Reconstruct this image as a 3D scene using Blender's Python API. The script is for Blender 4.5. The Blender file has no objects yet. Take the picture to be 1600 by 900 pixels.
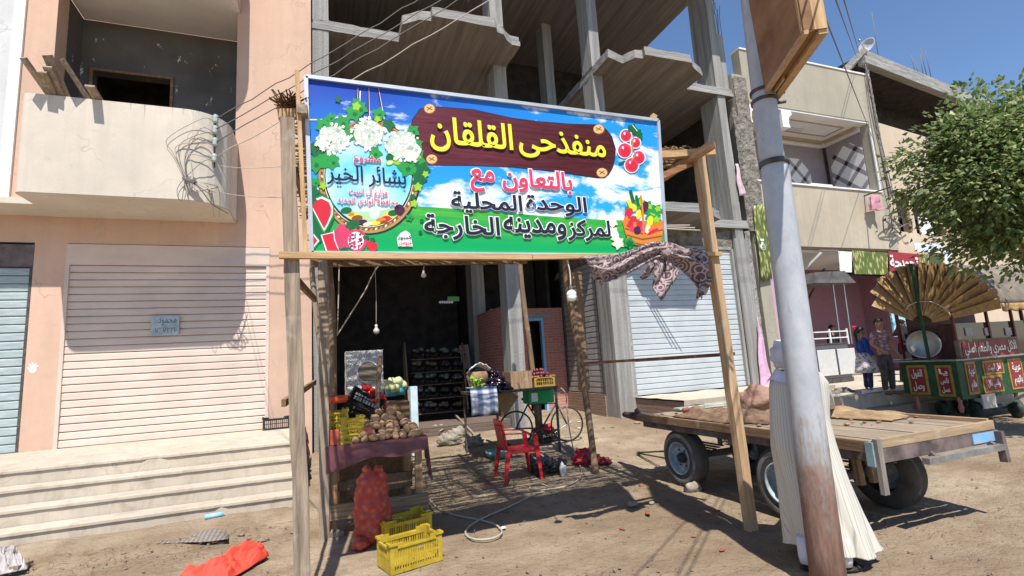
import bpy, math, random
import numpy as np
from mathutils import Vector, Matrix, Euler, noise as mnoise
R = math.radians
random.seed(7)
sc = bpy.context.scene
col = sc.collection

# ------------------------------------------------------------------ camera
FPX, PITCH, ROLL, YAW, EYE = 790.93, 0.148795, -0.062284, 0.365897, 1.65
_cy, _sy = math.cos(YAW), math.sin(YAW)
FW = Vector((_sy*math.cos(PITCH), _cy*math.cos(PITCH), math.sin(PITCH)))
_r0 = Vector((_cy, -_sy, 0)); _u0 = _r0.cross(FW)
RT = _r0*math.cos(ROLL) + _u0*math.sin(ROLL)
UP = -_r0*math.sin(ROLL) + _u0*math.cos(ROLL)
cam = bpy.data.cameras.new('camera'); camo = bpy.data.objects.new('camera', cam); col.objects.link(camo)
cam.sensor_width = 36; cam.lens = 36*FPX/1600; cam.clip_end = 2000; cam.clip_start = .05
camo.matrix_world = Matrix(((RT.x, UP.x, -FW.x, 0), (RT.y, UP.y, -FW.y, 0), (RT.z, UP.z, -FW.z, EYE), (0, 0, 0, 1)))
sc.camera = camo
# ------------------------------------------------------------------ light
SUN_EL, SUN_AZ = 60.0, 192.8          # the sun stands behind the camera, a little to the left
w = bpy.data.worlds.new('World'); sc.world = w; w.use_nodes = True
nt = w.node_tree; bg = nt.nodes['Background']
sky = nt.nodes.new('ShaderNodeTexSky'); sky.sky_type = 'NISHITA'; sky.sun_disc = False
sky.sun_elevation = R(SUN_EL); sky.sun_rotation = R(SUN_AZ); sky.air_density = 1.0; sky.dust_density = .05; sky.ozone_density = 6.0
nt.links.new(sky.outputs[0], bg.inputs[0]); bg.inputs[1].default_value = .112
sl = bpy.data.lights.new('sun', 'SUN'); sl.energy = 4.7; sl.angle = R(.53); sl.color = (1, .955, .88)
so = bpy.data.objects.new('sun', sl); col.objects.link(so)
_az = R(SUN_AZ)
SUND = Vector((-math.sin(_az)*math.cos(R(SUN_EL)), -math.cos(_az)*math.cos(R(SUN_EL)), -math.sin(R(SUN_EL))))
so.rotation_euler = SUND.to_track_quat('-Z', 'Y').to_euler(); so.location = (-5, -20, 40)
vs = sc.view_settings; vs.view_transform = 'Standard'; vs.look = 'None'; vs.gamma = 1; vs.exposure = .58
vs.use_curve_mapping = False
sc.render.engine = 'CYCLES'
sc.cycles.max_bounces = 8; sc.cycles.diffuse_bounces = 5; sc.cycles.use_denoising = True
sc.cycles.sample_clamp_indirect = 6

# ------------------------------------------------------------------ measuring: pixel of the photo -> point in the street
EY = Vector((0, 0, EYE))
def ray(x, y): return RT*((x-800)/FPX) + UP*((450-y)/FPX) + FW
def atZ(x, y, Z): d = ray(x, y); return EY + d*((Z-EYE)/d.z)
def atY(x, y, Y): d = ray(x, y); return EY + d*(Y/d.y)
def atX(x, y, X): d = ray(x, y); return EY + d*(X/d.x)
def sstep(a, b, t):
    t = min(1, max(0, (t-a)/(b-a))); return t*t*(3-2*t)
def gz(x, y):
    return .24*sstep(6.2, 10.6, y) + .10*sstep(10.5, 14, y)
def atG(x, y):
    z = 0
    for i in range(12):
        p = atZ(x, y, z); z = gz(p.x, p.y)
    return p

# ------------------------------------------------------------------ mesh helper
class MB:
    def __init__(s): s.v = []; s.f = []; s.m = []; s.sm = []; s.mi = 0; s.smooth = False; s.u = None
    def add(s, vs, fs, smooth=None):
        b = len(s.v); s.v += [tuple(p) for p in vs]
        for f in fs:
            s.f.append([b+i for i in f]); s.m.append(s.mi); s.sm.append(s.smooth if smooth is None else smooth)
        return s
    def box(s, x0, x1, y0, y1, z0, z1):
        s.add([(x0,y0,z0),(x1,y0,z0),(x1,y1,z0),(x0,y1,z0),(x0,y0,z1),(x1,y0,z1),(x1,y1,z1),(x0,y1,z1)],
              [(0,3,2,1),(4,5,6,7),(0,1,5,4),(1,2,6,5),(2,3,7,6),(3,0,4,7)], False); return s
    def bar(s, p, q, w, h=None, up=(0,0,1), rot=0):
        p, q = Vector(p), Vector(q); h = w if h is None else h
        d = (q-p).normalized(); up = Vector(up)
        if abs(d.dot(up)) > .97: up = Vector((0,1,0))
        a = d.cross(up).normalized(); b = a.cross(d).normalized()
        if rot: a, b = a*math.cos(rot)+b*math.sin(rot), b*math.cos(rot)-a*math.sin(rot)
        a = a*(w/2); b = b*(h/2)
        s.add([p-a-b, p+a-b, p+a+b, p-a+b, q-a-b, q+a-b, q+a+b, q-a+b],
              [(0,3,2,1),(4,5,6,7),(0,1,5,4),(1,2,6,5),(2,3,7,6),(3,0,4,7)], False); return s
    def tube(s, pts, r, n=8, cap=True):
        pts = [Vector(p) for p in pts]; m = len(pts)
        rs = r if isinstance(r, (list, tuple)) else [r]*m
        prev = None; vs = []
        for i, p in enumerate(pts):
            d = (pts[min(i+1, m-1)] - pts[max(i-1, 0)])
            d = d.normalized() if d.length > 1e-9 else Vector((0,0,1))
            if prev is None:
                a = d.cross(Vector((0,0,1)) if abs(d.z) < .95 else Vector((1,0,0))).normalized()
            else:
                a = (prev - d*prev.dot(d))
                a = a.normalized() if a.length > 1e-6 else d.orthogonal().normalized()
            prev = a; b = d.cross(a)
            for k in range(n):
                t = 2*math.pi*k/n
                vs.append(p + (a*math.cos(t)+b*math.sin(t))*rs[i])
        fs = [(i*n+k, i*n+(k+1)%n, (i+1)*n+(k+1)%n, (i+1)*n+k) for i in range(m-1) for k in range(n)]
        b0 = len(s.v)
        s.add(vs, fs, True)
        if cap:
            s.f.append([b0+k for k in reversed(range(n))]); s.m.append(s.mi); s.sm.append(False)
            s.f.append([b0+(m-1)*n+k for k in range(n)]); s.m.append(s.mi); s.sm.append(False)
        return s
    def prism(s, poly, o, ux, uy, depth):
        """poly of 2-D points in the plane o + ux*a + uy*b, pushed by the vector depth"""
        o, ux, uy, depth = Vector(o), Vector(ux), Vector(uy), Vector(depth); n = len(poly)
        A = [o+ux*a+uy*b for a, b in poly]; B = [p+depth for p in A]
        flip = ux.cross(uy).dot(depth) > 0
        f = [tuple(reversed(range(n))), tuple(range(n, 2*n))] + [(i, (i+1) % n, n+(i+1) % n, n+i) for i in range(n)]
        if not flip: f = [tuple(reversed(q)) for q in f]
        s.add(A+B, f, False); return s
    def lathe(s, prof, c=(0,0,0), ax=(0,0,1), n=20, smooth=True, fn=None):
        ax = Vector(ax).normalized(); a = ax.orthogonal().normalized(); b = ax.cross(a); c = Vector(c); vs = []
        for i, (r, h) in enumerate(prof):
            for k in range(n):
                t = 2*math.pi*k/n; rr = r if fn is None else fn(r, h, t)
                vs.append(c + ax*h + (a*math.cos(t)+b*math.sin(t))*rr)
        m = len(prof)
        s.add(vs, [(i*n+k, i*n+(k+1)%n, (i+1)*n+(k+1)%n, (i+1)*n+k) for i in range(m-1) for k in range(n)], smooth); return s
    def ball(s, c, r, n=10, m=7, sq=(1,1,1), rot=None, bump=0, seed=0, bf=3.0):
        vs = []; c = Vector(c)
        for i in range(m+1):
            th = math.pi*i/m
            for k in range(n):
                ph = 2*math.pi*k/n
                d = Vector((math.sin(th)*math.cos(ph), math.sin(th)*math.sin(ph), math.cos(th)))
                q = r*(1+(bump*mnoise.noise(d*bf*.5+Vector((seed*3.1, seed*1.7, seed))) if bump else 0))
                d = Vector((d.x*sq[0]*q, d.y*sq[1]*q, d.z*sq[2]*q))
                if rot: d = rot @ d
                vs.append(c+d)
        s.add(vs, [(i*n+k, (i+1)*n+k, (i+1)*n+(k+1)%n, i*n+(k+1)%n) for i in range(m) for k in range(n)], True); return s
    def grid(s, fn, nu, nv, smooth=True):
        vs = [fn(i/nu, j/nv) for j in range(nv+1) for i in range(nu+1)]
        s.add(vs, [(j*(nu+1)+i, j*(nu+1)+i+1, (j+1)*(nu+1)+i+1, (j+1)*(nu+1)+i) for j in range(nv) for i in range(nu)], smooth); return s
    def mesh(s, name, mats, off=Vector((0,0,0))):
        me = bpy.data.meshes.new(name)
        me.from_pydata([(p[0]-off.x, p[1]-off.y, p[2]-off.z) for p in s.v], [], s.f)
        for m_ in (mats if isinstance(mats, (list, tuple)) else [mats]): me.materials.append(m_)
        me.polygons.foreach_set('material_index', s.m); me.polygons.foreach_set('use_smooth', s.sm)
        me.validate(clean_customdata=False); me.update(); return me
    def build(s, name, mats, parent=None, bevel=0, solid=0, origin=None):
        if parent is not None: off = worigin(parent)
        elif origin is not None: off = Vector(origin)
        elif s.v:
            a = np.array(s.v); off = Vector(((a[:,0].min()+a[:,0].max())/2, (a[:,1].min()+a[:,1].max())/2, a[:,2].min()))
        else: off = Vector((0,0,0))
        o = bpy.data.objects.new(name, s.mesh(name, mats, off)); col.objects.link(o)
        if parent is not None: o.parent = parent
        else: o.location = off
        if solid:
            md = o.modifiers.new('s', 'SOLIDIFY'); md.thickness = solid; md.offset = 0
        if bevel:
            md = o.modifiers.new('b', 'BEVEL'); md.width = bevel; md.segments = 2; md.limit_method = 'ANGLE'; md.angle_limit = R(40)
        return o
def worigin(o):
    v = Vector((0,0,0))
    while o is not None: v = v + o.location; o = o.parent
    return v
def tag(o, label, cat, group=None):
    o['label'] = label; o['category'] = cat
    if group: o['group'] = group
    return o
def thing(name, label, cat, loc=(0,0,0), group=None):
    o = bpy.data.objects.new(name, None); o.empty_display_size = .2; col.objects.link(o); o.location = loc
    return tag(o, label, cat, group)
def struct(o, kind='structure'): o['kind'] = kind; return o
def dup(root, loc, rot=None, label=None, scale=None):
    def rec(o, par):
        c = o.copy(); col.objects.link(c)
        if par is not None: c.parent = par
        for ch in o.children: rec(ch, c)
        return c
    r = rec(root, None); r.location = loc
    if rot is not None: r.rotation_euler = rot
    if scale is not None: r.scale = scale if isinstance(scale, (tuple, list)) else (scale,)*3
    if label: r['label'] = label
    return r
def poly_circle(r, n=24, cx=0, cy=0, a0=0, a1=360, ry=None):
    ry = r if ry is None else ry
    return [(cx+r*math.cos(R(a0+(a1-a0)*i/n)), cy+ry*math.sin(R(a0+(a1-a0)*i/n))) for i in range(n if a1-a0 >= 360 else n+1)]
def catenary(p, q, sag, n=16):
    p, q = Vector(p), Vector(q)
    return [p.lerp(q, i/n) - Vector((0,0,1))*sag*4*(i/n)*(1-i/n) for i in range(n+1)]
def smooth_path(pts, k=6):
    pts = [Vector(p) for p in pts]; out = []
    for i in range(len(pts)-1):
        p0, p1, p2, p3 = pts[max(i-1,0)], pts[i], pts[i+1], pts[min(i+2, len(pts)-1)]
        for j in range(k):
            t = j/k
            out.append(.5*((2*p1)+(-p0+p2)*t+(2*p0-5*p1+4*p2-p3)*t*t+(-p0+3*p1-3*p2+p3)*t**3))
    return out+[pts[-1]]

# ------------------------------------------------------------------ materials
class NT:
    def __init__(s, name):
        s.mat = bpy.data.materials.new(name); s.mat.use_nodes = True; s.t = s.mat.node_tree; s.n = s.t.nodes
        s.b = s.n['Principled BSDF']; s.tc = s.n.new('ShaderNodeTexCoord')
    def new(s, ty, **kw):
        n = s.n.new(ty)
        for k, v in kw.items(): setattr(n, k, v)
        return n
    def link(s, a, b): s.t.links.new(a, b)
    def inp(s, sock, v):
        if isinstance(v, bpy.types.NodeSocket): s.link(v, sock)
        else: sock.default_value = v
    def math(s, op, a, b=None, c=None):
        n = s.new('ShaderNodeMath', operation=op); s.inp(n.inputs[0], a)
        if b is not None: s.inp(n.inputs[1], b)
        if c is not None: s.inp(n.inputs[2], c)
        return n.outputs[0]
    def mapping(s, scale=(1,1,1), rot=(0,0,0), loc=(0,0,0), src='Object'):
        n = s.new('ShaderNodeMapping'); s.link(s.tc.outputs[src], n.inputs[0])
        n.inputs['Scale'].default_value = scale; n.inputs['Rotation'].default_value = rot; n.inputs['Location'].default_value = loc
        return n.outputs[0]
    def noise(s, vec, scale, detail=4, rough=.55, dist=0):
        n = s.new('ShaderNodeTexNoise'); s.link(vec, n.inputs['Vector']); n.inputs['Scale'].default_value = scale
        n.inputs['Detail'].default_value = detail; n.inputs['Roughness'].default_value = rough; n.inputs['Distortion'].default_value = dist
        return n.outputs[0]
    def ramp(s, fac, stops):
        n = s.new('ShaderNodeValToRGB'); s.inp(n.inputs[0], fac); e = n.color_ramp.elements
        while len(e) < len(stops): e.new(.5)
        for i, (p, c) in enumerate(stops):
            e[i].position = p; e[i].color = (c, c, c, 1) if isinstance(c, (int, float)) else (*c[:3], 1)
        return n.outputs[0]
    def mix(s, fac, a, b, mode='MIX'):
        n = s.new('ShaderNodeMix', data_type='RGBA', blend_type=mode); s.inp(n.inputs[0], fac)
        for i, v in ((6, a), (7, b)):
            if isinstance(v, (tuple, list)): v = (*v[:3], 1)
            s.inp(n.inputs[i], v)
        return n.outputs[2]
    def bump(s, h, strength=.3, dist=.02):
        n = s.new('ShaderNodeBump'); s.link(h, n.inputs['Height']); n.inputs['Strength'].default_value = strength
        n.inputs['Distance'].default_value = dist; s.link(n.outputs[0], s.b.inputs['Normal'])
    def sep(s, vec):
        n = s.new('ShaderNodeSeparateXYZ'); s.link(vec, n.inputs[0]); return n.outputs
    def done(s, colr, rough=.8, metal=0, spec=.3):
        s.inp(s.b.inputs['Base Color'], (*colr[:3], 1) if isinstance(colr, (tuple, list)) else colr)
        s.inp(s.b.inputs['Roughness'], rough); s.b.inputs['Metallic'].default_value = metal
        s.b.inputs['Specular IOR Level'].default_value = spec
        return s.mat
def mul(c, k): return tuple(min(1, x*k) for x in c)
def mat(name, c, rough=.8, var=.18, scale=6, bump=.15, bs=40, c2=None, metal=0, spec=.3, stretch=(1,1,1), bd=.01, patch=0):
    n = NT(name); v = n.mapping(stretch)
    f = n.noise(v, scale, 5, .6)
    c2 = c2 or mul(c, 1-2*var)
    k = n.mix(n.ramp(f, [(.3, 0.), (.7, 1.)]), c2, mul(c, 1+var*.5))
    if patch:
        g = n.ramp(n.noise(n.mapping(), scale*.17+.15, 3, .6), [(.45, 0.), (.62, 1.)])
        k = n.mix(n.math('MULTIPLY', g, patch), k, mul(c, .55))
    if bump: n.bump(n.noise(v, bs, 4, .6), bump, bd)
    return n.done(k, rough, metal, spec)
def flat(name, c, rough=.7, spec=.3, metal=0): return mat(name, c, rough, .06, 9, 0, metal=metal, spec=spec)
# ------------------------------------------------------------------ palette
def m_stucco(name, c, streak=.35, dirt=.38, drip=None):
    n = NT(name); streak = min(.8, streak*1.6)
    big = n.ramp(n.noise(n.mapping(), .55, 5, .6), [(.35, 0.), (.7, 1.)])
    crk = n.new('ShaderNodeTexVoronoi', feature='DISTANCE_TO_EDGE'); wv = n.new('ShaderNodeVectorMath', operation='ADD'); nz = n.new('ShaderNodeTexNoise'); n.link(n.mapping(), nz.inputs['Vector']); nz.inputs['Scale'].default_value = 2.5; n.link(n.mapping(), wv.inputs[0]); n.link(nz.outputs['Color'], wv.inputs[1]); n.link(wv.outputs[0], crk.inputs['Vector']); crk.inputs['Scale'].default_value = .7
    crack = n.math('MULTIPLY', n.ramp(crk.outputs[0], [(.0, 1.), (.006, 0.)]), n.ramp(n.noise(n.mapping(), 1.1, 3), [(.5, 0.), (.6, .55)]))
    fine = n.noise(n.mapping(), 38, 4, .7)
    st = n.ramp(n.noise(n.mapping((5, 5, .35)), 1.3, 5, .65), [(.45, 0.), (.8, 1.)])
    k = n.mix(big, mul(c, .82), mul(c, 1.04)); pt = n.ramp(n.noise(n.mapping((1, 1, 1), (0, 0, 0), (3, 1, 7)), 2.4, 6, .7, .6), [(.56, 0.), (.60, 1.)]); k = n.mix(n.math('MULTIPLY', pt, .22), k, mul((c[0]*.97, c[1], c[2]*1.05), .78))
    k = n.mix(n.math('MULTIPLY', st, streak), k, mul(c, .70))
    k = n.mix(n.math('MULTIPLY', n.ramp(fine, [(.4, 0.), (.75, 1.)]), .22), k, mul(c, .72)); k = n.mix(crack, k, mul(c, .35)); ds = n.ramp(n.noise(n.mapping((1.2, 1.2, .8), (0, 0, 0), (9, 4, 2)), 3.3, 7, .75, .8), [(.60-.1*(dirt > .5), 0.), (.74, dirt)]); k = n.mix(ds, k, (.27, .21, .155))
    if drip:      # rusty runs below the top edge
        sz = n.sep(n.tc.outputs['Object'])[2]; dn = n.noise(n.mapping((9, 9, .12)), 3.2, 4, .7); dm = n.ramp(n.math('ADD', dn, n.math('MULTIPLY', n.math('SUBTRACT', sz, drip), .55)), [(.55, 0.), (.66, .6)]); k = n.mix(dm, k, (.20, .165, .13))
    n.bump(n.math('ADD', n.math('MULTIPLY', fine, .6), n.noise(n.mapping(), 9, 4)), .25, .012)
    return n.done(k, .9, 0, .15)
def m_board(name, c, stretch, freq=7.0, bumps=.6):
    """concrete that kept the marks of its form boards; stretch is short along the boards"""
    n = NT(name); v = n.mapping(stretch)
    lines = n.noise(v, freq, 3, .6); lines2 = n.noise(v, freq*3.3, 3, .6)
    bl = n.noise(n.mapping(), .9, 5, .6)
    k = n.mix(n.ramp(lines, [(.35, 0.), (.65, 1.)]), mul(c, .68), mul(c, 1.12))
    k = n.mix(n.math('MULTIPLY', n.ramp(lines2, [(.52, 0.), (.62, 1.)]), .35), k, mul(c, .5))
    k = n.mix(n.math('MULTIPLY', n.ramp(bl, [(.4, 0.), (.7, 1.)]), .45), k, mul((c[0]*1.05, c[1]*.97, c[2]*.88), .8))
    n.bump(n.math('ADD', lines, n.math('MULTIPLY', n.noise(n.mapping(), 30, 4, .7), .45)), bumps, .03)
    return n.done(k, .92, 0, .15)
def m_brick(name, c1, c2, mortar, plane='XZ', bw=.25, bh=.075, size=.012):
    n = NT(name); s = n.sep(n.tc.outputs['Object']); cb = n.new('ShaderNodeCombineXYZ')
    wob = n.math('MULTIPLY', n.noise(n.mapping(), 3, 3), .035)
    n.link(s[0] if plane[0] == 'X' else s[1], cb.inputs[0]); n.link(n.math('ADD', s[2], wob), cb.inputs[1])
    b = n.new('ShaderNodeTexBrick'); n.link(cb.outputs[0], b.inputs['Vector']); b.inputs['Scale'].default_value = 1
    b.inputs['Brick Width'].default_value = bw; b.inputs['Row Height'].default_value = bh; b.inputs['Mortar Size'].default_value = size
    b.inputs['Color1'].default_value = (*c1, 1); b.inputs['Color2'].default_value = (*c2, 1); b.inputs['Mortar'].default_value = (*mortar, 1)
    b.inputs['Mortar Smooth'].default_value = .3; b.inputs['Bias'].default_value = .1
    k = n.mix(n.math('MULTIPLY', n.ramp(n.noise(n.mapping(), 7, 5, .7), [(.45, 0.), (.7, 1.)]), .5), b.outputs[0], mortar)
    n.bump(n.math('SUBTRACT', n.math('MULTIPLY', n.noise(n.mapping(), 25, 3), .5), b.outputs[1]), .6, .02)
    return n.done(k, .92, 0, .15)
def m_wood(name, c, along='z', var=.3):
    st = {'x': (.35, 6, 6), 'y': (6, .35, 6), 'z': (6, 6, .35)}[along]
    n = NT(name); v = n.mapping(st)
    g = n.noise(v, 5, 6, .65, .6); g2 = n.noise(v, 22, 3, .6)
    k = n.mix(n.ramp(g, [(.3, 0.), (.7, 1.)]), mul(c, 1-2*var), mul(c, 1.12))
    k = n.mix(n.math('MULTIPLY', n.ramp(g2, [(.55, 0.), (.7, 1.)]), .4), k, mul(c, .45))
    k = n.mix(n.math('MULTIPLY', n.ramp(n.noise(n.mapping(), 6, 3), [(.6, 0.), (.75, 1.)]), .4), k, (.5, .46, .4))
    n.bump(n.math('ADD', g, g2), .4, .006)
    return n.done(k, .85, 0, .2)
def m_sand():
    n = NT('sand')
    a = n.noise(n.mapping(), .35, 6, .62); b = n.noise(n.mapping(), 2.6, 6, .65); c = n.noise(n.mapping(), 26, 5, .7); d = n.noise(n.mapping(), 120, 3, .7)
    k = n.mix(n.ramp(a, [(.38, 0.), (.62, 1.)]), (.265, .195, .130), (.42, .335, .240))
    k = n.mix(n.math('MULTIPLY', n.ramp(b, [(.46, 0.), (.66, 1.)]), .75), k, (.225, .160, .105))
    k = n.mix(n.math('MULTIPLY', n.ramp(c, [(.5, 0.), (.7, 1.)]), .4), k, (.185, .130, .085))
    k = n.mix(n.math('MULTIPLY', n.ramp(d, [(.62, 0.), (.7, 1.)]), .45), k, (.48, .40, .30))
    tr = n.noise(n.mapping((.30, 1.9, 1), (0, 0, R(-14))), 2.2, 4, .6); k = n.mix(n.math('MULTIPLY', n.ramp(tr, [(.50, 0.), (.68, 1.)]), .22), k, (.21, .155, .105)); h = n.math('ADD', n.math('ADD', n.math('MULTIPLY', b, 1.5), n.math('MULTIPLY', tr, .35)), n.math('ADD', n.math('MULTIPLY', c, .5), n.math('MULTIPLY', d, .16)))
    n.bump(h, 1.0, .05)
    return n.done(k, .95, 0, .1)
M = {}
M['sand'] = m_sand()
M['pink'] = m_stucco('pink stucco', (.645, .44, .33), .22)
M['cream'] = m_stucco('cream plaster', (.66, .585, .49), .3)
M['white_plaster'] = m_stucco('white plaster', (.82, .80, .77), .08)
M['pale_grey'] = m_stucco('pale grey plaster', (.62, .62, .61), .2)
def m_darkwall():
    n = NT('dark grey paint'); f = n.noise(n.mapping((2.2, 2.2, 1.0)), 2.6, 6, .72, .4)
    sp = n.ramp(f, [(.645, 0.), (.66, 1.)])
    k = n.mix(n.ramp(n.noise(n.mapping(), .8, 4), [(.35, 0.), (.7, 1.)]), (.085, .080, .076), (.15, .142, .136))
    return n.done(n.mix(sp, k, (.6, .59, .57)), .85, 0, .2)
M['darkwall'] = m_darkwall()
M['stone'] = mat('dark marble', (.16, .12, .11), .4, .45, 4, .05, c2=(.06, .045, .04))
M['step'] = m_stucco('step cement', (.545, .475, .385), .5, .75)
M['beige_metal'] = mat('beige shutter paint', (.655, .53, .45), .55, .08, 1.2, .05, 6, stretch=(1, 1, 2), patch=.22, bd=.03)
M['blue_metal'] = mat('grey blue shutter paint', (.40, .47, .475), .45, .16, 5, .05, 30, stretch=(1, 1, 8), patch=.25)
M['grey_metal'] = mat('pale shutter paint', (.50, .545, .57), .45, .07, 2, .03, 30, patch=.15)
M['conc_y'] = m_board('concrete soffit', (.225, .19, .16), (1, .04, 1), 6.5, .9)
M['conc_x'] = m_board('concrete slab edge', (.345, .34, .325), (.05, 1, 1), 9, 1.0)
M['conc_z'] = m_board('concrete column', (.335, .33, .315), (1, 1, .04), 8, 1.0)
M['conc_rough'] = mat('rough render', (.26, .235, .20), .95, .3, 5, .9, 14, bd=.05)
M['shade_dark'] = mat('shade dark plaster', (.05, .042, .037), .95, .3, 3, .3, 20)  # near-black base colour paints shade into inner walls and the roof soffit
M['brick_x'] = m_brick('red brick', (.56, .21, .155), (.45, .16, .12), (.42, .31, .26))
M['brick_y'] = m_brick('red brick side', (.44, .155, .11), (.34, .115, .08), (.34, .25, .2), 'YZ')
M['brick_old_y'] = m_brick('weathered brick side', (.33, .20, .155), (.26, .155, .12), (.28, .235, .19), 'YZ')
M['brick_old_x'] = m_brick('weathered brick', (.33, .20, .155), (.26, .155, .12), (.28, .235, .19), 'XZ')
M['wood_grey'] = m_wood('weathered wood', (.37, .285, .21), 'z', .34)
M['wood_grey_y'] = m_wood('weathered wood lying', (.38, .29, .21), 'y')
M['wood_new'] = m_wood('new pine', (.56, .36, .19), 'z', .2)
M['wood_new_x'] = m_wood('new pine rail', (.56, .36, .19), 'x', .2)
M['wood_new_y'] = m_wood('new pine beam', (.50, .32, .18), 'y', .2)
M['wood_brown'] = m_wood('brown wood', (.25, .15, .085), 'y', .25)
M['wood_brown_z'] = m_wood('brown bark pole', (.27, .18, .115), 'z', .3)
M['reed'] = mat('dry reed', (.36, .235, .13), .9, .35, 20, .2, 60, stretch=(1, .1, 1))
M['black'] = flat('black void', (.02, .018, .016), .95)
M['steel'] = flat('steel', (.5, .5, .5), .35, .5, .9)
M['dark_steel'] = mat('dark steel', (.10, .085, .08), .6, .3, 12, .1)
M['white'] = flat('white paint', (.78, .78, .76), .5)
M['red_paint'] = flat('red paint', (.42, .05, .04), .5)
M['wire'] = flat('wire', (.17, .15, .14), .6)
M['wire_pale'] = flat('pale wire', (.5, .44, .36), .6)

# ------------------------------------------------------------------ ground
def build_ground():
    def axis(lo, hi, a, b, fine, coarse):
        out = [lo]; x = lo
        while x < hi:
            x += fine if a <= x <= b else coarse
            out.append(min(x, hi))
        return out
    xs = [-300, -150, -80, -40, -20] + axis(-9, 19, -4, 8, .06, .4) + [25, 40, 80, 150, 300]
    ys = [-60, -20, -5] + axis(-1, 16, 2.2, 9.5, .06, .4) + [20, 40, 80, 160, 300]
    rnd = random.Random(33); dents = [(rnd.uniform(-3.6, 8), rnd.uniform(2.4, 9), rnd.uniform(.07, .14), rnd.uniform(.35, .6), rnd.uniform(0, 3.14), rnd.uniform(.008, .02)) for i in range(260)]
    def dent(x, y):
        d = 0
        for cx, cy_, a, k, t_, h_ in dents:
            dx, dy = x-cx, y-cy_
            if abs(dx) > .4 or abs(dy) > .4: continue
            u = (dx*math.cos(t_)+dy*math.sin(t_))/a; v = (-dx*math.sin(t_)+dy*math.cos(t_))/(a*k); q = u*u+v*v
            if q < 5: d += h_*(-math.exp(-q*1.6)+.45*math.exp(-(math.sqrt(q)-1.35)**2*6))
        return d
    def ruts(x, y):
        r_ = 0
        for a, b, wd, h_ in ((6.35, -.03, .11, .020), (5.75, -.02, .10, .016), (6.62, -.05, .08, .012)):      # wheel tracks along the steps
            r_ -= h_*math.exp(-((y-a-b*x-.05*math.sin(x*1.3+a))/wd)**2)*sstep(1.0, -.2, x)
        for a, b, wd, h_ in ((3.4, .22, .12, .02), (2.7, .24, .12, .02)): r_ -= h_*math.exp(-((y-a-b*(x-6)-.06*math.sin(x))/wd)**2)*sstep(5.2, 6.5, x)
        return r_
    vs = []; fs = []
    for y in ys:
        for x in xs:
            z = gz(x, y)
            if -10 < x < 20 and -2 < y < 17:
                z += .022*mnoise.noise(Vector((x*.9, y*.9, 0))) + .013*mnoise.noise(Vector((x*3.1, y*3.1, 5))) + .008*mnoise.noise(Vector((x*8, y*8, 9))) + .004*mnoise.noise(Vector((x*17, y*17, 2)))
                if -4 < x < 8.1 and 2.2 < y < 9.5: z += dent(x, y)+ruts(x, y)
                z += .075*math.exp(-((y-7.0)/.33)**2)*sstep(.5, -.4, x)*(.8+.5*mnoise.noise(Vector((x*1.5, y*3, 3))))   # drift against the steps
            vs.append((x, y, z))
    nx = len(xs)
    for j in range(len(ys)-1):
        for i in range(nx-1): fs.append((j*nx+i, j*nx+i+1, (j+1)*nx+i+1, (j+1)*nx+i))
    mb = MB(); mb.add(vs, fs, True)
    struct(mb.build('ground', M['sand'], origin=(0, 0, 0)))
build_ground()

def shutter(name, a, b, z0, z1, n, m, parent, fn, depth=.021, label=None):
    """roller shutter: rounded slats with a dark seam; fn(u, d, z) puts a point on the wall"""
    mb = MB(); prof = []
    h = (z1-z0)/n
    for i in range(n):
        for t, d in ((0, -.8), (.04, .8), (.10, 1.), (.80, .85), (.915, .5), (.935, -.8)): prof.append((z0+(i+t)*h, d*depth))
    prof.append((z1, 0))
    K = 16; vs = []
    for z, d in prof:
        for k in range(K+1):
            u = a+(b-a)*k/K; q = Vector((u*1.1, z*1.4, a)); vs.append(fn(u, d+.010*mnoise.noise(q)+.004*mnoise.noise(q*3.1), z+.004*mnoise.noise(Vector((u*.8, z*9, b)))))
    mb.add(vs, [(i*(K+1)+k, i*(K+1)+k+1, (i+1)*(K+1)+k+1, (i+1)*(K+1)+k) for i in range(len(prof)-1) for k in range(K)], False)
    o = mb.build(name, m, parent)
    if label: o['label'] = label
    return o

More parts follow.
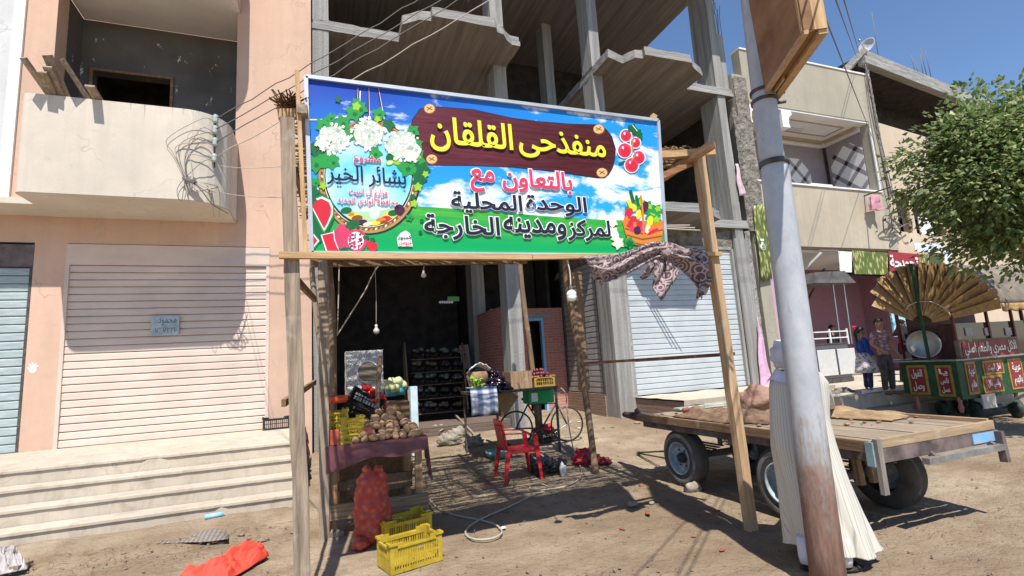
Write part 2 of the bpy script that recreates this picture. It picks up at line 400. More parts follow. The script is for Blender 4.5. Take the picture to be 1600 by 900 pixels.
# ------------------------------------------------------------------ pink building on the left
YL = 10.4; LZ = .759
def left_building():
    t = thing('shop_house', 'pink stucco shop house with a rounded balcony over a beige roller shutter', 'building', (-3, 10.4, 0))
    w = MB(); B = w.box; y0, y1 = YL, YL+.4
    B(-14, -7.9, y0, y1, 0, 4.13); B(-4.43, -4.0, y0, y1, 0, 4.13); B(-.9, -.16, y0, y1, 0, 4.13)
    B(-14, -.16, y0, y1, 4.13, 4.6); B(-14, -4.37, y0, y1, 4.6, 15); B(-1.52, -.16, y0, y1, 4.6, 15); B(-4.37, -1.52, y0, y1, 8.95, 15)
    B(-14, -.16, y1+3, y1+3.2, 0, 15); B(-.5, -.16, y1, y1+3, 0, 15)
    w.build('wall', M['pink'], t)
    s = MB(); s.box(-4.95, -4.80, y0-.05, y0, 4.75, 15); s.build('wall_strip', M['white'], t)
    s = MB(); s.box(-7, -4.951, y0-.035, y0-.001, 4.75, 15); s.build('neighbour_wall', M['pale_grey'], t)['label'] = 'pale grey plaster at the left edge'
    # recess of the balcony
    r = MB(); r.box(-4.6, -4.37, y1, 11.4, 4.6, 8.94); r.box(-1.52, -1.3, y1, 11.4, 4.6, 8.94)
    bx0, bx1 = -4.16, -2.86
    r.box(-4.6, bx0, 11.4, 11.6, 4.6, 8.94); r.box(bx1, -1.3, 11.4, 11.6, 4.6, 8.94); r.box(bx0, bx1, 11.4, 11.6, 7.86, 8.94)
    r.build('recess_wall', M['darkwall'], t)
    r = MB(); r.box(bx0-.3, bx1+.3, 12.9, 13, 4.6, 8.2); r.box(bx0-.2, bx0-.1, 11.6, 12.9, 4.6, 8.2); r.box(bx1+.1, bx1+.2, 11.6, 12.9, 4.6, 8.2); r.box(bx0-.3, bx1+.3, 11.6, 13, 8.2, 8.3)
    r.build('room', M['shade_dark'], t)
    f = MB(); f.box(bx0-.05, bx0, 11.36, 11.42, 4.6, 7.91); f.box(bx1, bx1+.05, 11.36, 11.42, 4.6, 7.91); f.box(bx0, bx1, 11.36, 11.42, 7.86, 7.91)
    f.build('door_frame', M['wood_brown'], t)
    def outline(rr, xl, xr, yf, n=8):
        p = [(xl, YL-.003)]
        p += [(xl+rr-rr*math.cos(R(90*i/n)), yf+rr-rr*math.sin(R(90*i/n))) for i in range(n+1)]
        q = .62
        p += [(xr-q+q*math.sin(R(90*i/n)), yf+.62-.62*math.cos(R(90*i/n))) for i in range(n+1)]
        p += [(xr, YL-.003)]
        return p
    o1 = outline(.12, -4.2, -1.47, 9.12)
    for nm, zb, zt in (('balcony', 4.585, 6.14), ('upper_balcony', 8.94, 10.5)):
        pb = MB(); n = len(o1); inn = outline(.10, -4.06, -1.61, 9.26)
        def lip(p, k): return p
        vs = []
        for (x, y), (xi, yi) in zip(o1, inn):
            yi = min(yi, YL-.003)
            vs += [(x, y, zb), (x, y, zt), (xi, yi, zt), (xi, yi, zb+.12)]
        fs = []
        for i in range(n-1):
            a, b = 4*i, 4*(i+1)
            fs += [(a, a+1, b+1, b), (a+1, a+2, b+2, b+1), (a+2, a+3, b+3, b+2)]
        pb.add([(v[0], v[1], v[2]) for v in vs], [tuple(reversed(f)) for f in fs], False)
        pb.build(nm, m_stucco('cream balcony plaster', (.66, .585, .49), .3, .38, 6.14) if nm == 'balcony' else M['pink'], t)
        sl = MB(); sl.prism([(x, y) for x, y in outline(.11, -4.194, -1.478, 9.127)], (0, 0, zb-.004), (1, 0, 0), (0, 1, 0), (0, 0, .12))
        if nm == 'balcony': sl.box(-9, -4.203, 9.72, YL-.003, zb, zb+.1)
        else: sl.box(-4.36, -1.53, YL, 11.39, zb, zb+.1)
        sl.build('soffit', M['white_plaster'] if nm != 'balcony' else M['cream'], t)
    # shutters
    fb = lambda u, d, z: (u, YL+.035-d, z)
    shutter('shutter', -3.95, -.95, LZ, 3.76, 24, M['beige_metal'], t, fb)
    h = MB(); h.box(-4.0, -.9, YL-.012, YL+.2, 3.76, 4.118); h.build('shutter_housing', M['beige_metal'], t)
    g = MB(); g.box(-4.0, -3.945, YL-.012, YL+.2, LZ, 3.76); g.build('shutter_rail', M['beige_metal'], t)
    g = MB(); g.box(-.955, -.9, YL-.012, YL+.2, LZ, 3.76); g.build('shutter_rail', M['beige_metal'], t)
    shutter('shutter', -7.9, -4.47, LZ, 3.71, 22, M['blue_metal'], t, fb, label='grey blue roller shutter')
    g = MB(); g.box(-4.47, -4.432, YL-.004, YL+.2, LZ, 3.71); g.build('shutter_rail', M['dark_steel'], t)
    g = MB(); g.box(-7.9, -4.432, YL-.006, YL+.2, 3.72, 4.09); g.build('lintel_stone', M['stone'], t)
    g = MB(); g.box(-7.9, -.9, YL+.21, YL+.3, 0, 4.12); g.build('backing', M['shade_dark'], t)
    hd = MB(); hd.tube([atY(434, 684, YL-.02)+Vector((-.05, 0, .03)), atY(434, 684, YL-.05)+Vector((0, 0, .06)), atY(434, 684, YL-.02)+Vector((.05, 0, .03))], .012, 6)
    hd.build('handle', M['dark_steel'], t)
    # steps
    st = MB(); xr = -.28
    for k in range(4):
        zt = .179+.18*k+.042; yf = 7.17+.285*k; yb = yf+.30 if k < 3 else YL-.002
        st.mi = 0; st.box(-14, xr, yf+.026, YL-.004 if k == 3 else yf+.32, -.1, zt-.042)
        ed = [(-14, yf)]; x = -7.0
        while x < xr-.05:
            ed.append((x, yf+.004+.006*mnoise.noise(Vector((x*6, k*3, 1)))+(.018 if mnoise.noise(Vector((x*2.2, k*7, 5))) > .42 else 0))); x += .07
        ed += [(xr+.012, yf), (xr+.012, yb), (-14, yb)]
        st.prism(ed, (0, 0, zt-.0415), (1, 0, 0), (0, 1, 0), (0, 0, .0415))
    s = st.build('steps', M['step'], t, bevel=.008)
    # broken end of the steps
    rb = MB()
    def edge(u, v):
        y = 7.30+2.6*u; k = min(3, int((y-7.17)/.285)) if y < 8.4 else 3; top = .179+.18*k-.02
        z = -.03+(top+.03)*v; q = Vector((y*3.2, z*4.5, 2)); return Vector((xr+.015+.075*(1-v*.6)+.075*mnoise.noise(q)+.03*mnoise.noise(q*3.3), y, z))
    rb.grid(edge, 60, 16, False); rb.build('rubble_edge', mat('broken step core', (.20, .15, .115), .95, .4, 6, .8, 14, bd=.04), t)
    # handprint
    return t
house = left_building()

# ------------------------------------------------------------------ unfinished concrete building
YG = 10.5; ZB = (4.98, 8.95, 12.92); ST = .235
def tower():
    t = thing('concrete_building', 'unfinished bare concrete building with open floors and jagged balconies above the shop', 'building', (5.5, 11, 0))
    left_px = [(620.6,68.6),(628.5,38),(655,30.5),(673.5,32.6),(675.8,24.7),(774.8,42.8),(777,50),(787,54),(799.5,69.7),(813,72)]
    right_px = [(960,97),(973,99),(993,90),(1005,91.5),(1008,85.5),(1081,98),(1082.5,104),(1098,119)]
    LP = [(-.15, YG)] + [(1.67, YG)] + [tuple(atZ(x, y, ZB[1])[:2]) for x, y in left_px[1:]] + [(4.34, 16.4), (-.15, 16.4)]
    RP = [(6.63, 16.4)] + [(6.64, 9.75)] + [tuple(atZ(x, y, ZB[1])[:2]) for x, y in right_px[1:]] + [(9.62, YG), (11.32, YG), (11.32, 16.4)]
    def slab(poly, zb, th, nm='slab'):
        fine = []
        for i, (x, y) in enumerate(poly):
            x2, y2 = poly[(i+1) % len(poly)]; L_ = math.hypot(x2-x, y2-y); fine.append((x, y))
            if min(y, y2) < 10.6 and L_ > .3:
                m = int(L_/.16)
                for k in range(1, m):
                    px, py = x+(x2-x)*k/m, y+(y2-y)*k/m; j = .02*mnoise.noise(Vector((px*3, py*3, zb)))+(.03 if mnoise.noise(Vector((px*1.7, py*1.7, zb+3))) > .35 else 0); nx, ny = -(y2-y)/L_, (x2-x)/L_; fine.append((px+nx*j, py+ny*j))
        poly = fine; n = len(poly); sl = MB()
        sl.mi = 0; bot = [(x, y, zb) for x, y in poly]; top = [(x, y, zb+th) for x, y in poly]
        sl.add(bot, [tuple(reversed(range(n)))], False); sl.mi = 1
        # rough, stepped edge: lower board a touch proud of the upper one
        cx = sum(p[0] for p in poly)/n; cy = sum(p[1] for p in poly)/n
        mid = [(x, y, zb+th*.52) for x, y in poly]
        up = []
        for x, y in poly:
            d = Vector((cx-x, cy-y)).normalized()*(.022+.012*random.random()); up.append((x+d.x, y+d.y, zb+th*.52+.002+.012*mnoise.noise(Vector((x*2, y*2, zb)))))
        top = [(u[0], u[1], zb+th+random.uniform(-.012, .012)) for u in up]
        vs = bot+mid+up+top
        sl.add(vs, [(k*n+i, k*n+(i+1) % n, (k+1)*n+(i+1) % n, (k+1)*n+i) for k in range(3) for i in range(n)] + [tuple(range(3*n, 4*n))], False)
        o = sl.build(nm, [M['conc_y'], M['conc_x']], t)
        return o
    for i, zb in enumerate(ZB):
        slab(LP, zb, ST)
        if i < 2: slab(RP, zb, ST)
    slab([(4.36, 10.7), (6.62, 10.7), (6.62, 16.4), (4.36, 16.4)], ZB[0]+.004, ST)
    # roof slab on the right: straight outer edge that the sky shows past
    e0, e1 = atZ(1077, 4, ZB[2]), atZ(1019, 67, ZB[2])
    xr = (e0.x+e1.x)/2
    slab([(4.37, 16.4), (4.37, 9.0), (xr, 9.0), (xr, 16.4)], ZB[2]+.003, ST)
    def colm(x0, x1, y0, y1, z0, z1, tilt=0):
        c = MB(); n = 10
        for i in range(n):
            pass
        c.grid(lambda u, v: None, 0, 0) if False else None
        # a column with slightly uneven faces
        ring = [(x0, y0), ((x0+x1)/2, y0), (x1, y0), (x1, y1), (x0, y1), (x0, (y0+y1)/2)]
        m = max(4, int((z1-z0)/.45)); vs = []
        for j in range(m+1):
            z = z0+(z1-z0)*j/m
            for k, (x, y) in enumerate(ring):
                q = Vector((k*3.7+x, y, z*.8)); vs.append((x+.016*mnoise.noise(q)+tilt*(z-z0), y+.016*mnoise.noise(q+Vector((9, 2, 4))), z))
        K = len(ring)
        c.add(vs, [(j*K+k, j*K+(k+1) % K, (j+1)*K+(k+1) % K, (j+1)*K+k) for j in range(m) for k in range(K)]+[tuple(m*K+k for k in range(K))], False)
        return c.build('column', M['conc_z'], t)
    # (slabs stop the columns between floors)
    L = [(.1, ZB[0]-.003), (ZB[0]+ST-.01, ZB[1]-.003), (ZB[1]+ST-.01, ZB[2]-.003), (ZB[2]+ST-.01, 15.5)]
    for z0, z1 in L: colm(-.13, .19, YG+.02, YG+.45, z0, z1)
    colm(6.52, 6.99, YG-.02, YG+.55, .1, ZB[0]-.003)
    for z0, z1 in L[1:3]: colm(6.64, 6.93, YG+.03, YG+.55, z0, z1)
    for z0, z1 in L[:3]: colm(4.0, 4.33, 10.78, 11.3, z0, z1)
    for z0, z1 in L[:3]: colm(10.74, 11.02, YG+.03, YG+.75, z0, z1)
    colm(10.62, 11.05, YG-.02, YG+.03, .5, ZB[0]-.3)
    colm(11.03, 11.3, YG+.1, YG+.5, ZB[1]+ST-.01, 11.0)
    p = atZ(853, 37, ZB[2]); 
    for z0, z1 in L[:3]: colm(p.x-.16, p.x+.16, p.y, p.y+.5, z0, z1)
    q = atX(736, 540, 4.05)
    colm(3.98, 4.35, q.y-.6, q.y-.05, .1, ZB[0]-.003)
    # walls
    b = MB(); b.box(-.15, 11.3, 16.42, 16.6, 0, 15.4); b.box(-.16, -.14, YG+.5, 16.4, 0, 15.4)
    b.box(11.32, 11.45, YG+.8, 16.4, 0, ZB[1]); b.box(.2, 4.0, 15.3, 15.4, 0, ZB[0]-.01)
    b.build('back_wall', M['shade_dark'], t)
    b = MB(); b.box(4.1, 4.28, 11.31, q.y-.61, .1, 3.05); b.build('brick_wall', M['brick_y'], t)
    b = MB(); b.box(4.1, 4.28, q.y+.01, 16.4, .1, ZB[0]-.01); b.build('partition', M['shade_dark'], t)
    # alcove: red brick wall with a doorway, facing the street
    ya = 13.1
    zt = atY(865, 481, ya).z; xd0, xd1 = atY(824, 540, ya).x, atY(851, 540, ya).x; xw = 6.52; zd = atY(840, 497, ya).z
    b = MB(); b.box(4.35, xd0, ya, ya+.25, .1, zt); b.box(xd1, xw, ya, ya+.25, .1, zt); b.box(xd0, xd1, ya, ya+.25, zd+.12, zt)
    b.build('brick_wall', M['brick_x'], t)
    b = MB(); b.box(xd0-.1, xd1+.25, ya-.01, ya+.24, zd, zd+.118); b.build('lintel', M['conc_x'], t)
    b = MB(); b.box(xd1-.075, xd1-.003, ya-.03, ya+.1, .3, zd-.004); b.box(xd0+.02, xd1-.076, ya-.03, ya+.1, zd-.075, zd-.004)
    b.build('door_frame', flat('blue door paint', (.22, .5, .78)), t)
    b = MB(); b.box(xd0-.2, xd1+.2, ya+.9, ya+1, .1, ZB[0]-.02); b.box(xd1+.3, xd1+.4, ya+.26, ya+1, .1, ZB[0]-.02); b.box(4.36, xw, ya+1.3, ya+1.4, .1, ZB[0]-.02); b.build('passage_wall', M['shade_dark'], t)
    # right shop: shutter in front, second one round the corner
    fr = lambda u, d, z: (u, YG+.16-d, z)
    shutter('shutter', 7.02, 10.58, .70, 4.38, 27, M['grey_metal'], t, fr, .016)
    b = MB(); b.box(6.995, 7.08, YG+.03, YG+.3, .70, 4.4); b.box(10.54, 10.62, YG+.06, YG+.3, .70, 4.4); b.box(7.0, 10.6, YG+.1, YG+.3, 4.38, 4.46); b.build('shutter_rail', M['conc_z'], t)
    b = MB(); b.box(7.0, 10.7, YG+.16, YG+.4, 4.46, ZB[0]-.004); b.build('lintel', M['conc_rough'], t)
    fs = lambda u, d, z: (6.56-d, u, z)
    shutter('shutter', YG+2.5, YG+.62, .80, 4.15, 24, mat('dull shutter paint', (.40, .38, .36), .55, .1, 2, .03, patch=.2), t, fs, .016)
    b = MB(); b.box(6.50, 6.7, YG+.56, YG+.62, .75, 4.2); b.box(6.5, 6.7, YG+2.5, YG+2.58, .75, ZB[0]-.01); b.build('shutter_rail', M['dark_steel'], t)
    b = MB(); b.box(6.52, 6.8, YG+.56, YG+2.58, 4.15, ZB[0]-.006); b.build('lintel', M['conc_rough'], t)
    b = MB(); b.box(6.49, 6.75, YG+.56, YG+2.6, .0, .78); b.build('plinth', M['brick_old_y'], t)
    b = MB(); b.box(6.8, 10.6, YG+.42, YG+.6, 0, ZB[0]-.02); b.box(6.75, 6.8, YG+.6, 16.4, 0, ZB[0]-.02); b.build('backing', M['shade_dark'], t)
    # landing and worn brick steps of the right shop
    yf = atZ(1041, 628, .70).y
    for nm, (x0, x1, a, c, z1) in (('landing', (6.98, 11.3, yf, YG+.1, .655)),):
        b = MB(); b.mi = 0; b.box(x0, x1, a, c, -.1, z1); b.build(nm, M['brick_old_y'], t)
        b = MB()
        b.grid(lambda u, v: (x0-.02+(x1-x0+.05)*u, a-.03+(c-a)*v, z1+.04+.02*mnoise.noise(Vector((u*9, v*5, 1)))), 30, 8)
        vs = [(x0-.02+(x1-x0+.05)*i/30, a-.03, z1+.04+.02*mnoise.noise(Vector((i/30*9, 0, 1)))) for i in range(31)]
        vs += [(p_[0], p_[1]+.02, z1-.07+.02*mnoise.noise(Vector((p_[0]*6, 3, 1)))) for p_ in vs]
        b.add(vs, [(i, i+1, 32+i, 31+i) for i in range(30)], False)
        b.build('landing_top', M['step'], t)
        b = MB(); b.box(x0+.5, x1, a-.012, a-.001, z1-.17, z1-.03); b.build('painted_band', mat('flaking red paint', (.5, .30, .25), .9, .4, 9, .3, c2=(.62, .56, .47)), t)
    for (x0, x1, a, c, z1) in ((6.97, 11.25, yf-.48, yf-.002, .44), (6.96, 11.2, yf-.95, yf-.482, .25)):
        b = MB(); b.box(x0, x1, a, c, -.1, z1); b.build('brick_step', M['brick_old_y'], t, bevel=.02)
    # crumbling plaster along the right edge
    def rough(x0, x1, z0, z1, y, amp, nm='crumbled_plaster', m=None):
        q = MB(); nv = int((z1-z0)/.05); nu = max(2, int((x1-x0)/.03))
        def fn(u, v):
            z = z0+(z1-z0)*v; p = Vector((u*(x1-x0)*9, z*5, y)); e = min(u, 1-u); w_ = .03*mnoise.noise(Vector((u*2, z*7, 3)))
            return Vector((x0+(x1-x0)*u+w_, y+.03-amp*(1.1+mnoise.noise(p)+.7*mnoise.noise(p*2.7))*min(1, e*4), z))
        q.grid(fn, nu, nv, False); q.build(nm, m or M['conc_z'], t)
    rough(11.04, 11.22, .75, 4.9, YG-.02, .028); rough(11.20, 11.42, 4.9, 8.6, YG-.02, .05, 'crumbled_plaster', M['conc_rough']); rough(6.96, 7.03, .65, 4.3, YG-.03, .018)
    # bent reinforcing bars that stick out of the corner column and the roof
    for i in range(7):
        b = MB(); x = 11.1+.05*i; b.tube(smooth_path([(x, YG+.2+.05*(i % 3), 10.9), (x+.05*math.sin(i*2.1), YG+.2, 11.7), (x+.16*math.sin(i*1.3), YG+.2, 12.2+.35*math.sin(i*3.3))], 4), .009, 5)
        b.build('rebar', M['wire'], t)
    for i in range(3):
        a = atY(1040, 345, 9.3); b = MB(); b.tube([a+Vector((0, .4+.1*i, 0)), atY(1078+(i*8) % 19, 352+4*i, 9.1)], .016, 6); b.build('reed_stalk', M['wire_pale'], t)
    return t
concrete = tower()
# ------------------------------------------------------------------ Arabic lettering (built-in font, shaped by hand)
_F = {}
def _reg(ch, base, n): _F[ch] = [chr(base+i) for i in range(n)]
for ch, b, n in (('ا',0xFE8D,2),('ب',0xFE8F,4),('ة',0xFE93,2),('ت',0xFE95,4),('ث',0xFE99,4),('ج',0xFE9D,4),('ح',0xFEA1,4),('خ',0xFEA5,4),('د',0xFEA9,2),('ذ',0xFEAB,2),('ر',0xFEAD,2),('ز',0xFEAF,2),('س',0xFEB1,4),('ش',0xFEB5,4),('ص',0xFEB9,4),('ض',0xFEBD,4),('ط',0xFEC1,4),('ظ',0xFEC5,4),('ع',0xFEC9,4),('غ',0xFECD,4),('ف',0xFED1,4),('ق',0xFED5,4),('ك',0xFED9,4),('ل',0xFEDD,4),('م',0xFEE1,4),('ن',0xFEE5,4),('ه',0xFEE9,4),('و',0xFEED,2),('ى',0xFEEF,2),('ي',0xFEF1,4),('ئ',0xFE89,4)):
    _reg(ch, b, n)
_F['ﻻ'] = ['\uFEFB', '\uFEFC']
def shape(s):
    s = s.replace('لا', 'ﻻ'); out = []
    for i, c in enumerate(s):
        if c not in _F: out.append(c); continue
        f = _F[c]
        prev = i > 0 and s[i-1] in _F and len(_F[s[i-1]]) == 4
        nxt = len(f) == 4 and i+1 < len(s) and s[i+1] in _F
        k = (3 if prev and nxt else 1 if prev else 2 if nxt else 0)
        out.append(f[k])
    return ''.join(reversed(out))
_fontcache = {}
def _glyph(text, bold, res=3):
    key = (text, bold, res)
    if key in _fontcache: return _fontcache[key]
    cu = bpy.data.curves.new('lettering', 'FONT'); cu.body = text; cu.resolution_u = res; cu.bevel_depth = bold; cu.bevel_resolution = 1; cu.fill_mode = 'FRONT'
    ob = bpy.data.objects.new('lettering', cu); col.objects.link(ob); bpy.context.view_layer.update()
    ev = ob.evaluated_get(bpy.context.evaluated_depsgraph_get()); me = ev.to_mesh()
    vs = [(v.co.x, v.co.y, v.co.z) for v in me.vertices]; fs = [list(p.vertices) for p in me.polygons]
    ev.to_mesh_clear(); bpy.data.objects.remove(ob); bpy.data.curves.remove(cu)
    _fontcache[key] = (vs, fs); return vs, fs
def _advance(ch):
    return max(v[0] for v in _glyph(ch+'|', 0.0)[0]) - max(v[0] for v in _glyph('|', 0.0)[0])
def letter_glyphs(text, bold):
    """one (verts, faces) per letter, so that joined letters overlap without cancelling out"""
    out = []; x = 0
    for ch in shape(text):
        if ch != ' ':
            vs, fs = _glyph(ch, bold); out.append(([(a+x, b, c) for a, b, c in vs], fs))
        x += _advance(ch)
    return out
def write(mb, text, fn, x0, x1, y0, y1, bold=.0, step=None):
    """lay text into the box x0..x1, y0..y1 of the surface fn(a, b) -> point; the box fits the unbolded text, so outlines stay aligned"""
    a = np.array([v[:2] for vs, fs in letter_glyphs(text, 0.0) for v in vs]); lo, hi = a.min(0), a.max(0)
    sx = (x1-x0)/(hi[0]-lo[0]); sy = (y1-y0)/(hi[1]-lo[1])
    nrm = Vector((0, -1, 0)) if step is None else Vector(step).normalized()
    for i, (vs, fs) in enumerate(letter_glyphs(text, bold)):
        sh = Vector((0, 0, 0)) if step is None else Vector(step)*i
        mb.add([Vector(fn(x0+(x-lo[0])*sx, y0+(y-lo[1])*sy))+sh+nrm*(z*sx*.18) for x, y, z in vs], fs, False)

# ------------------------------------------------------------------ tiled house and bakery on the right
def bakery():
    t = thing('bakery_house', 'beige rendered house with tiled balcony above the mauve bakery', 'building', (14.5, 10.5, 0))
    y = YG; rend = m_stucco('beige render', (.40, .365, .29), .35); beige = m_stucco('pinkish beige render', (.62, .50, .375), .25)
    zt = 10.55
    w = MB()
    w.box(11.34, 11.75, y, y+.3, 0, 9.7); w.box(11.751, 17.4, y, y+.3, 8.86, zt); w.box(17.02, 17.4, y, y+.3, 4.5, 8.86)
    pw = MB(); pw.box(11.751, 17.02, y, y+.3, 4.52, 6.40); pw.build('parapet', m_stucco('worn beige render', (.49, .425, .325), .4), t)
    w.box(11.35, 11.6, y+.3, y+7, 0, 9.6); w.box(11.6, 17.4, y+5, y+5.2, 4.6, 10); w.box(17.2, 17.4, y+.3, y+5, 4.6, 10)
    w.build('wall', rend, t)
    r = MB()
    r.grid(lambda u, v: Vector((11.34+.5*u, y-.012-.022*(1+mnoise.noise(Vector((u*5, v*32, 1)))+.7*mnoise.noise(Vector((u*13, v*80, 2)))), 4.6+5.0*v)), 14, 110, False)
    for i in range(0): r.ball((11.42+random.uniform(-.1, .25), y+.0, random.uniform(5.0, 9.7)), random.uniform(.03, .07), 6, 4, (1, .3, 1.2), bump=.6, seed=i)
    r.build('rough_render', M['conc_rough'], t)
    c = MB(); c.box(11.75, 17.42, y-.03, y+.33, zt, zt+.05); c.build('coping', M['white_plaster'], t)
    c = MB(); c.box(11.75, 17.05, y-.04, y+.33, 6.402, 6.45); c.build('parapet_coping', M['white_plaster'], t)
    # loggia
    yb = y+1.72; mauve = flat('mauve paint', (.30, .245, .265), .8)
    b = MB(); b.box(11.6, 17.2, yb, yb+.1, 4.5, 9); b.box(17.03, 17.19, y+.3, yb, 6.4, 9); b.box(11.605, 11.70, y+.3, yb, 6.4, 9); b.build('loggia_wall', mauve, t)
    ceil = MB(); zc = 8.80
    ceil.box(11.7, 17.03, y+.02, yb-.001, zc, zc+.055); ceil.build('loggia_ceiling', M['white_plaster'], t)
    mold = MB(); cm = flat('ochre moulding', (.42, .32, .19), .7)
    for q, zz in ((.10, zc-.16), (.28, zc-.09)):
        mold.mi = 0 if q == .10 else 1
        mold.box(17.03-q, 17.025-q+.09, y+.3, yb-q, zz, zc-.002); mold.box(13.2, 17.03-q-.001, yb-q, yb-q+.09, zz, zc-.002)
    mold.build('ceiling_moulding', [M['white_plaster'], cm], t)
    mold = MB(); mold.mi = 0
    for a, bb, cc, d in ((13.7, 16.45, y+.42, y+.47), (13.7, 16.45, yb-.62, yb-.57), (13.7, 13.75, y+.47, yb-.62), (16.4, 16.45, y+.47, yb-.62)): mold.box(a, bb, cc, d, zc-.022, zc-.002)
    mold.build('ceiling_moulding', cm, t)
    l = MB(); l.box(14.2, 15.1, y+.85, y+.97, zc-.06, zc-.001); l.build('ceiling_lamp', M['pale_grey'], t)
    for x in (13.15, 11.66):
        k = MB(); k.prism([(0, 0), (.42, 0), (.42, -.12), (.3, -.2), (.26, -.42), (.3, -.55), (0, -.55)], (x, y+.02, zc-.001), (1, 0, 0), (0, 0, 1), (0, .28, 0)); k.build('corbel', M['white_plaster'], t)
    n = NT('lattice tiles'); s = n.sep(n.tc.outputs['Object'])
    h = n.math('ADD', s[0], s[1]); P = 1.35
    a = n.math('FRACT', n.math('MULTIPLY', n.math('ADD', h, s[2]), P)); bb = n.math('FRACT', n.math('MULTIPLY', n.math('SUBTRACT', h, s[2]), P))
    la = n.math('LESS_THAN', a, .26); lb = n.math('LESS_THAN', bb, .26)
    ga = n.math('LESS_THAN', n.math('ABSOLUTE', n.math('SUBTRACT', a, .13)), .155); gb = n.math('LESS_THAN', n.math('ABSOLUTE', n.math('SUBTRACT', bb, .13)), .155)
    k = n.mix(n.math('MAXIMUM', la, lb), (.72, .71, .69), (.30, .27, .28)); k = n.mix(n.math('MULTIPLY', la, lb), k, (.03, .03, .035))
    tile = n.done(k, .25, 0, .5)
    def cut(o, ux, w_, h_, c_, d, parent):
        p = MB(); p.prism([(0, 0), (w_, 0), (w_, h_-c_), (w_-c_, h_), (c_, h_), (0, h_-c_)], o, ux, (0, 0, 1), d)
        p.build('tile_panel', tile, parent)
    cut((11.9, yb-.02, 6.42), (1, 0, 0), 1.9, 2.0, .5, (0, -.02, 0), t); cut((14.2, yb-.02, 6.42), (1, 0, 0), 2.0, 1.72, .45, (0, -.02, 0), t)
    cut((17.02, y+.33, 6.42), (0, 1, 0), 1.15, 2.0, .35, (-.02, 0, 0), t); cut((11.71, y+.33, 6.42), (0, 1, 0), 1.1, 2.0, .35, (.02, 0, 0), t)
    f = MB(); f.box(17.0, 17.04, y-.02, y+.02, 6.45, 8.62); f.box(16.98, 17.0, y-.02, y+.02, 6.45, 6.5); f.build('opening_trim', M['white'], t)
    d = MB(); d.box(14.9, 15.9, y+.75, y+1.05, 6.3, 6.86); d.build('balcony_cabinet', M['white'], t)
    # ground floor
    m1 = flat('mauve wall', (.30, .155, .20), .7); m2 = m_stucco('lilac wall', (.55, .37, .47), .2)
    g = MB(); g.box(11.76, 20.5, y+2.9, y+3, .3, 4.5); g.box(19.5, 19.7, y+.3, y+2.9, .3, 4.5); g.build('shop_wall', m1, t)
    g = MB(); g.box(11.752, 12.2, y+.02, y+.3, .5, 4.5); g.build('pillar', m2, t)
    g = MB(); g.box(11.76, 20.5, y+.31, y+2.9, 4.42, 4.5); g.build('shop_ceiling', M['white_plaster'], t)
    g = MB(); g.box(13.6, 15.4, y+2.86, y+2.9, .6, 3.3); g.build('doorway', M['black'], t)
    g = MB(); g.box(15.55, 15.75, y+2.8, y+2.88, .6, 3.7); g.box(13.35, 13.55, y+2.8, y+2.88, .6, 3.7); g.box(13.551, 15.549, y+2.8, y+2.88, 3.35, 3.7); g.build('door_frame', flat('worn pale frame', (.38, .30, .28)), t)
    # porch and its steps
    p = MB(); p.box(11.3, 20.5, 9.0, y+2.9, -.1, .575); p.box(9.9, 20.5, 7.55, 8.998, -.1, .57); p.build('porch', M['step'], t, bevel=.01)
    p = MB(); p.box(10.6, 20, 7.2, 7.548, -.1, .30); p.build('porch_step', m_stucco('worn cement step', (.34, .27, .215), .4), t, bevel=.02)
    # upper storey set in the corner and the wall that runs on behind the tree
    ang = R(7); ux = Vector((math.cos(ang), math.sin(ang), 0)); uy = Vector((-ux.y, ux.x, 0)); o = Vector((17.41, y+.02, 0))
    def rb(mb, a, b_, c_, d_, z0, z1):
        mb.prism([(a, c_), (b_, c_), (b_, d_), (a, d_)], (o.x, o.y, z0), ux, uy, (0, 0, z1-z0))
    zp = atY(1376, 191, y).z; zp2 = 5.15
    q = MB(); rb(q, 0, 12, 0, .25, 6.55, zp); rb(q, 0, 12, 0, .25, 4.0, zp2); rb(q, 0, .35, 0, .25, zp2, 6.55); rb(q, 1.15, 1.4, 0, .25, zp2, 6.55); rb(q, 3.4, 12, 0, .25, zp2, 6.55); rb(q, 2.0, 12, 0, .25, 0, 4.0)
    q.build('side_wall', beige, t)
    q = MB(); rb(q, -.2, 12, 1.6, 1.7, 4, 11); rb(q, -.1, 0, .3, 1.6, 4, 11); q.build('room', M['shade_dark'], t)
    q = MB(); rb(q, -.25, 12, -.15, .1, 10.93, 11.40); q.build('roof_slab', M['conc_x'], t)
    q = MB(); rb(q, -.2, 12, .101, 3, 11.0, 11.3); q.build('roof_soffit', M['shade_dark'], t)  # underside split off and coloured near black to stand for its shade
    q = MB(); rb(q, 4.0, 9.0, -.02, .002, 3.2, 4.0); q.build('lower_band', flat('brown band', (.2, .13, .12)), t)
    for a, b_ in ((.36, 1.14), (1.41, 3.39)):
        q = MB(); rb(q, a, b_, .05, .1, 6.48, 6.55); rb(q, a, a+.05, .05, .1, zp2, 6.48); rb(q, b_-.05, b_, .05, .1, zp2, 6.48); q.build('window_frame', M['wood_brown_z'], t)
    q = MB(); rb(q, 2.4, 3.3, .3, .33, zp2, 5.9); q.build('curtain', M['white'], t)
    # rubble and bars on the roof
    q = MB(); q.bar((16.6, y+.6, 10.56), (17.3, y-.1, 11.4), .28, .2); q.bar((16.9, y+1.4, 10.5), (17.5, y+.1, 11.3), .16); q.build('roof_beam', M['conc_x'], t)
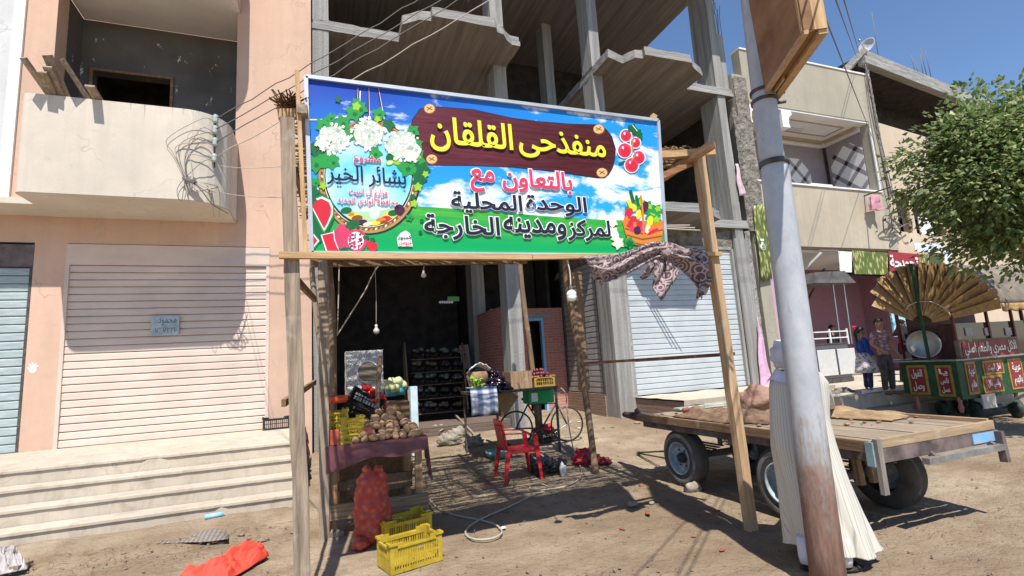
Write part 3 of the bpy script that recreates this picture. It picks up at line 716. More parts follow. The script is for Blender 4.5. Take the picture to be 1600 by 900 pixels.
    for i, (px, hh) in enumerate(((1434, 18), (1441, 30), (1447, 38), (1453, 34), (1372, 70), (1430, 26))):
        a = atY(px, 112 if px > 1400 else 88, y+.7); q = MB(); q.tube([a-Vector((0, 0, .3)), a+Vector((.1*math.sin(i*2.), 0, hh*.026))], .012, 5); q.build('rebar', M['wire'], t)
    q = MB()
    for i in range(14): q.ball(o+ux*random.uniform(.3, 3.2)+Vector((0, random.uniform(0, .5), 11.38)), random.uniform(.05, .13), 6, 4, bump=.6, seed=i)
    q.build('rubble', M['conc_rough'], t)
    cor = MB(); cor.grid(lambda u, v: Vector((17.33+.13*u+.03*mnoise.noise(Vector((u, v*40, 7))), y-.012-.02*(1+mnoise.noise(Vector((u*3, v*45, 4)))), 6.3+4.6*v)), 4, 90, False)
    for i in range(0):
        z = random.uniform(6.3, 11); cor.ball((17.4+random.uniform(-.06, .06), y-.03, z), random.uniform(.015, .04), 6, 4, (1, .5, 1.8), bump=.6, seed=i)
    cor.build('cable_bundle', M['conc_rough'], t)
    return t
bakehouse = bakery()

def bakery_things():
    y = YG
    # satellite dish
    t = thing('satellite_dish', 'pale satellite dish at the roof corner behind the wires', 'satellite dish', (17.5, y+.5, 11.4))
    c = atY(1356, 73, y+.6)
    d = MB(); ax = Vector((-.95, -.1, .25)).normalized()
    d.lathe([(.02, .0), (.12, .012), (.22, .05), (.28, .09), (.29, .09), (.22, .03), (.02, -.02)], c, ax, 20); d.build('dish', M['pale_grey'], t)
    d = MB(); d.tube([(c.x, c.y, 11.36), c+ax*-.02], .03, 8); d.build('mast', M['steel'], t)
    d = MB(); d.tube([c-Vector((0, 0, .4)), c+ax*.5], .012, 6); d.ball(c+ax*.5, .05, 8, 6); d.build('feed_arm', M['steel'], t)
    # banner strip over the shop front
    t = thing('shop_banner', 'long shop banner with wheat ears and a red name panel under the beam', 'banner', (15.5, y-.1, 4.5))
    yb = y-.12
    def strip(xa, xb, ya, yb_, m, nm, d=0):
        q = MB(); a, b, c_, e = atY(xa, ya, yb-d), atY(xb, ya+(xb-xa)*.08, yb-d), atY(xb, yb_+(xb-xa)*.02, yb-d), atY(xa+3, yb_, yb-d)
        q.prism([(0, 0)], (0,0,0), (1,0,0), (0,0,1), (0,1,0)) if False else None
        P = [a, b, c_, e]; B = [p+Vector((0, .012, 0)) for p in P]
        q.add(P+B, [(0, 1, 2, 3), (7, 6, 5, 4), (0, 4, 5, 1), (1, 5, 6, 2), (2, 6, 7, 3), (3, 7, 4, 0)], False)
        return q.build(nm, m, t)
    n = NT('wheat print'); v = n.new('ShaderNodeTexVoronoi'); n.link(n.mapping((7, 1, 2.2), (0, .5, 0)), v.inputs['Vector']); v.inputs['Scale'].default_value = 2
    wheat = n.done(n.mix(n.ramp(v.outputs[0], [(.15, 0.), (.5, 1.)]), (.55, .48, .20), (.10, .14, .03)), .5)
    red = flat('shop red', (.32, .03, .04), .5)
    strip(1310, 1331, 392, 425, M['white'], 'panel'); strip(1332, 1387, 391, 428, wheat, 'panel'); strip(1388, 1437, 393, 428, red, 'panel'); strip(1438, 1450, 397, 424, wheat, 'panel'); strip(1451, 1474, 394, 420, flat('dark green print', (.07, .09, .04)), 'panel')
    strip(1428, 1484, 379, 393, flat('pale blue sign', (.62, .70, .76)), 'panel', .03); strip(1475, 1487, 391, 421, flat('pale blue edge', (.62, .70, .76)), 'panel', .0)
    q = MB(); a, b = atY(1393, 423, yb-.02), atY(1433, 400, yb-.02)
    write(q, 'تحويجة', lambda s, z: (s, yb-.025, z), a.x, b.x, a.z, b.z, .03); q.build('lettering', M['white'], t)
    # vertical green banner on the corner pillar
    t = thing('corner_banner', 'narrow green and yellow wheat banner behind the steel pole', 'banner', (11.7, y-.1, 4))
    q = MB(); c4 = [atY(1177, 322, y-.1), atY(1197, 318, y-.1), atY(1207, 436, y-.1), atY(1190, 440, y-.1)]
    q.grid(lambda u, v: (c4[0]*(1-u)*(1-v)+c4[1]*u*(1-v)+c4[2]*u*v+c4[3]*(1-u)*v)+Vector((0, .03*math.sin(v*7), 0)), 4, 12)
    q.build('cloth', wheat, t, solid=.01)
    q = MB(); a = atY(1190, 382, y-.14)
    write(q, 'ة', lambda s, z: (s, y-.16, z), a.x-.06, a.x+.1, a.z-.15, a.z+.15, .03); q.build('lettering', M['white'], t)
    # pink cloths
    pk = mat('pink cloth', (.62, .30, .36), .9, .25, 6, .3, 20)
    def cloth(name, label, pts, Y, m, amp=.05, cat='cloth'):
        q = MB(); c4 = [atY(px, py, Y) for px, py in pts]
        q.grid(lambda u, v: (c4[0]*(1-u)*(1-v)+c4[1]*u*(1-v)+c4[2]*u*v+c4[3]*(1-u)*v)+Vector((.02*math.sin(v*9), amp*math.sin(u*9+v*2)*v, 0)), 10, 12)
        return tag(q.build(name, m, None, solid=.012), label, cat)
    cloth('hanging_cloth', 'faded pink cloth hung on the balcony drying pole', [(1357, 308), (1373, 304), (1377, 329), (1360, 328)], y-.25, pk)
    cloth('curtain', 'lilac pink curtain beside the grey shutter shop', [(1183, 495), (1190, 520), (1208, 612), (1190, 610)], y-.12, mat('lilac cloth', (.66, .42, .60), .9, .15, 6, .2), .05, 'curtain')
    cloth('curtain', 'pale pink cloth strip on the balcony corner by the bare column', [(1149, 256), (1153, 256), (1164, 305), (1156, 306)], y-.06, mat('pale pink cloth', (.66, .50, .55), .9, .1, 6, .2), .03, 'curtain')
    # drying pole with hooks
    t = thing('drying_pole', 'thin drying pole sticking out of the tiled balcony', 'pole', tuple(atY(1352, 305, y-.02)))
    q = MB(); q.tube([atY(1350, 306, y+.01), atY(1392, 292, y-1.1)], .022, 6); q.build('rod', M['dark_steel'], t)
    # cabinets and counter at the front of the bakery
    t = thing('display_counter', 'white panelled bakery counter with a low railing and glass hood', 'counter', (14, y-.1, .58))
    a, b = atY(1255, 542, y-.2), atY(1312, 598, y-.2); z0 = .585; zt = a.z
    q = MB(); q.box(12.75, b.x-.75, y-.2, y+.6, z0+.05, zt); q.build('cabinet', M['white'], t, bevel=.01)
    for k in range(2):
        q = MB(); x0 = 12.85+k*.78; q.box(x0, x0+.7, y-.225, y-.201, z0+.2, zt-.12); q.build('cabinet_panel', flat('cabinet grey', (.58, .58, .57)), t, bevel=.01)
    q = MB()
    for x in (12.8, 13.5, 14.2): q.bar((x, y-.17, zt), (x, y-.17, zt+.45), .04)
    for h in (.2, .38): q.bar((12.8, y-.17, zt+h), (14.2, y-.17, zt+h), .03)
    q.build('railing', M['white'], t)
    q = MB()
    for x in (13.9, 14.35): q.bar((x, y-.15, zt), (x+.05, y-.15, zt+1.75), .035)
    q.build('hood_post', M['steel'], t)
    q = MB(); q.prism([(0, 0), (1.7, 0), (1.3, .35), (.1, .3)], (12.9, y-.4, zt+1.75), (1, 0, 0), (0, 0, 1), (0, .9, 0)); q.build('hood', mat('dusty dark tin', (.16, .15, .14), .6, .25, 5, .1), t)
    gl = NT('counter glass'); gl.b.inputs['Roughness'].default_value = .06; glm = gl.done((.05, .06, .09), .06, 0, .8)
    t2 = thing('glass_cabinet', 'dark glass cabinet beside the white bakery counter', 'cabinet', (14.5, y-.1, .58))
    q = MB(); q.box(b.x-.72, b.x+.55, y-.2, y+.5, z0+.12, zt+.02); q.build('glass_box', glm, t2, bevel=.01)
    q = MB(); q.box(b.x-.74, b.x+.57, y-.22, y+.52, z0, z0+.118); q.box(b.x-.74, b.x+.57, y-.22, y+.52, zt+.022, zt+.06); q.build('frame', M['dark_steel'], t2)
    # awning arms
    t = thing('awning_arm', 'pale slanting awning arm under the bakery beam', 'awning arm', (13, y, 3.6))
    q = MB(); q.bar(atY(1258, 420, y+.4), atY(1283, 395, y-.05), .06); q.build('arm', M['white'], t)
    q = MB(); q.bar(atY(1288, 420, y+.7), atY(1262, 470, y+1.5), .05); q.build('stay', M['dark_steel'], t)
    # white framed panel and cement blocks on the steps
    t = thing('framed_panel', 'small dark panel in a white frame leaning on the porch step', 'panel', tuple(atG(1390, 655)))
    c0 = atG(1372, 652); q = MB(); yy = c0.y
    q.box(c0.x-.25, c0.x+.55, yy+.012, yy+.04, c0.z, c0.z+.52); q.build('panel', flat('brown panel', (.14, .09, .08)), t)
    q = MB(); q.box(c0.x-.3, c0.x-.25, yy, yy+.05, c0.z, c0.z+.57); q.box(c0.x+.55, c0.x+.6, yy, yy+.05, c0.z, c0.z+.57); q.box(c0.x-.25, c0.x+.55, yy, yy+.05, c0.z+.52, c0.z+.57); q.build('frame', M['white'], t)
    b = MB(); c0 = atG(1318, 648)
    for i in range(26): b.ball(c0+Vector((random.uniform(-.6, .5), random.uniform(-.1, .35), random.uniform(.05, .42))), random.uniform(.1, .22), 7, 5, (1.1, .9, .8), bump=.7, seed=i)
    tag(b.build('rubble_heap', M['conc_rough']), 'heap of pale rubble below the bakery porch', 'rubble')
    # a dark clad shopkeeper in the doorway
bakery_things()

# ------------------------------------------------------------------ steel pole with the back of a wooden sign box
def pole():
    YP = 2.75; LZJ = atY(1208, 256, YP).z; za0 = atY(1186, 147, YP).z
    t = thing('steel_pole', 'stepped steel street pole, rusty at the foot, in the right foreground', 'pole', (3.2, YP, 0))
    n = NT('galvanised rusty steel'); s = n.sep(n.tc.outputs['Object'])
    r = n.noise(n.mapping((1, 1, .6)), 5, 6, .7); r2 = n.noise(n.mapping((2, 2, .35)), 14, 5, .7)
    fac = n.math('ADD', n.math('MULTIPLY', s[2], -.78), n.math('MULTIPLY', n.math('ADD', r, n.math('MULTIPLY', r2, .5)), 1.15))
    rust = n.ramp(fac, [(.0, 0.), (.42, 1.)])
    spots = n.ramp(r2, [(.62, 0.), (.70, 1.)])
    k = n.mix(n.ramp(r, [(.35, 0.), (.7, 1.)]), (.33, .345, .37), (.48, .485, .495)); tan = n.ramp(n.math('ADD', n.math('MULTIPLY', s[2], -.55), n.math('MULTIPLY', r, 1.2)), [(-.0, 0.), (.05, 0.), (.5, 1.)]); k = n.mix(n.math('MULTIPLY', n.ramp(n.math('ADD', n.math('MULTIPLY', s[2], -.4), n.math('MULTIPLY', r2, .9)), [(-.0, 0.), (.02, .15), (.22, .85)]), 1.0), k, (.33, .27, .205))
    k = n.mix(n.math('MULTIPLY', spots, .6), k, (.28, .19, .14))
    rc = n.mix(n.ramp(r2, [(.35, 0.), (.65, 1.)]), (.115, .06, .042), (.235, .135, .098))
    k = n.mix(rust, k, rc); n.bump(r2, .25, .006)
    m = n.done(k, n.math('ADD', .42, n.math('MULTIPLY', rust, .4)), .0, .5)
    p = [atY(1292, 885, YP), atY(1211, 268, YP)]
    d = (p[1]-p[0]).normalized(); base = p[0]-d*(p[0].z/d.z)
    L = lambda z: base + d*(z/d.z)
    q = MB(); q.tube([L(-.2), L(.3), L(1.5), L(LZJ-.11), L(LZJ-.02), L(LZJ)], [.113, .112, .108, .101, .096, .087], 28); q.build('lower_tube', m, t)
    u0 = atY(1204, 235, YP); u1 = atY(1175, 0, YP); du = (u1-u0).normalized()
    q = MB(); q.tube([L(LZJ-.05), u0, u1, u1+du*3], [.088, .088, .084, .08], 24); q.build('upper_tube', m, t)
    q = MB(); q.lathe([(.1, -.02), (.106, -.02), (.106, .02), (.09, .02)], L(LZJ), d, 24); q.build('joint_ring', M['dark_steel'], t)
    for z in (za0-.06, za0+.02):
        q = MB(); c = u0+du*((z-u0.z)/du.z); q.lathe([(.088, -.012), (.1, -.012), (.1, .012), (.088, .012)], c, du, 20); q.tube([c+Vector((.1, 0, 0)), c+Vector((.17, -.05, .0))], .012, 6); q.build('clamp', M['dark_steel'], t)
    # sign box seen from behind and below
    za = za0; A, B_ = atZ(1188, 150, za), atZ(1256, 46, za); A2, B2 = atZ(1214, 151, za), atZ(1292, 43, za)
    b = thing('wooden_sign_box', 'plywood sign box with timber edges fixed high on the steel pole', 'sign box', tuple(A))
    q = MB(); off = (A2-A)*.5+(B2-B_)*.5
    up = Vector((-.03, .0, 1.9))
    q.add([A, B_, B_+off, A+off, A+up, B_+up, B_+off+up, A+off+up], [(0,3,2,1),(4,5,6,7),(0,1,5,4),(1,2,6,5),(2,3,7,6),(3,0,4,7)], False)
    q.build('plywood', mat('stained plywood', (.30, .165, .085), .8, .35, 2.2, .1, 20, c2=(.17, .085, .04), stretch=(1, 1, 2.0)), b)
    q = MB(); e = (B_-A).normalized(); w_ = .05
    q.bar(A+off*.88-Vector((0, 0, .015)), B_+off*.88-Vector((0, 0, .015)), .055, .03); q.bar(A+off*.1-Vector((0, 0, .015)), B_+off*.1-Vector((0, 0, .015)), .03, .03)
    q.bar(A+off*.5+e*.05-Vector((0,0,.02)), A+off*.5+e*.3-Vector((0,0,.02)), .012, .03)
    q.build('bottom_batten', m_wood('pale batten', (.55, .36, .20), 'y', .2), b)
    q = MB(); q.bar(B_+off*.5-e*.012, B_+off*.5-e*.012+up, .155, .024, up=e); q.build('edge_board', M['wood_new'], b)
pole()

# ------------------------------------------------------------------ overhead cables
def cables():
    ins = [(337, 186), (336, 203), (336, 222), (335, 247)]; tops = [(624, 0), (660, 0), (687, 0), (740, 0)]
    mids = [(480, 98), (480, 118), (501, 121), (547, 127)]
    yb = 9.30
    rack = thing('insulator_rack', 'rack of four glass insulators on the rounded balcony corner', 'insulators', tuple(atY(335, 250, yb)))
    q = MB(); q.bar(atY(336, 178, yb), atY(334, 262, yb), .04, .03); q.build('bracket', M['dark_steel'], rack)
    gl = flat('insulator glaze', (.42, .47, .46), .15, .6)
    for i, (x, y) in enumerate(ins):
        c = atY(x, y, yb-.07); q = MB(); q.lathe([(.001, -.075), (.03, -.07), (.05, -.05), (.03, -.03), (.05, -.005), (.032, .02), (.05, .045), (.03, .07), (.001, .075)], c, (0, 0, 1), 12); q.build('insulator', gl, rack)
    for i in range(4):
        a = atY(*ins[i], yb-.09); x, y = tops[i]; mx, my = mids[i]
        e = atY(x+(x-mx)*.5, y+(y-my)*.5, 8.0-.2*i); e = a+(e-a)*3.0
        m_ = .5*(a+e)
        pts = []
        for k in range(61):
            u = k/60; p = a.lerp(e, u); pts.append(p-Vector((0, 0, 1))*.30*4*u*(1-u)+Vector((.012*math.sin(k*2.3+i), 0, .016*math.sin(k*1.7+i*2))))
        q = MB(); q.tube(pts, .0085, 6); tag(q.build('overhead_cable', M['wire'] if i != 3 else M['wire_pale'], None), 'overhead cable from the %s glass insulator to the upper right' % ('topmost', 'second', 'third', 'lowest')[i], 'cable', 'overhead cables from the balcony corner')
    # tangle of service wires
    t = thing('wire_tangle', 'tangle of loose service wires on the balcony front below the insulators', 'wires', tuple(atY(295, 280, 9.1)))
    rnd = random.Random(4)
    for i in range(8):
        x, y = ins[i % 4]; a = atY(x-2, y+4, yb-.1)
        r1 = rnd.uniform(20, 75); cx, cy = x-rnd.uniform(25, 45), y+rnd.uniform(10, 60)
        pts = [a, atY(x-rnd.uniform(15, 30), y-rnd.uniform(-14, 10), yb-.2-.02*i/13), atY(max(262, cx-r1*.5), cy-rnd.uniform(-10, 25), 9.08), atY(max(264, cx-r1*.35), cy+rnd.uniform(15, 40), 9.08), atY(296+rnd.uniform(-8, 8), 280+rnd.uniform(-6, 6), 9.06)]
        q = MB(); q.tube(smooth_path(pts, 6), rnd.choice([.004, .005, .007]), 5); q.build('wire', M['wire'] if i % 3 else M['wire_pale'], t)
    for i in range(6):
        pts = [atY(297, 281, 9.06), atY(310+6*i, 292+rnd.uniform(-10, 12), 9.03), atY(330+rnd.uniform(-6, 12), 300+rnd.uniform(-5, 20), 9.2), atY(345+rnd.uniform(-15, 28), 318+rnd.uniform(-12, 22), 9.5)]
        q = MB(); q.tube(smooth_path(pts, 6), .008, 5); q.build('wire', M['wire'] if i % 2 else M['wire_pale'], t)
    q = MB()
    for i in range(7): q.bar(atY(285+i*3, 278+(i % 3)*3, 9.05), atY(300+i, 283+(i % 4), 9.02), .03)
    q.build('splice_bundle', M['wire'], t)
    for x0, y0, x1, y1, lab in ((343, 258, 440, 260, 'thin pale wire from the balcony corner to the grey post'), (345, 300, 455, 308, 'faint lower wire from the balcony to the sign post')):
        q = MB(); q.tube(catenary(atY(x0, y0, 9.5), atY(x1, y1, 4.0), .03, 8), .004, 5); tag(q.build('service_wire', M['wire_pale'], None), lab, 'cable')
    # wires on the right that run down to the far house corner
    for i, (x0, y0, x1, y1, lab) in enumerate(((1303, -12, 1338, 88, 'left one of the two close wires against the blue sky'), (1316, -12, 1343, 84, 'right one of the two close wires against the blue sky'), (1288, 20, 1366, 222, 'long wire that crosses the render above the tiled balcony'))):
        q = MB(); w1 = atY(x1, y1, 10.35); w0 = w1+(atY(x0, y0, 3.0)-w1)*2.2; q.tube(catenary(w0, w1, .05, 24), .007, 5); tag(q.build('overhead_cable', M['wire'], None), lab, 'cable')
    q = MB(); q.tube(smooth_path([atY(1352, 100, 10.4), atY(1362, 180, 10.42), atY(1385, 270, 10.3), atY(1398, 320, 10.3)], 5), .02, 5); q.tube(smooth_path([atY(1352, 100, 10.38), atY(1372, 200, 10.4), atY(1395, 300, 10.3), atY(1393, 340, 10.25)], 5), .014, 5)
    tag(q.build('down_wires', M['wire'], None), 'pair of wires running down the corner between the two beige walls', 'cable')
    t = thing('wire_cluster', 'cluster of wires and fittings on the wall under the drying pole', 'wires', tuple(atY(1398, 340, 10.3)))
    for i in range(9):
        c = (1398+rnd.uniform(-14, 16), 340+rnd.uniform(-14, 14)); q = MB(); q.tube(smooth_path([atY(c[0], c[1], 10.3), atY(c[0]+rnd.uniform(-12, 12), c[1]+rnd.uniform(-8, 14), 10.2), atY(c[0]+rnd.uniform(-20, 20), c[1]+rnd.uniform(0, 30), 10.4)], 4), .018, 5); q.build('wire', M['wire'], t)
cables()

# planks resting on the balcony parapet
def planks():
    data = [((36, 90), (78, 152), .9), ((74, 86), (102, 156), .6), ((97, 92), (138, 158), .4), ((74, 104), (96, 155), .25), ((65, 112), (84, 150), .1), ((140, 134), (154, 162), .0)]
    labs = ['leftmost plank leaning out over the balcony parapet', 'plank behind the others on the balcony parapet', 'longest wide plank leaning out over the balcony parapet', 'narrow plank in the middle of the balcony bundle', 'short plank under the leftmost one on the balcony', 'short pale plank at the right end of the balcony bundle']
    for (a, b, k), lab in zip(data, labs):
        base = atY(*b, 9.19); base.z = 6.16
        tip = atY(*a, 8.86-.06*k)
        d = (tip-base); q = MB(); q.bar(tip, base-d*1.3, .125, .035, up=(0, -.4, 1)); tag(q.build('plank', M['wood_grey_y'], None), lab, 'plank', 'planks on the balcony parapet')
planks()

# ------------------------------------------------------------------ tree
def tree():
    YT = 4.35; c = atY(1562, 258, YT); rnd = random.Random(11); K = YT/5.2
    t = thing('leafy_tree', 'dense green street tree leaning in from the right edge', 'tree', (c.x+1.5, YT+.2, 0))
    base = Vector((c.x+1.5, YT+.2, 0))
    tr = MB(); top = Vector((c.x+.8, YT+.1, c.z-.5))
    tr.tube(smooth_path([base-Vector((0,0,.1)), base+Vector((-.05, .05, 1.1)), base+Vector((-.25, 0, 2.1)), top], 5), [.24-.006*i for i in range(16)], 12); tr.build('trunk', mat('bark', (.16, .12, .085), .95, .3, 12, .8, 20, stretch=(1, 1, .3), bd=.03), t)
    cl = []
    lobes = [(c, Vector((1.4, 1.5, 1.25)), 95), (c+Vector((1.3, .2, .4)), Vector((1.5, 1.6, 1.6)), 80), (c+Vector((.2, 0, -1.0)), Vector((1.05, 1.2, .8)), 55), (c+Vector((-.75, -.1, -.35)), Vector((.6, .8, .55)), 34), (c+Vector((1.0, -.3, -1.45)), Vector((.9, 1.0, .8)), 50), (c+Vector((.55, .1, 1.0)), Vector((.9, .9, .65)), 34), (c+Vector((-.3, 0, .6)), Vector((.8, .8, .6)), 34)]
    lim = MB()
    lobes = [(c+(ce-c)*K, ra*K*.93, int(nn*.8)) for ce, ra, nn in lobes]
    for ce, ra, nn in lobes:
        lim.tube(smooth_path([top-Vector((0, 0, .4)), top.lerp(ce, .55)+Vector((0, 0, -.15)), ce], 4), [.09-.008*i for i in range(9)], 7)
        for i in range(nn):
            d = Vector((rnd.gauss(0, 1), rnd.gauss(0, 1), rnd.gauss(0, 1))).normalized(); q = rnd.uniform(.55, 1.05)
            p = ce+Vector((d.x*ra.x, d.y*ra.y, d.z*ra.z))*q*(1+.55*mnoise.noise(d*2.4+ce))
            cl.append((p, d)); 
            if rnd.random() < .5: lim.tube([ce.lerp(p, .15), ce.lerp(p, .6)+Vector((0, 0, .08)), p], [.022, .012, .005], 5)
    lim.build('limb', M['wood_brown_z'], t)
    cr = MB()
    for p, d in cl:
        ns = rnd.randint(60, 115); rr = rnd.uniform(.16, .36); tone = rnd.random()
        for k in range(ns):
            o = Vector((rnd.gauss(0, 1), rnd.gauss(0, 1), rnd.gauss(0, .8)))*rr*.62; o.z -= .35*(o.x*o.x+o.y*o.y)/rr
            q = p+o; ax = (o.normalized()*.7+d*.5+Vector((rnd.uniform(-.5, .5), rnd.uniform(-.5, .5), rnd.uniform(-.75, .15)))).normalized()
            L = rnd.uniform(.06, .125); W = L*rnd.uniform(.30, .42)
            side = ax.cross(Vector((rnd.uniform(-.6, .6), rnd.uniform(-.6, .6), 1))).normalized(); nn = side.cross(ax)*(L*.16)
            cr.mi = 0 if rnd.random() < .5+.3*(tone-.5) else (1 if rnd.random() < .75 else 2)
            b0 = len(cr.v)
            cr.v += [tuple(q), tuple(q+ax*L*.45+side*W-nn), tuple(q+ax*L), tuple(q+ax*L*.45-side*W-nn), ]
            cr.f.append([b0, b0+1, b0+2]); cr.f.append([b0, b0+2, b0+3]); cr.m += [cr.mi]*2; cr.sm += [False]*2
    def leaf(nm, c_):
        n = NT(nm); n.done(n.mix(n.ramp(n.noise(n.mapping(), 4, 3), [(.35, 0.), (.65, 1.)]), mul(c_, .75), mul(c_, 1.2)), .5, 0, .35)
        tr_ = n.new('ShaderNodeBsdfTranslucent'); tr_.inputs[0].default_value = (*mul(c_, 1.5), 1); ms = n.new('ShaderNodeMixShader'); ms.inputs[0].default_value = .40
        out = n.n['Material Output']; n.link(n.b.outputs[0], ms.inputs[1]); n.link(tr_.outputs[0], ms.inputs[2]); n.link(ms.outputs[0], out.inputs[0]); return n.mat
    cr.build('crown', [leaf('leaf green', (.185, .235, .085)), leaf('leaf dark', (.10, .155, .055)), leaf('leaf light', (.38, .41, .19))], t)
tree()
# ------------------------------------------------------------------ shop sign
YS = 3.9
def sign():
    t = thing('shop_signboard', 'large printed shop signboard with Arabic lettering on a sky and meadow picture', 'signboard', (1.53, YS, 2.54))
    P = lambda x, y, d=0: atY(x, y, YS-d)
    A, B_, C, D = P(478, 121), P(1027, 189), P(1040, 399.5), P(487, 396)
    # printed sheet
    n = NT('printed sky and meadow'); s = n.sep(n.tc.outputs['Object'])   # object origin sits at (1.53, YS, 2.54)
    cl = n.noise(n.mapping((1.15, 1, 2.3), (0, .15, 0)), 1.7, 6, .62, .3)
    hz = n.math('MULTIPLY', s[2], .72)                                    # height over the print, 0..1
    side = n.math('MULTIPLY', n.math('ADD', s[0], 1.6), .31)
    dark = n.math('MULTIPLY', n.math('MULTIPLY', n.ramp(hz, [(.35, 0.), (.95, 1.)]), n.ramp(side, [(.15, 1.), (.75, .25)])), 1.0)
    blue = n.mix(dark, (.02, .34, .86), (.006, .05, .40))
    cf = n.math('ADD', cl, n.math('ADD', n.math('MULTIPLY', n.ramp(hz, [(.25, 1.), (.62, 0.)]), .13), n.math('MULTIPLY', n.ramp(side, [(.72, 0.), (.85, 1.)]), .08)))
    k = n.mix(n.ramp(cf, [(.545, 0.), (.64, 1.)]), blue, (.78, .83, .90))
    gz_ = n.math('ADD', s[2], n.math('MULTIPLY', n.math('SINE', n.math('MULTIPLY', s[0], 1.9)), .018))
    gn = n.noise(n.mapping((.8, 1, 6)), 3.0, 5, .6, .5)
    gr = n.mix(n.ramp(gn, [(.35, 0.), (.68, 1.)]), (.004, .26, .035), (.13, .50, .03))
    gr = n.mix(n.ramp(gz_, [(.10, 0.), (.42, 1.)]), (.0, .33, .09), gr)
    k = n.mix(n.math('LESS_THAN', gz_, .385), k, gr)
    pm = n.done(k, .38, 0, .35)
    pts = [A, B_, C, D]; back = Vector((0, .012, 0))
    q = MB(); V = [p for p in pts]+[p+back for p in pts]
    q.add(V, [(0, 3, 2, 1), (4, 5, 6, 7), (0, 1, 5, 4), (1, 2, 6, 5), (2, 3, 7, 6), (3, 0, 4, 7)], False)
    q.build('printed_panel', pm, t)
    al = mat('aluminium edging', (.55, .58, .62), .4, .1, 5, .05, metal=.4)
    q = MB()
    for a, b in ((A, B_), (B_, C), (C, D), (D, A)): q.bar(a+Vector((0, -.008, 0)), b+Vector((0, -.008, 0)), .03, .03, up=(0, 1, 0))
    q.build('frame', al, t)
    # flat printed shapes; every colour layer lies a hair in front of the one below
    class L:
        def __init__(s, d): s.d = d; s.q = MB(); s.mats = []
        def use(s, m):
            if m not in s.mats: s.mats.append(m)
            s.q.mi = s.mats.index(m); return s
        def poly(s, pts):
            v = [P(x, y, s.d) for x, y in pts]
            c = sum(v, Vector((0, 0, 0)))/len(v); m_ = len(v)
            s.q.add(v+[c], [(i, (i+1) % m_, m_) for i in range(m_)], False); s.d += .000018
        def ell(s, x, y, rx, ry=None, rot=0, n=18, a0=0, a1=360):
            ry = rx if ry is None else ry; c, sn = math.cos(R(rot)), math.sin(R(rot))
            s.poly([(x+px*c-py*sn, y+px*sn+py*c) for px, py in poly_circle(rx, n, 0, 0, a0, a1, ry)])
        def line(s, pts, w):
            for (x0, y0), (x1, y1) in zip(pts, pts[1:]):
                L_ = math.hypot(x1-x0, y1-y0) or 1; nx, ny = -(y1-y0)/L_*w/2, (x1-x0)/L_*w/2
                s.poly([(x0+nx, y0+ny), (x1+nx, y1+ny), (x1-nx, y1-ny), (x0-nx, y0-ny)])
        def leafy(s, x, y, r, rot):
            pts = []
            for i in range(15):
                a = rot+360*i/15; rr = r*(1 if i % 3 == 0 else .62 if i % 3 == 1 else .75); pts.append((x+rr*math.cos(R(a)), y+rr*math.sin(R(a))))
            s.poly(pts)
        def build(s, nm): return s.q.build(nm, s.mats, t)
    ink = lambda nm, c: flat('ink '+nm, c, .38, .35)
    wht, blk, red, grn, dgr, yel, org, ppl, crm, brn, gold = ink('white', (.84, .84, .82)), ink('black', (.015, .02, .035)), ink('red', (.62, .02, .04)), ink('green', (.02, .30, .05)), ink('dark green', (.008, .13, .035)), ink('yellow', (.80, .68, .03)), ink('orange', (.70, .20, .02)), ink('purple', (.07, .015, .05)), ink('cream', (.72, .70, .52)), ink('brown', (.22, .08, .02)), ink('gold', (.42, .26, .08))
    pink = ink('raspberry', (.66, .045, .13)); lgr = ink('lime', (.30, .55, .03)); sk = ink('pale sky', (.42, .70, .88)); rose = ink('rose', (.55, .05, .13))
    rnd = random.Random(5)
    # wooden name plank
    pl = L(.0015)
    n = NT('printed plank'); g = n.noise(n.mapping((.5, 1, 9)), 5, 6, .7, .8)
    xk = n.ramp(n.math('ADD', n.math('MULTIPLY', n.sep(n.tc.outputs['Object'])[0], .4), .45), [(.0, 0.), (1., 1.)])
    plm = n.done(n.mix(n.ramp(g, [(.35, 0.), (.66, 1.)]), n.mix(xk, (.075, .008, .016), (.030, .006, .008)), n.mix(xk, (.17, .025, .04), (.085, .018, .018))), .4, 0, .3)
    shp = [(657, 171), (679, 167.5), (740, 172), (800, 185), (840, 190), (890, 194), (935, 195), (946, 202), (955, 213), (961, 232), (960, 248), (956, 262), (950, 272), (944, 277), (932, 277), (860, 266.5), (800, 260.5), (740, 258), (680, 257.5), (668, 257), (660, 248), (652, 236), (644, 218), (642, 203), (645, 188)]
    pl.use(blk); pl.poly([(800+(x-800)*1.008, 220+(y-220)*1.03) for x, y in shp]); pl.use(plm); pl.poly(shp)
    for x, y in ((671, 169.5), (674.5, 248.5), (935.5, 201.5), (940.5, 269.5)):
        pl.use(brn); pl.ell(x+.6, y+.8, 9.4, 8); pl.use(gold.copy() if False else ink('peach', (.72, .46, .20))); pl.ell(x, y, 8.2, 7); pl.use(brn); pl.line([(x-4.5, y-2.2), (x+4.5, y+2.2)], 1.5); pl.line([(x-3.5, y+2.8), (x+3.5, y-2.8)], 1.5)
    pl.build('printed_plank')
    # oval with gold braid, blossom and fruit
    ov = L(.0015)
    ov.use(blk); ov.ell(577, 277, 81, 90, 0, 40); ov.use(gold); ov.ell(576, 276, 79, 88.5, 0, 40); ov.use(brn); ov.ell(576, 275, 75.5, 85.5, 0, 40)
    for i in range(58):
        a = 360*i/58; ov.use(crm if i % 2 else gold); ov.ell(576+73*math.cos(R(a)), 275.5+83*math.sin(R(a)), 2.6, 1.6, a+60, 8)
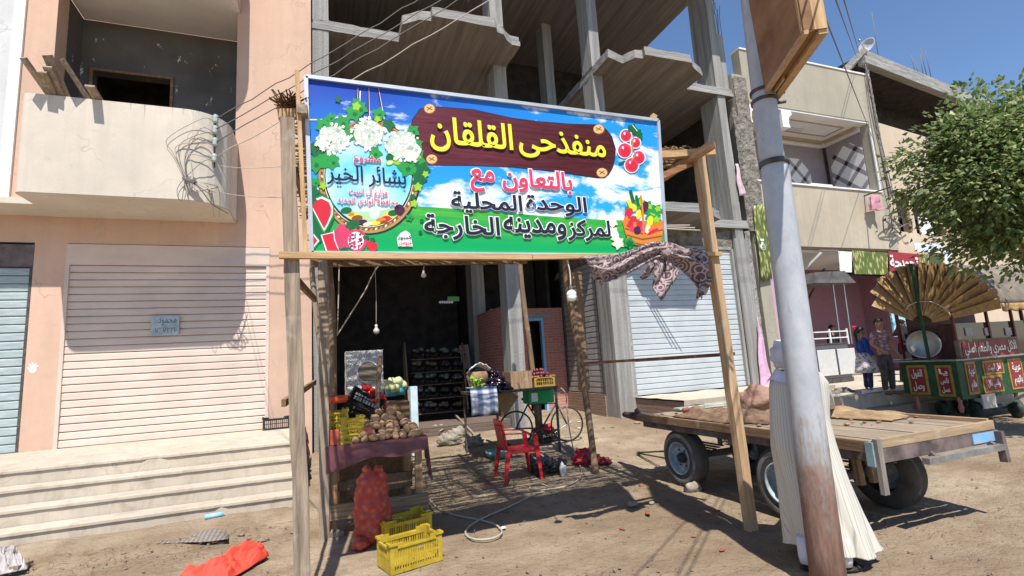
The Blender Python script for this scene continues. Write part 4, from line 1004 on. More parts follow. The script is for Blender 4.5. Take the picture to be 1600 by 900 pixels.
    ov.use(crm); ov.ell(576, 274.5, 70.5, 80.5, 0, 40); ov.use(blk); ov.ell(576, 274.5, 69.3, 79.3, 0, 40)
    n = NT('printed pale sky'); f = n.noise(n.mapping((1, 1, 1)), 2.4, 3, .5); ps = n.done(n.mix(n.ramp(f, [(.38, 0.), (.62, 1.)]), (.10, .55, .86), (.70, .84, .92)), .38, 0, .3)
    ov.use(ps); ov.ell(576, 273, 67.5, 77, 0, 40)
    ov.use(ink('pale meadow', (.42, .62, .35))); ov.poly([(527, 324), (560, 331), (590, 330), (626, 322), (612, 338), (592, 347), (566, 348), (545, 341)])
    for x, y, rx, ry, m_ in ((541, 329, 9, 5.5, dgr), (552, 337, 10, 4, yel), (558, 341, 9, 5, brn), (566, 347, 8, 4, ppl), (549, 335, 5, 3, org), (610, 336, 11, 5, yel), (603, 342, 8, 5, red), (595, 344, 8, 4, org), (614, 333, 8, 5, dgr), (624, 328, 8, 9, ppl), (586, 349, 9, 3, yel), (575, 350, 8, 3, crm), (600, 347, 6, 2.5, brn)):
        ov.use(m_); ov.ell(x, y, rx, ry, -8, 14)
    ov.use(ink('mist', (.6, .78, .80))); ov.ell(585, 333, 8, 9)
    ov.use(wht); ov.line([(563, 142), (562, 160), (555, 172), (540, 182), (500, 187), (482, 187)], 1.8); ov.use(ppl)
    for x, x2 in ((558, 555), (575, 576), (590, 599)): ov.use(wht); ov.line([(x+1, 137), (x2+1.4, 186)], 1.2); ov.use(ppl); ov.line([(x, 137), (x2, 188)], 2.4)
    ov.build('printed_oval')
    fl = L(.0065)
    for x, y, r, rot in ((505, 195, 14, 10), (535, 192, 15, 40), (553, 176, 16, 75), (563, 170, 13, 20), (592, 178, 12, 0), (545, 212, 13, 30), (500, 245, 14, 60), (493, 256, 16, 20), (513, 250, 18, 65), (520, 253, 13, 30), (586, 240, 13, 150), (607, 195, 12, 10), (645, 205, 12, 30), (637, 236, 13, 70), (648, 252, 22, 20), (636, 262, 17, 45), (660, 265, 14, 80), (655, 280, 14, 10), (488, 232, 12, 0), (557, 160, 9, 90), (517, 184, 9, 45), (528, 155, 6, 0), (652, 225, 10, 50), (645, 308, 6, 0), (493, 285, 9, 20), (490, 300, 11, 0), (487, 312, 9, 10), (640, 340, 7, 0), (659, 345, 4, 0), (657, 363, 4, 0)):
        fl.use(dgr if rnd.random() < .35 else grn); fl.leafy(x, y, r, rot); fl.use(dgr); fl.leafy(x+r*.1, y+r*.15, r*.3, rot+20)
    for x, y, r, rot in ((557, 166, 8, 70), (590, 186, 6, 30), (653, 292, 8, 60), (505, 290, 7, 15), (650, 245, 9, 10), (647, 318, 7, 70), (665, 272, 6, 30)): fl.use(lgr); fl.leafy(x, y, r, rot)
    fl.use(dgr); fl.ell(613, 243, 11, 6, -25); fl.ell(569, 225, 6, 4); fl.use(lgr); fl.ell(609, 254, 6.5, 4, -15); fl.ell(620, 253, 6.5, 4.5, 10); fl.use(crm); fl.ell(609, 254, 4.8, 2.8, -15)
    for cx, cy, r in ((521, 217, 25), (576, 209, 27), (628, 226, 27), (645, 240, 13), (505, 222, 12)):
        fl.use(ink('blossom shade', (.52, .60, .50)) if r > 12 else crm); fl.ell(cx, cy, r*.85, r*.8)
        for i in range(int(r*3.4)):
            a = rnd.uniform(0, 360); q_ = r*math.sqrt(rnd.random())*1.02; x, y = cx+q_*math.cos(R(a)), cy+q_*math.sin(R(a))*.95
            fl.use(wht if rnd.random() < .74 else (crm if rnd.random() < .6 else ink('sage', (.35, .46, .33)))); fl.leafy(x, y, rnd.uniform(2.2, 4.0), rnd.uniform(0, 90))
    fl.build('printed_flowers')
    fr = L(.0065)
    fr.use(dgr); fr.poly([(488, 318), (500, 300), (516, 312), (523, 340), (512, 366), (500, 380), (489, 372)]); fr.use(grn); fr.poly([(487, 312), (503, 305), (517, 311), (522, 322), (521, 338), (513, 354), (507, 364), (504, 362), (487, 326)]); fr.use(wht); fr.poly([(487.5, 313), (503, 307), (516, 313), (520, 323), (519.5, 336), (512, 352), (506.5, 361), (487.5, 325)]); fr.use(red); fr.poly([(488, 316), (502, 310), (513.5, 315.5), (517.5, 325), (517, 335), (511, 349), (506.3, 357.5), (488, 323)])
    fr.use(grn); fr.poly([(489, 364), (500, 377), (490, 391)]); fr.use(wht); fr.poly([(489, 364), (499, 376), (490, 387)]); fr.use(red); fr.poly([(489, 367), (496, 376), (490, 384)])
    fr.use(dgr); fr.poly([(502, 366), (526, 360), (534, 392), (508, 392)]); fr.use(wht); fr.poly([(501, 367), (522, 362), (530, 391.5), (509, 391.5)]); fr.use(red); fr.poly([(503, 367.5), (522, 363.5), (529.5, 391.5), (511, 391.5)])
    fr.use(rose); fr.ell(537, 370, 17, 19); fr.use(pink); fr.ell(540, 365, 11, 11); fr.poly([(528, 353), (531, 348), (535, 352), (539, 350), (540, 356)]); fr.use(wht); fr.line([(521, 360), (523, 375), (528, 388)], 1.3)
    fr.use(rose); fr.ell(558, 376, 16, 17); fr.use(wht); fr.ell(556, 376, 12.5, 14); fr.use(rose)
    for i in range(46):
        a = rnd.uniform(0, 360); q_ = 11*math.sqrt(rnd.random()); fr.use(rose if i % 3 else ppl); fr.ell(556+q_*math.cos(R(a)), 376+q_*1.1*math.sin(R(a)), 1.7, 2.1, rnd.uniform(0, 90), 8)
    fr.use(wht); fr.line([(557, 364), (558, 389)], 2); fr.line([(548, 378), (568, 368)], 1.4)
    fr.use(red)
    for x, y in ((578, 382), (585, 385), (581, 388)): fr.ell(x, y, 5, 6.5, 10)
    fr.use(dgr); fr.leafy(547, 352, 9, 20); fr.leafy(556, 350, 8, 60); fr.leafy(582, 375, 5, 10); fr.ell(539, 389, 5, 3); fr.ell(572, 371, 5, 3)
    # tomatoes on the vine
    fr.use(wht)
    for x, y, rx in ((978, 212, 10), (976, 235, 12), (998, 246, 11), (987, 258, 12), (993, 223, 9)): fr.ell(x, y, rx, rx*1.05)
    for x, y, rx in ((993, 223, 7.5), (978, 212, 8.5), (976, 235, 10.5), (998, 246, 9.5), (987, 258, 10.5)):
        fr.use(pink); fr.ell(x, y, rx, rx*1.08); fr.use(red); fr.ell(x+1, y+1.5, rx*.72, rx*.75); fr.use(wht); fr.ell(x-rx*.25, y-rx*.4, 1.5, 2.2)
    fr.use(gold); fr.line([(990, 212), (988, 230), (993, 242), (986, 252)], 1.8); fr.line([(988, 230), (981, 226)], 1.3); fr.use(dgr); fr.leafy(988, 201, 9, 80); fr.leafy(997, 208, 8, 20); fr.ell(1000, 214, 5, 3, 30); fr.ell(972, 254, 6, 1.8, -20); fr.use(wht); fr.line([(988, 195), (996, 205)], 1)
    # basket of vegetables
    for x, y, r in ((1000, 318, 12), (1012, 325, 13), (1020, 335, 14), (1026, 328, 11), (1024, 345, 13), (985, 325, 9)):
        fr.use(grn); fr.leafy(x, y, r, x); fr.use(lgr); fr.leafy(x+2, y-2, r*.5, y)
    fr.use(dgr); fr.line([(985, 297), (990, 316)], 5); fr.line([(994, 305), (998, 322)], 4); fr.use(yel); fr.line([(981, 312), (987, 324)], 6); fr.use(ppl); fr.ell(1007, 324, 6, 10, 20)
    fr.use(org); fr.poly([(972, 345), (1038, 350), (1033, 378), (1012, 386), (990, 382), (978, 368)]); 
    for i in range(6): fr.use(brn if i % 2 else ink('wicker', (.60, .26, .06))); fr.line([(976+i*.8, 352+5*i), (1004, 361+4.4*i), (1037-i*.9, 354+5*i)], 2.2)
    for x, y, rx, ry, m_ in ((981, 334, 5, 9, red), (990, 342, 6, 5, red), (984, 350, 6, 6, red), (988, 358, 5, 5, pink), (998, 335, 4, 8, yel), (1000, 350, 6, 5, red), (996, 360, 6, 7, ppl), (1005, 356, 5, 6, rose), (1012, 357, 4, 8, crm), (1016, 345, 5, 8, yel), (1023, 355, 12, 3, org), (1029, 350, 11, 3, org), (1020, 362, 10, 3, red), (978, 345, 4, 8, org), (990, 325, 5, 6, yel), (985, 330, 4, 5, red)):
        fr.use(m_); fr.ell(x, y, rx, ry, -30 if rx > 8 else 10, 14)
    fr.use(org); fr.line([(1006, 372), (1005, 340), (1003, 318), (1001, 305)], 3)
    for x, y, r in ((957, 348, 9), (958, 363, 10), (966, 380, 11), (962, 372, 8)):
        fr.use(ink('cauliflower', (.72, .74, .52))); fr.leafy(x, y, r, x); fr.use(wht); fr.leafy(x+1, y-1, r*.65, y)
    fr.use(grn); fr.leafy(983, 379, 11, 10); fr.use(dgr); fr.leafy(984, 381, 7, 50)
    fr.build('printed_fruit')
    # lettering
    def txt(nm, text, x0, x1, yl, yr, z_top, z_bot, fill, outline=None, bold=.02, ob=.05, d=.016):
        a, b = P(x0, (z_top+z_bot)/2, d), P(x1, (z_top+z_bot)/2, d); zt, zb = P((x0+x1)/2, z_top, d).z, P((x0+x1)/2, z_bot, d).z
        q = MB(); mats = [fill]
        if outline is not None:
            mats = [outline, fill]; q.mi = 0; write(q, text, lambda s, z: (s, YS-d+.0055, z), a.x, b.x, zb, zt, ob, (0, -.0002, 0)); q.mi = 1
        write(q, text, lambda s, z: (s, YS-d, z), a.x, b.x, zb, zt, bold, (0, -.0002, 0))
        q.build(nm, mats, t)
    yl2 = ink('lettering yellow', (.86, .80, .05)); nav = ink('lettering navy', (.012, .014, .035))
    olv = ink('olive edge', (.10, .055, .0))
    txt('lettering', 'القلقان', 673, 800, 0, 0, 188, 240, yl2, olv, .018, .042)
    txt('lettering', 'منفذحى', 812, 945, 0, 0, 207, 250, yl2, olv, .018, .042)
    txt('lettering', 'بالتعاون', 786, 893, 0, 0, 266, 301, pink, wht, .025, .06)
    txt('lettering', 'مع', 736, 772, 0, 0, 265, 299, pink, wht, .025, .06)
    txt('lettering', 'الوحدة', 823, 916, 0, 0, 306, 336, nav, wht, .025, .06)
    txt('lettering', 'المحلية', 706, 815, 0, 0, 302, 333, nav, wht, .025, .06)
    txt('lettering', 'لمركز', 888, 953, 0, 0, 344, 376, nav, wht, .025, .06)
    txt('lettering', 'ومدينه', 788, 884, 0, 0, 341, 373, nav, wht, .025, .06)
    txt('lettering', 'الخارجة', 664, 780, 0, 0, 337, 374, nav, wht, .025, .06)
    txt('lettering', 'مشروع', 553, 595, 0, 0, 242, 257, pink, wht, .015, .05)
    txt('lettering', 'بشائر الخير', 511, 634, 0, 0, 259, 292, nav, None, .014)
    txt('lettering', 'مزارع ال البيت', 545, 605, 0, 0, 294, 308, pink, wht, .015, .06)
    txt('lettering', 'محافظة الوادي الجديد', 527, 622, 0, 0, 309, 322, pink, wht, .015, .06)
    sp = L(.012); sp.use(wht); sp.poly([(620, 372), (626, 364), (634, 360), (641, 365), (643, 374), (645, 385), (622, 385)]); sp.build('printer_mark')
    txt('lettering', 'كسور', 621, 643, 0, 0, 367, 375, nav, None, .02, d=.018)
    txt('lettering', 'عروس', 623, 644, 0, 0, 377, 383, pink, None, .02, d=.018)
sign()

# ------------------------------------------------------------------ shade canopy of poles and reed mats
def rough_pole(q, pts, r, n=9, seed=0, jit=.12):
    pts = smooth_path(pts, 5); m = len(pts)
    q.tube(pts, [r*(1+jit*mnoise.noise(Vector((i*.55, seed*4.1, 0)))) for i in range(m)], n)
def plank_post(q, a, b, w_, h_, seed=0, n=14):
    """a sawn post with wavering faces"""
    a, b = Vector(a), Vector(b); d = (b-a).normalized(); ex = Vector((1, 0, 0)); ex = (ex-d*ex.dot(d)).normalized(); ey = d.cross(ex); vs = []
    for i in range(n+1):
        p = a.lerp(b, i/n)
        for k, (sx, sy) in enumerate(((-1, -1), (1, -1), (1, 1), (-1, 1))):
            j = .08*mnoise.noise(Vector((i*.9, k*5.3+seed, seed*2.2)))
            vs.append(p+ex*(sx*w_/2*(1+j))+ey*(sy*h_/2*(1+j))+ex*.012*mnoise.noise(Vector((i*.4, seed, 7))))
    q.add(vs, [(i*4+k, i*4+(k+1) % 4, i*4+4+(k+1) % 4, i*4+4+k) for i in range(n) for k in range(4)]+[(3, 2, 1, 0), tuple(n*4+k for k in range(4))], False)
def canopy():
    t = thing('shade_canopy', 'rough timber canopy roofed with reed mats behind the signboard', 'canopy', (1.7, 5.2, 0))
    zr = 3.62
    # front posts
    q = MB(); b = atY(477, 985, YS); plank_post(q, b-Vector((0, 0, .08)), atY(448, 186, YS+.03), .10, .075, 1); q.build('post', M['wood_grey'], t)['label'] = 'weathered grey post at the left end of the sign'
    q = MB(); plank_post(q, atY(1175, 832, YS)-Vector((0, 0, .08)), atY(1091, 243, YS+.05), .10, .075, 2); q.build('post', m_wood('sawn pine', (.52, .35, .20), 'z', .22), t)['label'] = 'sawn pine post at the right end of the sign'
    # back posts
    q = MB(); rough_pole(q, [atG(931, 740)-Vector((0, 0, .05)), atY(918, 640, 6.9), atY(903, 540, 6.88), atY(890, 470, 6.85), atY(884, 405, 6.85)+Vector((0, 0, .0)), Vector((3.68, 6.85, 3.5))], .052, 9, 3); q.build('post', M['wood_brown_z'], t)
    q = MB(); p0 = atG(842, 690); yb = p0.y; rough_pole(q, [p0-Vector((0, 0, .05)), atY(839, 650, yb), atY(830, 560, yb), atY(818, 470, yb), atY(812, 408, yb), atY(811, 395, yb)+Vector((0, 0, .75))], .05, 9, 4); q.build('post', M['wood_brown_z'], t)
    q = MB(); plank_post(q, atG(507, 842)-Vector((0, 0, .05)), Vector((.03, 6.0, 3.55)), .10, .08, 5); q.build('post', M['wood_grey'], t)
    q = MB(); rough_pole(q, [atG(514, 832), atY(512, 640, 6.3), atY(503, 560, 6.3), atY(492, 470, 6.3), atY(488, 410, 6.3), Vector((.0, 6.3, 3.5))], .032, 8, 6); q.build('post', M['wood_grey'], t)
    q = MB(); rough_pole(q, [atY(520, 640, 7.2)-Vector((0, 0, 1.2)), atY(520, 560, 7.2), atY(518, 470, 7.2), atY(514, 405, 7.2), Vector((.25, 7.2, 3.4))], .05, 8, 7); q.build('post', M['wood_brown_z'], t)
    q = MB(); rough_pole(q, [atY(590, 700, 6.62), atY(590, 620, 6.62), atY(594, 555, 6.62)], .03, 8, 8); q.build('post', M['wood_brown_z'], t)
    q = MB(); q.bar(atY(900, 425, 6.95), atY(913, 610, 6.95), .17, .09); q.build('post', M['wood_brown_z'], t, bevel=.02)['label'] = 'short thick bark slab tied to the back pole'
    # front battens and rails
    q = MB(); q.bar(atY(478, 402, YS-.045), atY(464, 112, YS-.045), .052, .03, up=(1, 0, 0)); q.build('batten', M['wood_new'], t)
    q = MB(); q.bar(atY(436, 399, YS-.05), atY(830, 402, YS-.02), .05, .045); q.bar(atY(831, 402, YS-.02), atY(1126, 397, YS-.02), .05, .04); q.build('rail', M['wood_new_x'], t)
    q = MB(); q.bar(atY(434, 179, YS+.06), atY(482, 178, YS+.06), .055, .07); q.build('rail', M['wood_new_x'], t)
    q = MB(); q.bar(atY(1019, 190, YS+.05), atY(1022, 183, YS+.05)+Vector((0, 0, .02)), .05, .05, up=(0, 1, 0)); q.build('batten', M['wood_new'], t)
    q = MB(); q.bar(atY(462, 265, YS+.1), atY(478, 340, YS+1.5), .03, .05); q.build('brace', M['wood_brown'], t)
    q = MB(); q.bar(atY(447, 420, YS+.06), atY(492, 468, YS+2.1), .035, .06); q.build('brace', M['wood_brown'], t)
    q = MB(); q.bar(atY(443, 630, YS+.06), atY(492, 597, YS+2.1), .03, .05); q.build('brace', M['wood_brown'], t)
    # roof beams
    q = MB(); q.bar(Vector((3.58, YS-.25, zr+.02)), Vector((3.66, 7.0, zr-.1)), .07, .07); q.build('beam', M['wood_new_y'], t)
    q = MB(); q.bar(Vector((-.12, YS-.1, zr)), Vector((.05, 7.0, zr-.1)), .07, .07); q.build('beam', M['wood_grey_y'], t)
    q = MB(); q.bar(Vector((1.7, YS+.1, zr)), Vector((1.8, 7.0, zr-.1)), .06, .07); q.build('beam', M['wood_grey_y'], t)
    q = MB(); q.bar(atY(1030, 243, YS+.08), atY(1114, 238, YS+.08), .075, .07); q.build('beam', M['wood_new_x'], t)
    q = MB(); q.bar(Vector((-.2, 6.95, zr-.17)), Vector((3.85, 6.95, zr-.17)), .07, .07); q.build('beam', M['wood_new_x'], t)
    q = MB(); q.bar(atY(1030, 277, YS+.12), atY(1092, 250, YS+.12), .07, .06); q.build('brace', m_wood('reddish brace', (.40, .20, .10), 'x'), t)
    q = MB(); q.bar(atY(908, 568, 6.88), atY(1146, 553, YS+.06), .045, .035); q.build('rail', m_wood('reddish rail', (.26, .12, .08), 'y'), t)
    q = MB(); q.bar(atY(486, 411, 6.2), atY(822, 407, 6.6), .06, .09); q.build('rail', M['wood_brown'], t)
    # reed mats: many thin stalks with chinks between them
    rnd = random.Random(21)
    def mat_(x0, x1, y0, y1, z, nm, gap):
        q = MB(); y = y0
        while y < y1:
            r = rnd.uniform(.006, .011); x = x0+rnd.uniform(-.10, .05)
            while x < x1+.1:
                L = rnd.uniform(.35, 1.1); xe = min(x+L, x1+rnd.uniform(-.02, .28))
                dens = mnoise.noise(Vector((x*1.6, y*2.4, x0)))+.6*mnoise.noise(Vector((x*4.5, y*6, 3)))
                if rnd.random() > gap+.42*max(0, dens) and xe > x+.1:
                    sk = rnd.uniform(-.05, .05); q.tube([(x+(xe-x)*f, y+sk*(f-.5)+rnd.uniform(-.01, .01), z-.03*(y-y0)+rnd.uniform(0, .03)+rnd.uniform(-.012, .012)) for f in (0, .5, 1)], r, 4, False)
                x = xe-rnd.uniform(.0, .06)
            y += r*rnd.choice((1.1, 1.3, 1.6, 2.0, 2.6))
        for i in range(int((x1-x0)*26)):      # odd stalks across
            x = rnd.uniform(x0, x1); ya = rnd.uniform(y0, y1-.3); q.tube([(x, ya, z+.04), (x+rnd.uniform(-.2, .2), ya+rnd.uniform(.3, .9), z+.03)], rnd.uniform(.005, .012), 4, False)
        return q.build(nm, M['reed'], t)
    mat_(-.15, 1.72, YS+.12, 6.7, zr+.07, 'reed_mat', .12); mat_(1.6, 3.55, YS+.12, 6.75, zr+.10, 'reed_mat', .12)
    # loose fringe hanging under the sign and bundles at the corners
    q = MB()
    for i in range(420):
        u = rnd.random(); x, y = 512+300*u, 403+rnd.uniform(-2, 7); a = atY(x, y, 6.22+.35*u); d = Vector((rnd.uniform(-.25, .25), rnd.uniform(-.03, .03), rnd.uniform(-.05, .03))); q.tube([a-d, a+d*.2+Vector((0, 0, .01)), a+d], rnd.uniform(.003, .006), 3, False)
    q.build('reed_fringe', M['reed'], t)
    q = MB()
    for i in range(60):
        a = atY(rnd.uniform(440, 466), 164+rnd.uniform(-7, 5), YS+.1); d = Vector((rnd.uniform(-.09, .07), rnd.uniform(-.1, .2), rnd.uniform(-.02, .03))); q.tube([a-d, a+d], rnd.uniform(.004, .008), 4, False)
    q.build('reed_bundle', M['wood_brown'], t)
    q = MB()
    for i in range(120):
        a = atY(rnd.uniform(1032, 1092), 236+rnd.uniform(-8, 4), YS+.1); d = Vector((rnd.uniform(-.06, .05), rnd.uniform(-.05, .1), rnd.uniform(-.05, .01))); q.tube([a, a+d], rnd.uniform(.003, .006), 4, False)
    q.build('reed_bundle', M['reed'], t)
    return t
canopy()

# ------------------------------------------------------------------ patterned cloth knotted along the sign
def cloth():
    n = NT('patterned brown cloth'); v = n.new('ShaderNodeTexVoronoi', feature='DISTANCE_TO_EDGE'); mp = n.mapping((1, 1, 1.1)); n.link(mp, v.inputs['Vector']); v.inputs['Scale'].default_value = 9
    v2 = n.new('ShaderNodeTexVoronoi'); n.link(mp, v2.inputs['Vector']); v2.inputs['Scale'].default_value = 9
    k = n.mix(n.ramp(v.outputs[0], [(.02, 0.), (.05, 1.)]), (.36, .29, .29), (.12, .075, .08))
    ring = n.ramp(n.math('FRACT', n.math('ADD', n.math('MULTIPLY', v2.outputs[0], 3.4), n.math('MULTIPLY', n.noise(n.mapping(), 5, 3), 1.2))), [(.15, 0.), (.3, .85), (.55, .85), (.7, 0.)])
    k = n.mix(ring, k, (.42, .34, .32)); n.bump(n.noise(n.mapping(), 12, 3), .2, .01)
    m = n.done(k, .85, 0, .2)
    t = thing('patterned_cloth', 'brown patterned cloth twisted and knotted at the right lower corner of the sign', 'cloth', tuple(atY(1000, 430, YS-.08)))
    P = lambda x, y, d=.1: atY(x, y, YS-d)
    def drape(top, bot, folds, amp, nm, nu=40, nv=16):
        q = MB(); tp = smooth_path([P(*p) for p in top], 8); bt = smooth_path([P(*p) for p in bot], 8)
        def S(path, u):
            f = u*(len(path)-1); i = min(int(f), len(path)-2); return path[i].lerp(path[i+1], f-i)
        def fn(u, v):
            p = S(tp, u).lerp(S(bt, u), v); f = math.sin(v*folds+u*3.0)+.5*math.sin(v*folds*1.9+u*7)
            return p+Vector((0, -.001-amp*f-.05*math.sin(v*math.pi), .3*amp*math.sin(u*11+v*4)))
        q.grid(fn, nu, nv); return q.build(nm, m, t, solid=.008)
    drape([(910, 403), (950, 400), (990, 388), (1020, 380), (1042, 378)], [(928, 435), (955, 440), (985, 425), (1015, 408), (1045, 405)], 13, .028, 'swag')
    drape([(905, 404), (915, 402), (925, 402), (936, 402)], [(931, 420), (937, 436), (942, 443), (958, 420)], 9, .03, 'swag', 14, 12)
    drape([(1038, 380), (1060, 386), (1085, 390), (1104, 396)], [(1040, 408), (1062, 418), (1082, 440), (1092, 470)], 11, .03, 'swag')
    drape([(1088, 400), (1096, 398), (1105, 400)], [(1089, 466), (1097, 462), (1104, 458)], 6, .02, 'tail', 14, 16)
    drape([(1016, 408), (1024, 404), (1034, 402), (1040, 402)], [(1020, 455), (1028, 470), (1035, 466), (1046, 452)], 7, .03, 'tail', 20, 18)
    drape([(1034, 402), (1042, 402), (1052, 404)], [(1036, 462), (1045, 446), (1054, 440)], 6, .025, 'tail', 14, 14)
    drape([(1012, 406), (1018, 405), (1024, 404)], [(1000, 432), (1006, 436), (1016, 430)], 4, .02, 'tail', 10, 10)
    q = MB(); c = P(1040, 393, .13); q.ball(c, .085, 16, 12, (1.0, .7, 1.0), bump=.55, seed=3, bf=5); q.build('knot', m, t)
cloth()

# ------------------------------------------------------------------ lamps
def bulbs():
    glow = flat('bulb plastic', (.80, .80, .80), .35, .4)
    def bulb(x, y, Y, r, top, label, kind='led'):
        c = atY(x, y, Y); t = thing('light_bulb', label, 'bulb', tuple(c))
        q = MB()
        if kind == 'led': q.lathe([(.001, -1.35*r), (.55*r, -1.3*r), (.98*r, -.95*r), (1.04*r, -.5*r), (1.04*r, .4*r), (.85*r, .75*r), (.5*r, .98*r), (.38*r, 1.1*r)], c, (0, 0, 1), 20)
        else: q.lathe([(.001, -r), (.6*r, -.85*r), (r, -.3*r), (.9*r, .3*r), (.45*r, .9*r), (.35*r, 1.3*r)], c, (0, 0, 1), 14)
        q.build('globe', glow if kind == 'led' else flat('dusty glass', (.52, .47, .40), .4), t)
        if kind == 'led':
            q = MB(); q.lathe([(1.045*r, -.15*r), (1.055*r, -.1*r), (1.055*r, .0), (1.045*r, .05*r)], c, (0, 0, 1), 20); q.build('seam_ring', flat('seam grey', (.45, .45, .5)), t)
        q = MB(); q.lathe([(.38*r, 1.08*r), (.42*r, 1.12*r), (.40*r, 1.9*r), (.2*r, 2.0*r), (.001, 2.02*r)], c, (0, 0, 1), 14); q.build('socket', flat('socket', (.12, .11, .10)) if kind == 'led' else glow, t)
        q = MB(); tp = Vector(top); q.tube(smooth_path([c+Vector((0, 0, 2*r)), c.lerp(tp, .5)+Vector((.012, 0, r)), tp], 5), .006, 6); q.build('cable', M['wire_pale'], t)
    bulb(893, 461, YS-.06, .040, atY(885, 402, YS), 'white plastic bulb hanging below the lower edge of the signboard')
    bulb(662, 430, 6.6, .035, atY(661, 404, 6.6), 'small pale bulb hanging at the shop mouth under the reed fringe', 'old')
    bulb(588, 517, 11.5, .07, atY(588, 517, 11.5)+Vector((0, 0, 1.5)), 'dim bulb deep inside the dark shop', 'old')
    q = MB(); q.tube(smooth_path([atY(528, 522, 6.9), atY(545, 495, 6.9), atY(570, 455, 6.85), atY(582, 430, 6.8), atY(596, 413, 6.75), atY(620, 415, 6.7), atY(650, 411, 6.65)], 6), .009, 6); tag(q.build('lamp_cable', M['wire_pale']), 'pale lamp cable slanting across the dark shop mouth', 'cable')
    q = MB(); q.tube(smooth_path([atY(530, 408, 7.3), atY(529, 460, 7.3), atY(527, 525, 7.3)], 5), .008, 6); tag(q.build('lamp_cable', M['wire_pale']), 'cable hanging straight down beside the left shop pillar', 'cable')
bulbs()
# ------------------------------------------------------------------ market stall: table, crates, vegetables
def PLY(nm, c, r=.42, v=.12):
    n = NT(nm); f = n.noise(n.mapping(), 7, 5, .6); k = n.mix(n.ramp(f, [(.3, 0.), (.7, 1.)]), mul(c, 1-2*v), mul(c, 1.05)); sc1 = n.noise(n.mapping((3, 3, 9)), 6, 6, .75, .5); k = n.mix(n.ramp(sc1, [(.56, 0.), (.72, .55)]), k, (.42, .38, .30)); k = n.mix(n.ramp(n.noise(n.mapping(), 3, 6, .7), [(.52, 0.), (.75, .5)]), k, mul((c[0]*.8+.05, c[1]*.8+.04, c[2]*.8+.03), .6)); n.bump(sc1, .1, .004)
    return n.done(k, r, 0, .4)
M['yellow'] = PLY('yellow plastic', (.56, .40, .02)); M['black_plastic'] = PLY('black plastic', (.022, .022, .024)); M['red_plastic'] = PLY('red plastic', (.58, .02, .03), .35, .08)
M['brown_crate'] = PLY('brown crate plastic', (.42, .27, .05)); M['orange_plastic'] = PLY('orange plastic', (.75, .10, .03))

def crate_mesh_parts(w_, d_, h, ribs=12, dip=.03, wall=.008):
    """open stacking crate around the origin: list of (name, MB)"""
    out = []; x, y = w_/2, d_/2
    b = MB(); b.box(-x+.006, x-.006, -y+.006, y-.006, 0, .008)
    for i in range(6): b.box(-x+.01, x-.01, -y+.02+(d_-.04)*i/6, -y+.03+(d_-.04)*i/6, .0085, .014)
    out.append(('base', b))
    def side(ax, s, L, n):
        q = MB(); W = (x if ax == 'x' else y)
        def bx(a0, a1, z0, z1, t=wall):
            if ax == 'x': q.box(a0, a1, min(s*y, s*(y-t)), max(s*y, s*(y-t)), z0, z1)
            else: q.box(min(s*x, s*(x-t)), max(s*x, s*(x-t)), a0, a1, z0, z1)
        e = L/2-.03 if ax == 'x' else L/2-.03
        bx(-e, e, 0, .03); bx(-e, e, h*.44, h*.50); top = h-.03-dip
        for i in range(n+1):
            a = -e+2*e*i/n; wv = .0045 if i % 3 else .008
            bx(max(-e, a-wv), min(e, a+wv), .0301, h*.4399, wall*.8); bx(max(-e, a-wv), min(e, a+wv), h*.5001, top-.0001, wall*.8)
        # top rail dips between the raised corners
        k = e*.62
        bx(-k, k, top, top+.03, wall*1.6); bx(-e, -k-.0001, top, h, wall*1.3); bx(k+.0001, e, top, h, wall*1.3)
        return q
    for s in (-1, 1): out.append(('side_panel', side('x', s, w_, ribs))); out.append(('side_panel', side('y', s, d_, max(6, int(ribs*d_/w_)))))
    for sx in (-1, 1):
        for sy in (-1, 1):
            c = MB(); X_, Y_ = sx*x, sy*y; c.prism([(X_+sx*.001, Y_+sy*.001), (X_-sx*.03, Y_+sy*.001), (X_-sx*.03, Y_-sy*.009), (X_-sx*.009, Y_-sy*.009), (X_-sx*.009, Y_-sy*.03), (X_+sx*.001, Y_-sy*.03)], (0, 0, 0), (1, 0, 0), (0, 1, 0), (0, 0, h))
            out.append(('corner_post', c))
    r = MB(); e = .012
    for sy in (-1, 1): r.box(-x-e, -x+.06, *sorted((sy*y, sy*(y+e))), h-.014, h+.004); r.box(x-.06, x+e, *sorted((sy*y, sy*(y+e))), h-.014, h+.004); r.box(-x+.061, x-.061, *sorted((sy*y, sy*(y+e))), h-dip-.012, h-dip+.004)
    for sx in (-1, 1): r.box(*sorted((sx*x, sx*(x+e))), -y, -y+.06, h-.014, h+.004); r.box(*sorted((sx*x, sx*(x+e))), y-.06, y, h-.014, h+.004); r.box(*sorted((sx*x, sx*(x+e))), -y+.061, y-.061, h-dip-.012, h-dip+.004)
    out.append(('rim', r))
    return out
def make_crate(label, m, loc, rot=0, size=(.5, .33, .25), ribs=12, group=None, tilt=None, name='plastic_crate'):
    t = thing(name, label, 'crate', (0, 0, 0), group)
    for nm, q in crate_mesh_parts(*size, ribs=ribs): q.build(nm, m, t)
    t.location = loc; t.rotation_euler = tilt if tilt is not None else (0, 0, R(rot))
    return t
def pieces(proto, spots, group, rnd, sc_=(.85, 1.15), spin=True):
    """copies of one vegetable"""
    for i, p in enumerate(spots):
        e = Euler((rnd.uniform(0, 6.28), rnd.uniform(0, 6.28), rnd.uniform(0, 6.28))) if spin else Euler((0, 0, rnd.uniform(0, 6.28)))
        if i == 0: o = proto; o.location = p; o.rotation_euler = e
        else: o = dup(proto, p, e, None, rnd.uniform(*sc_))
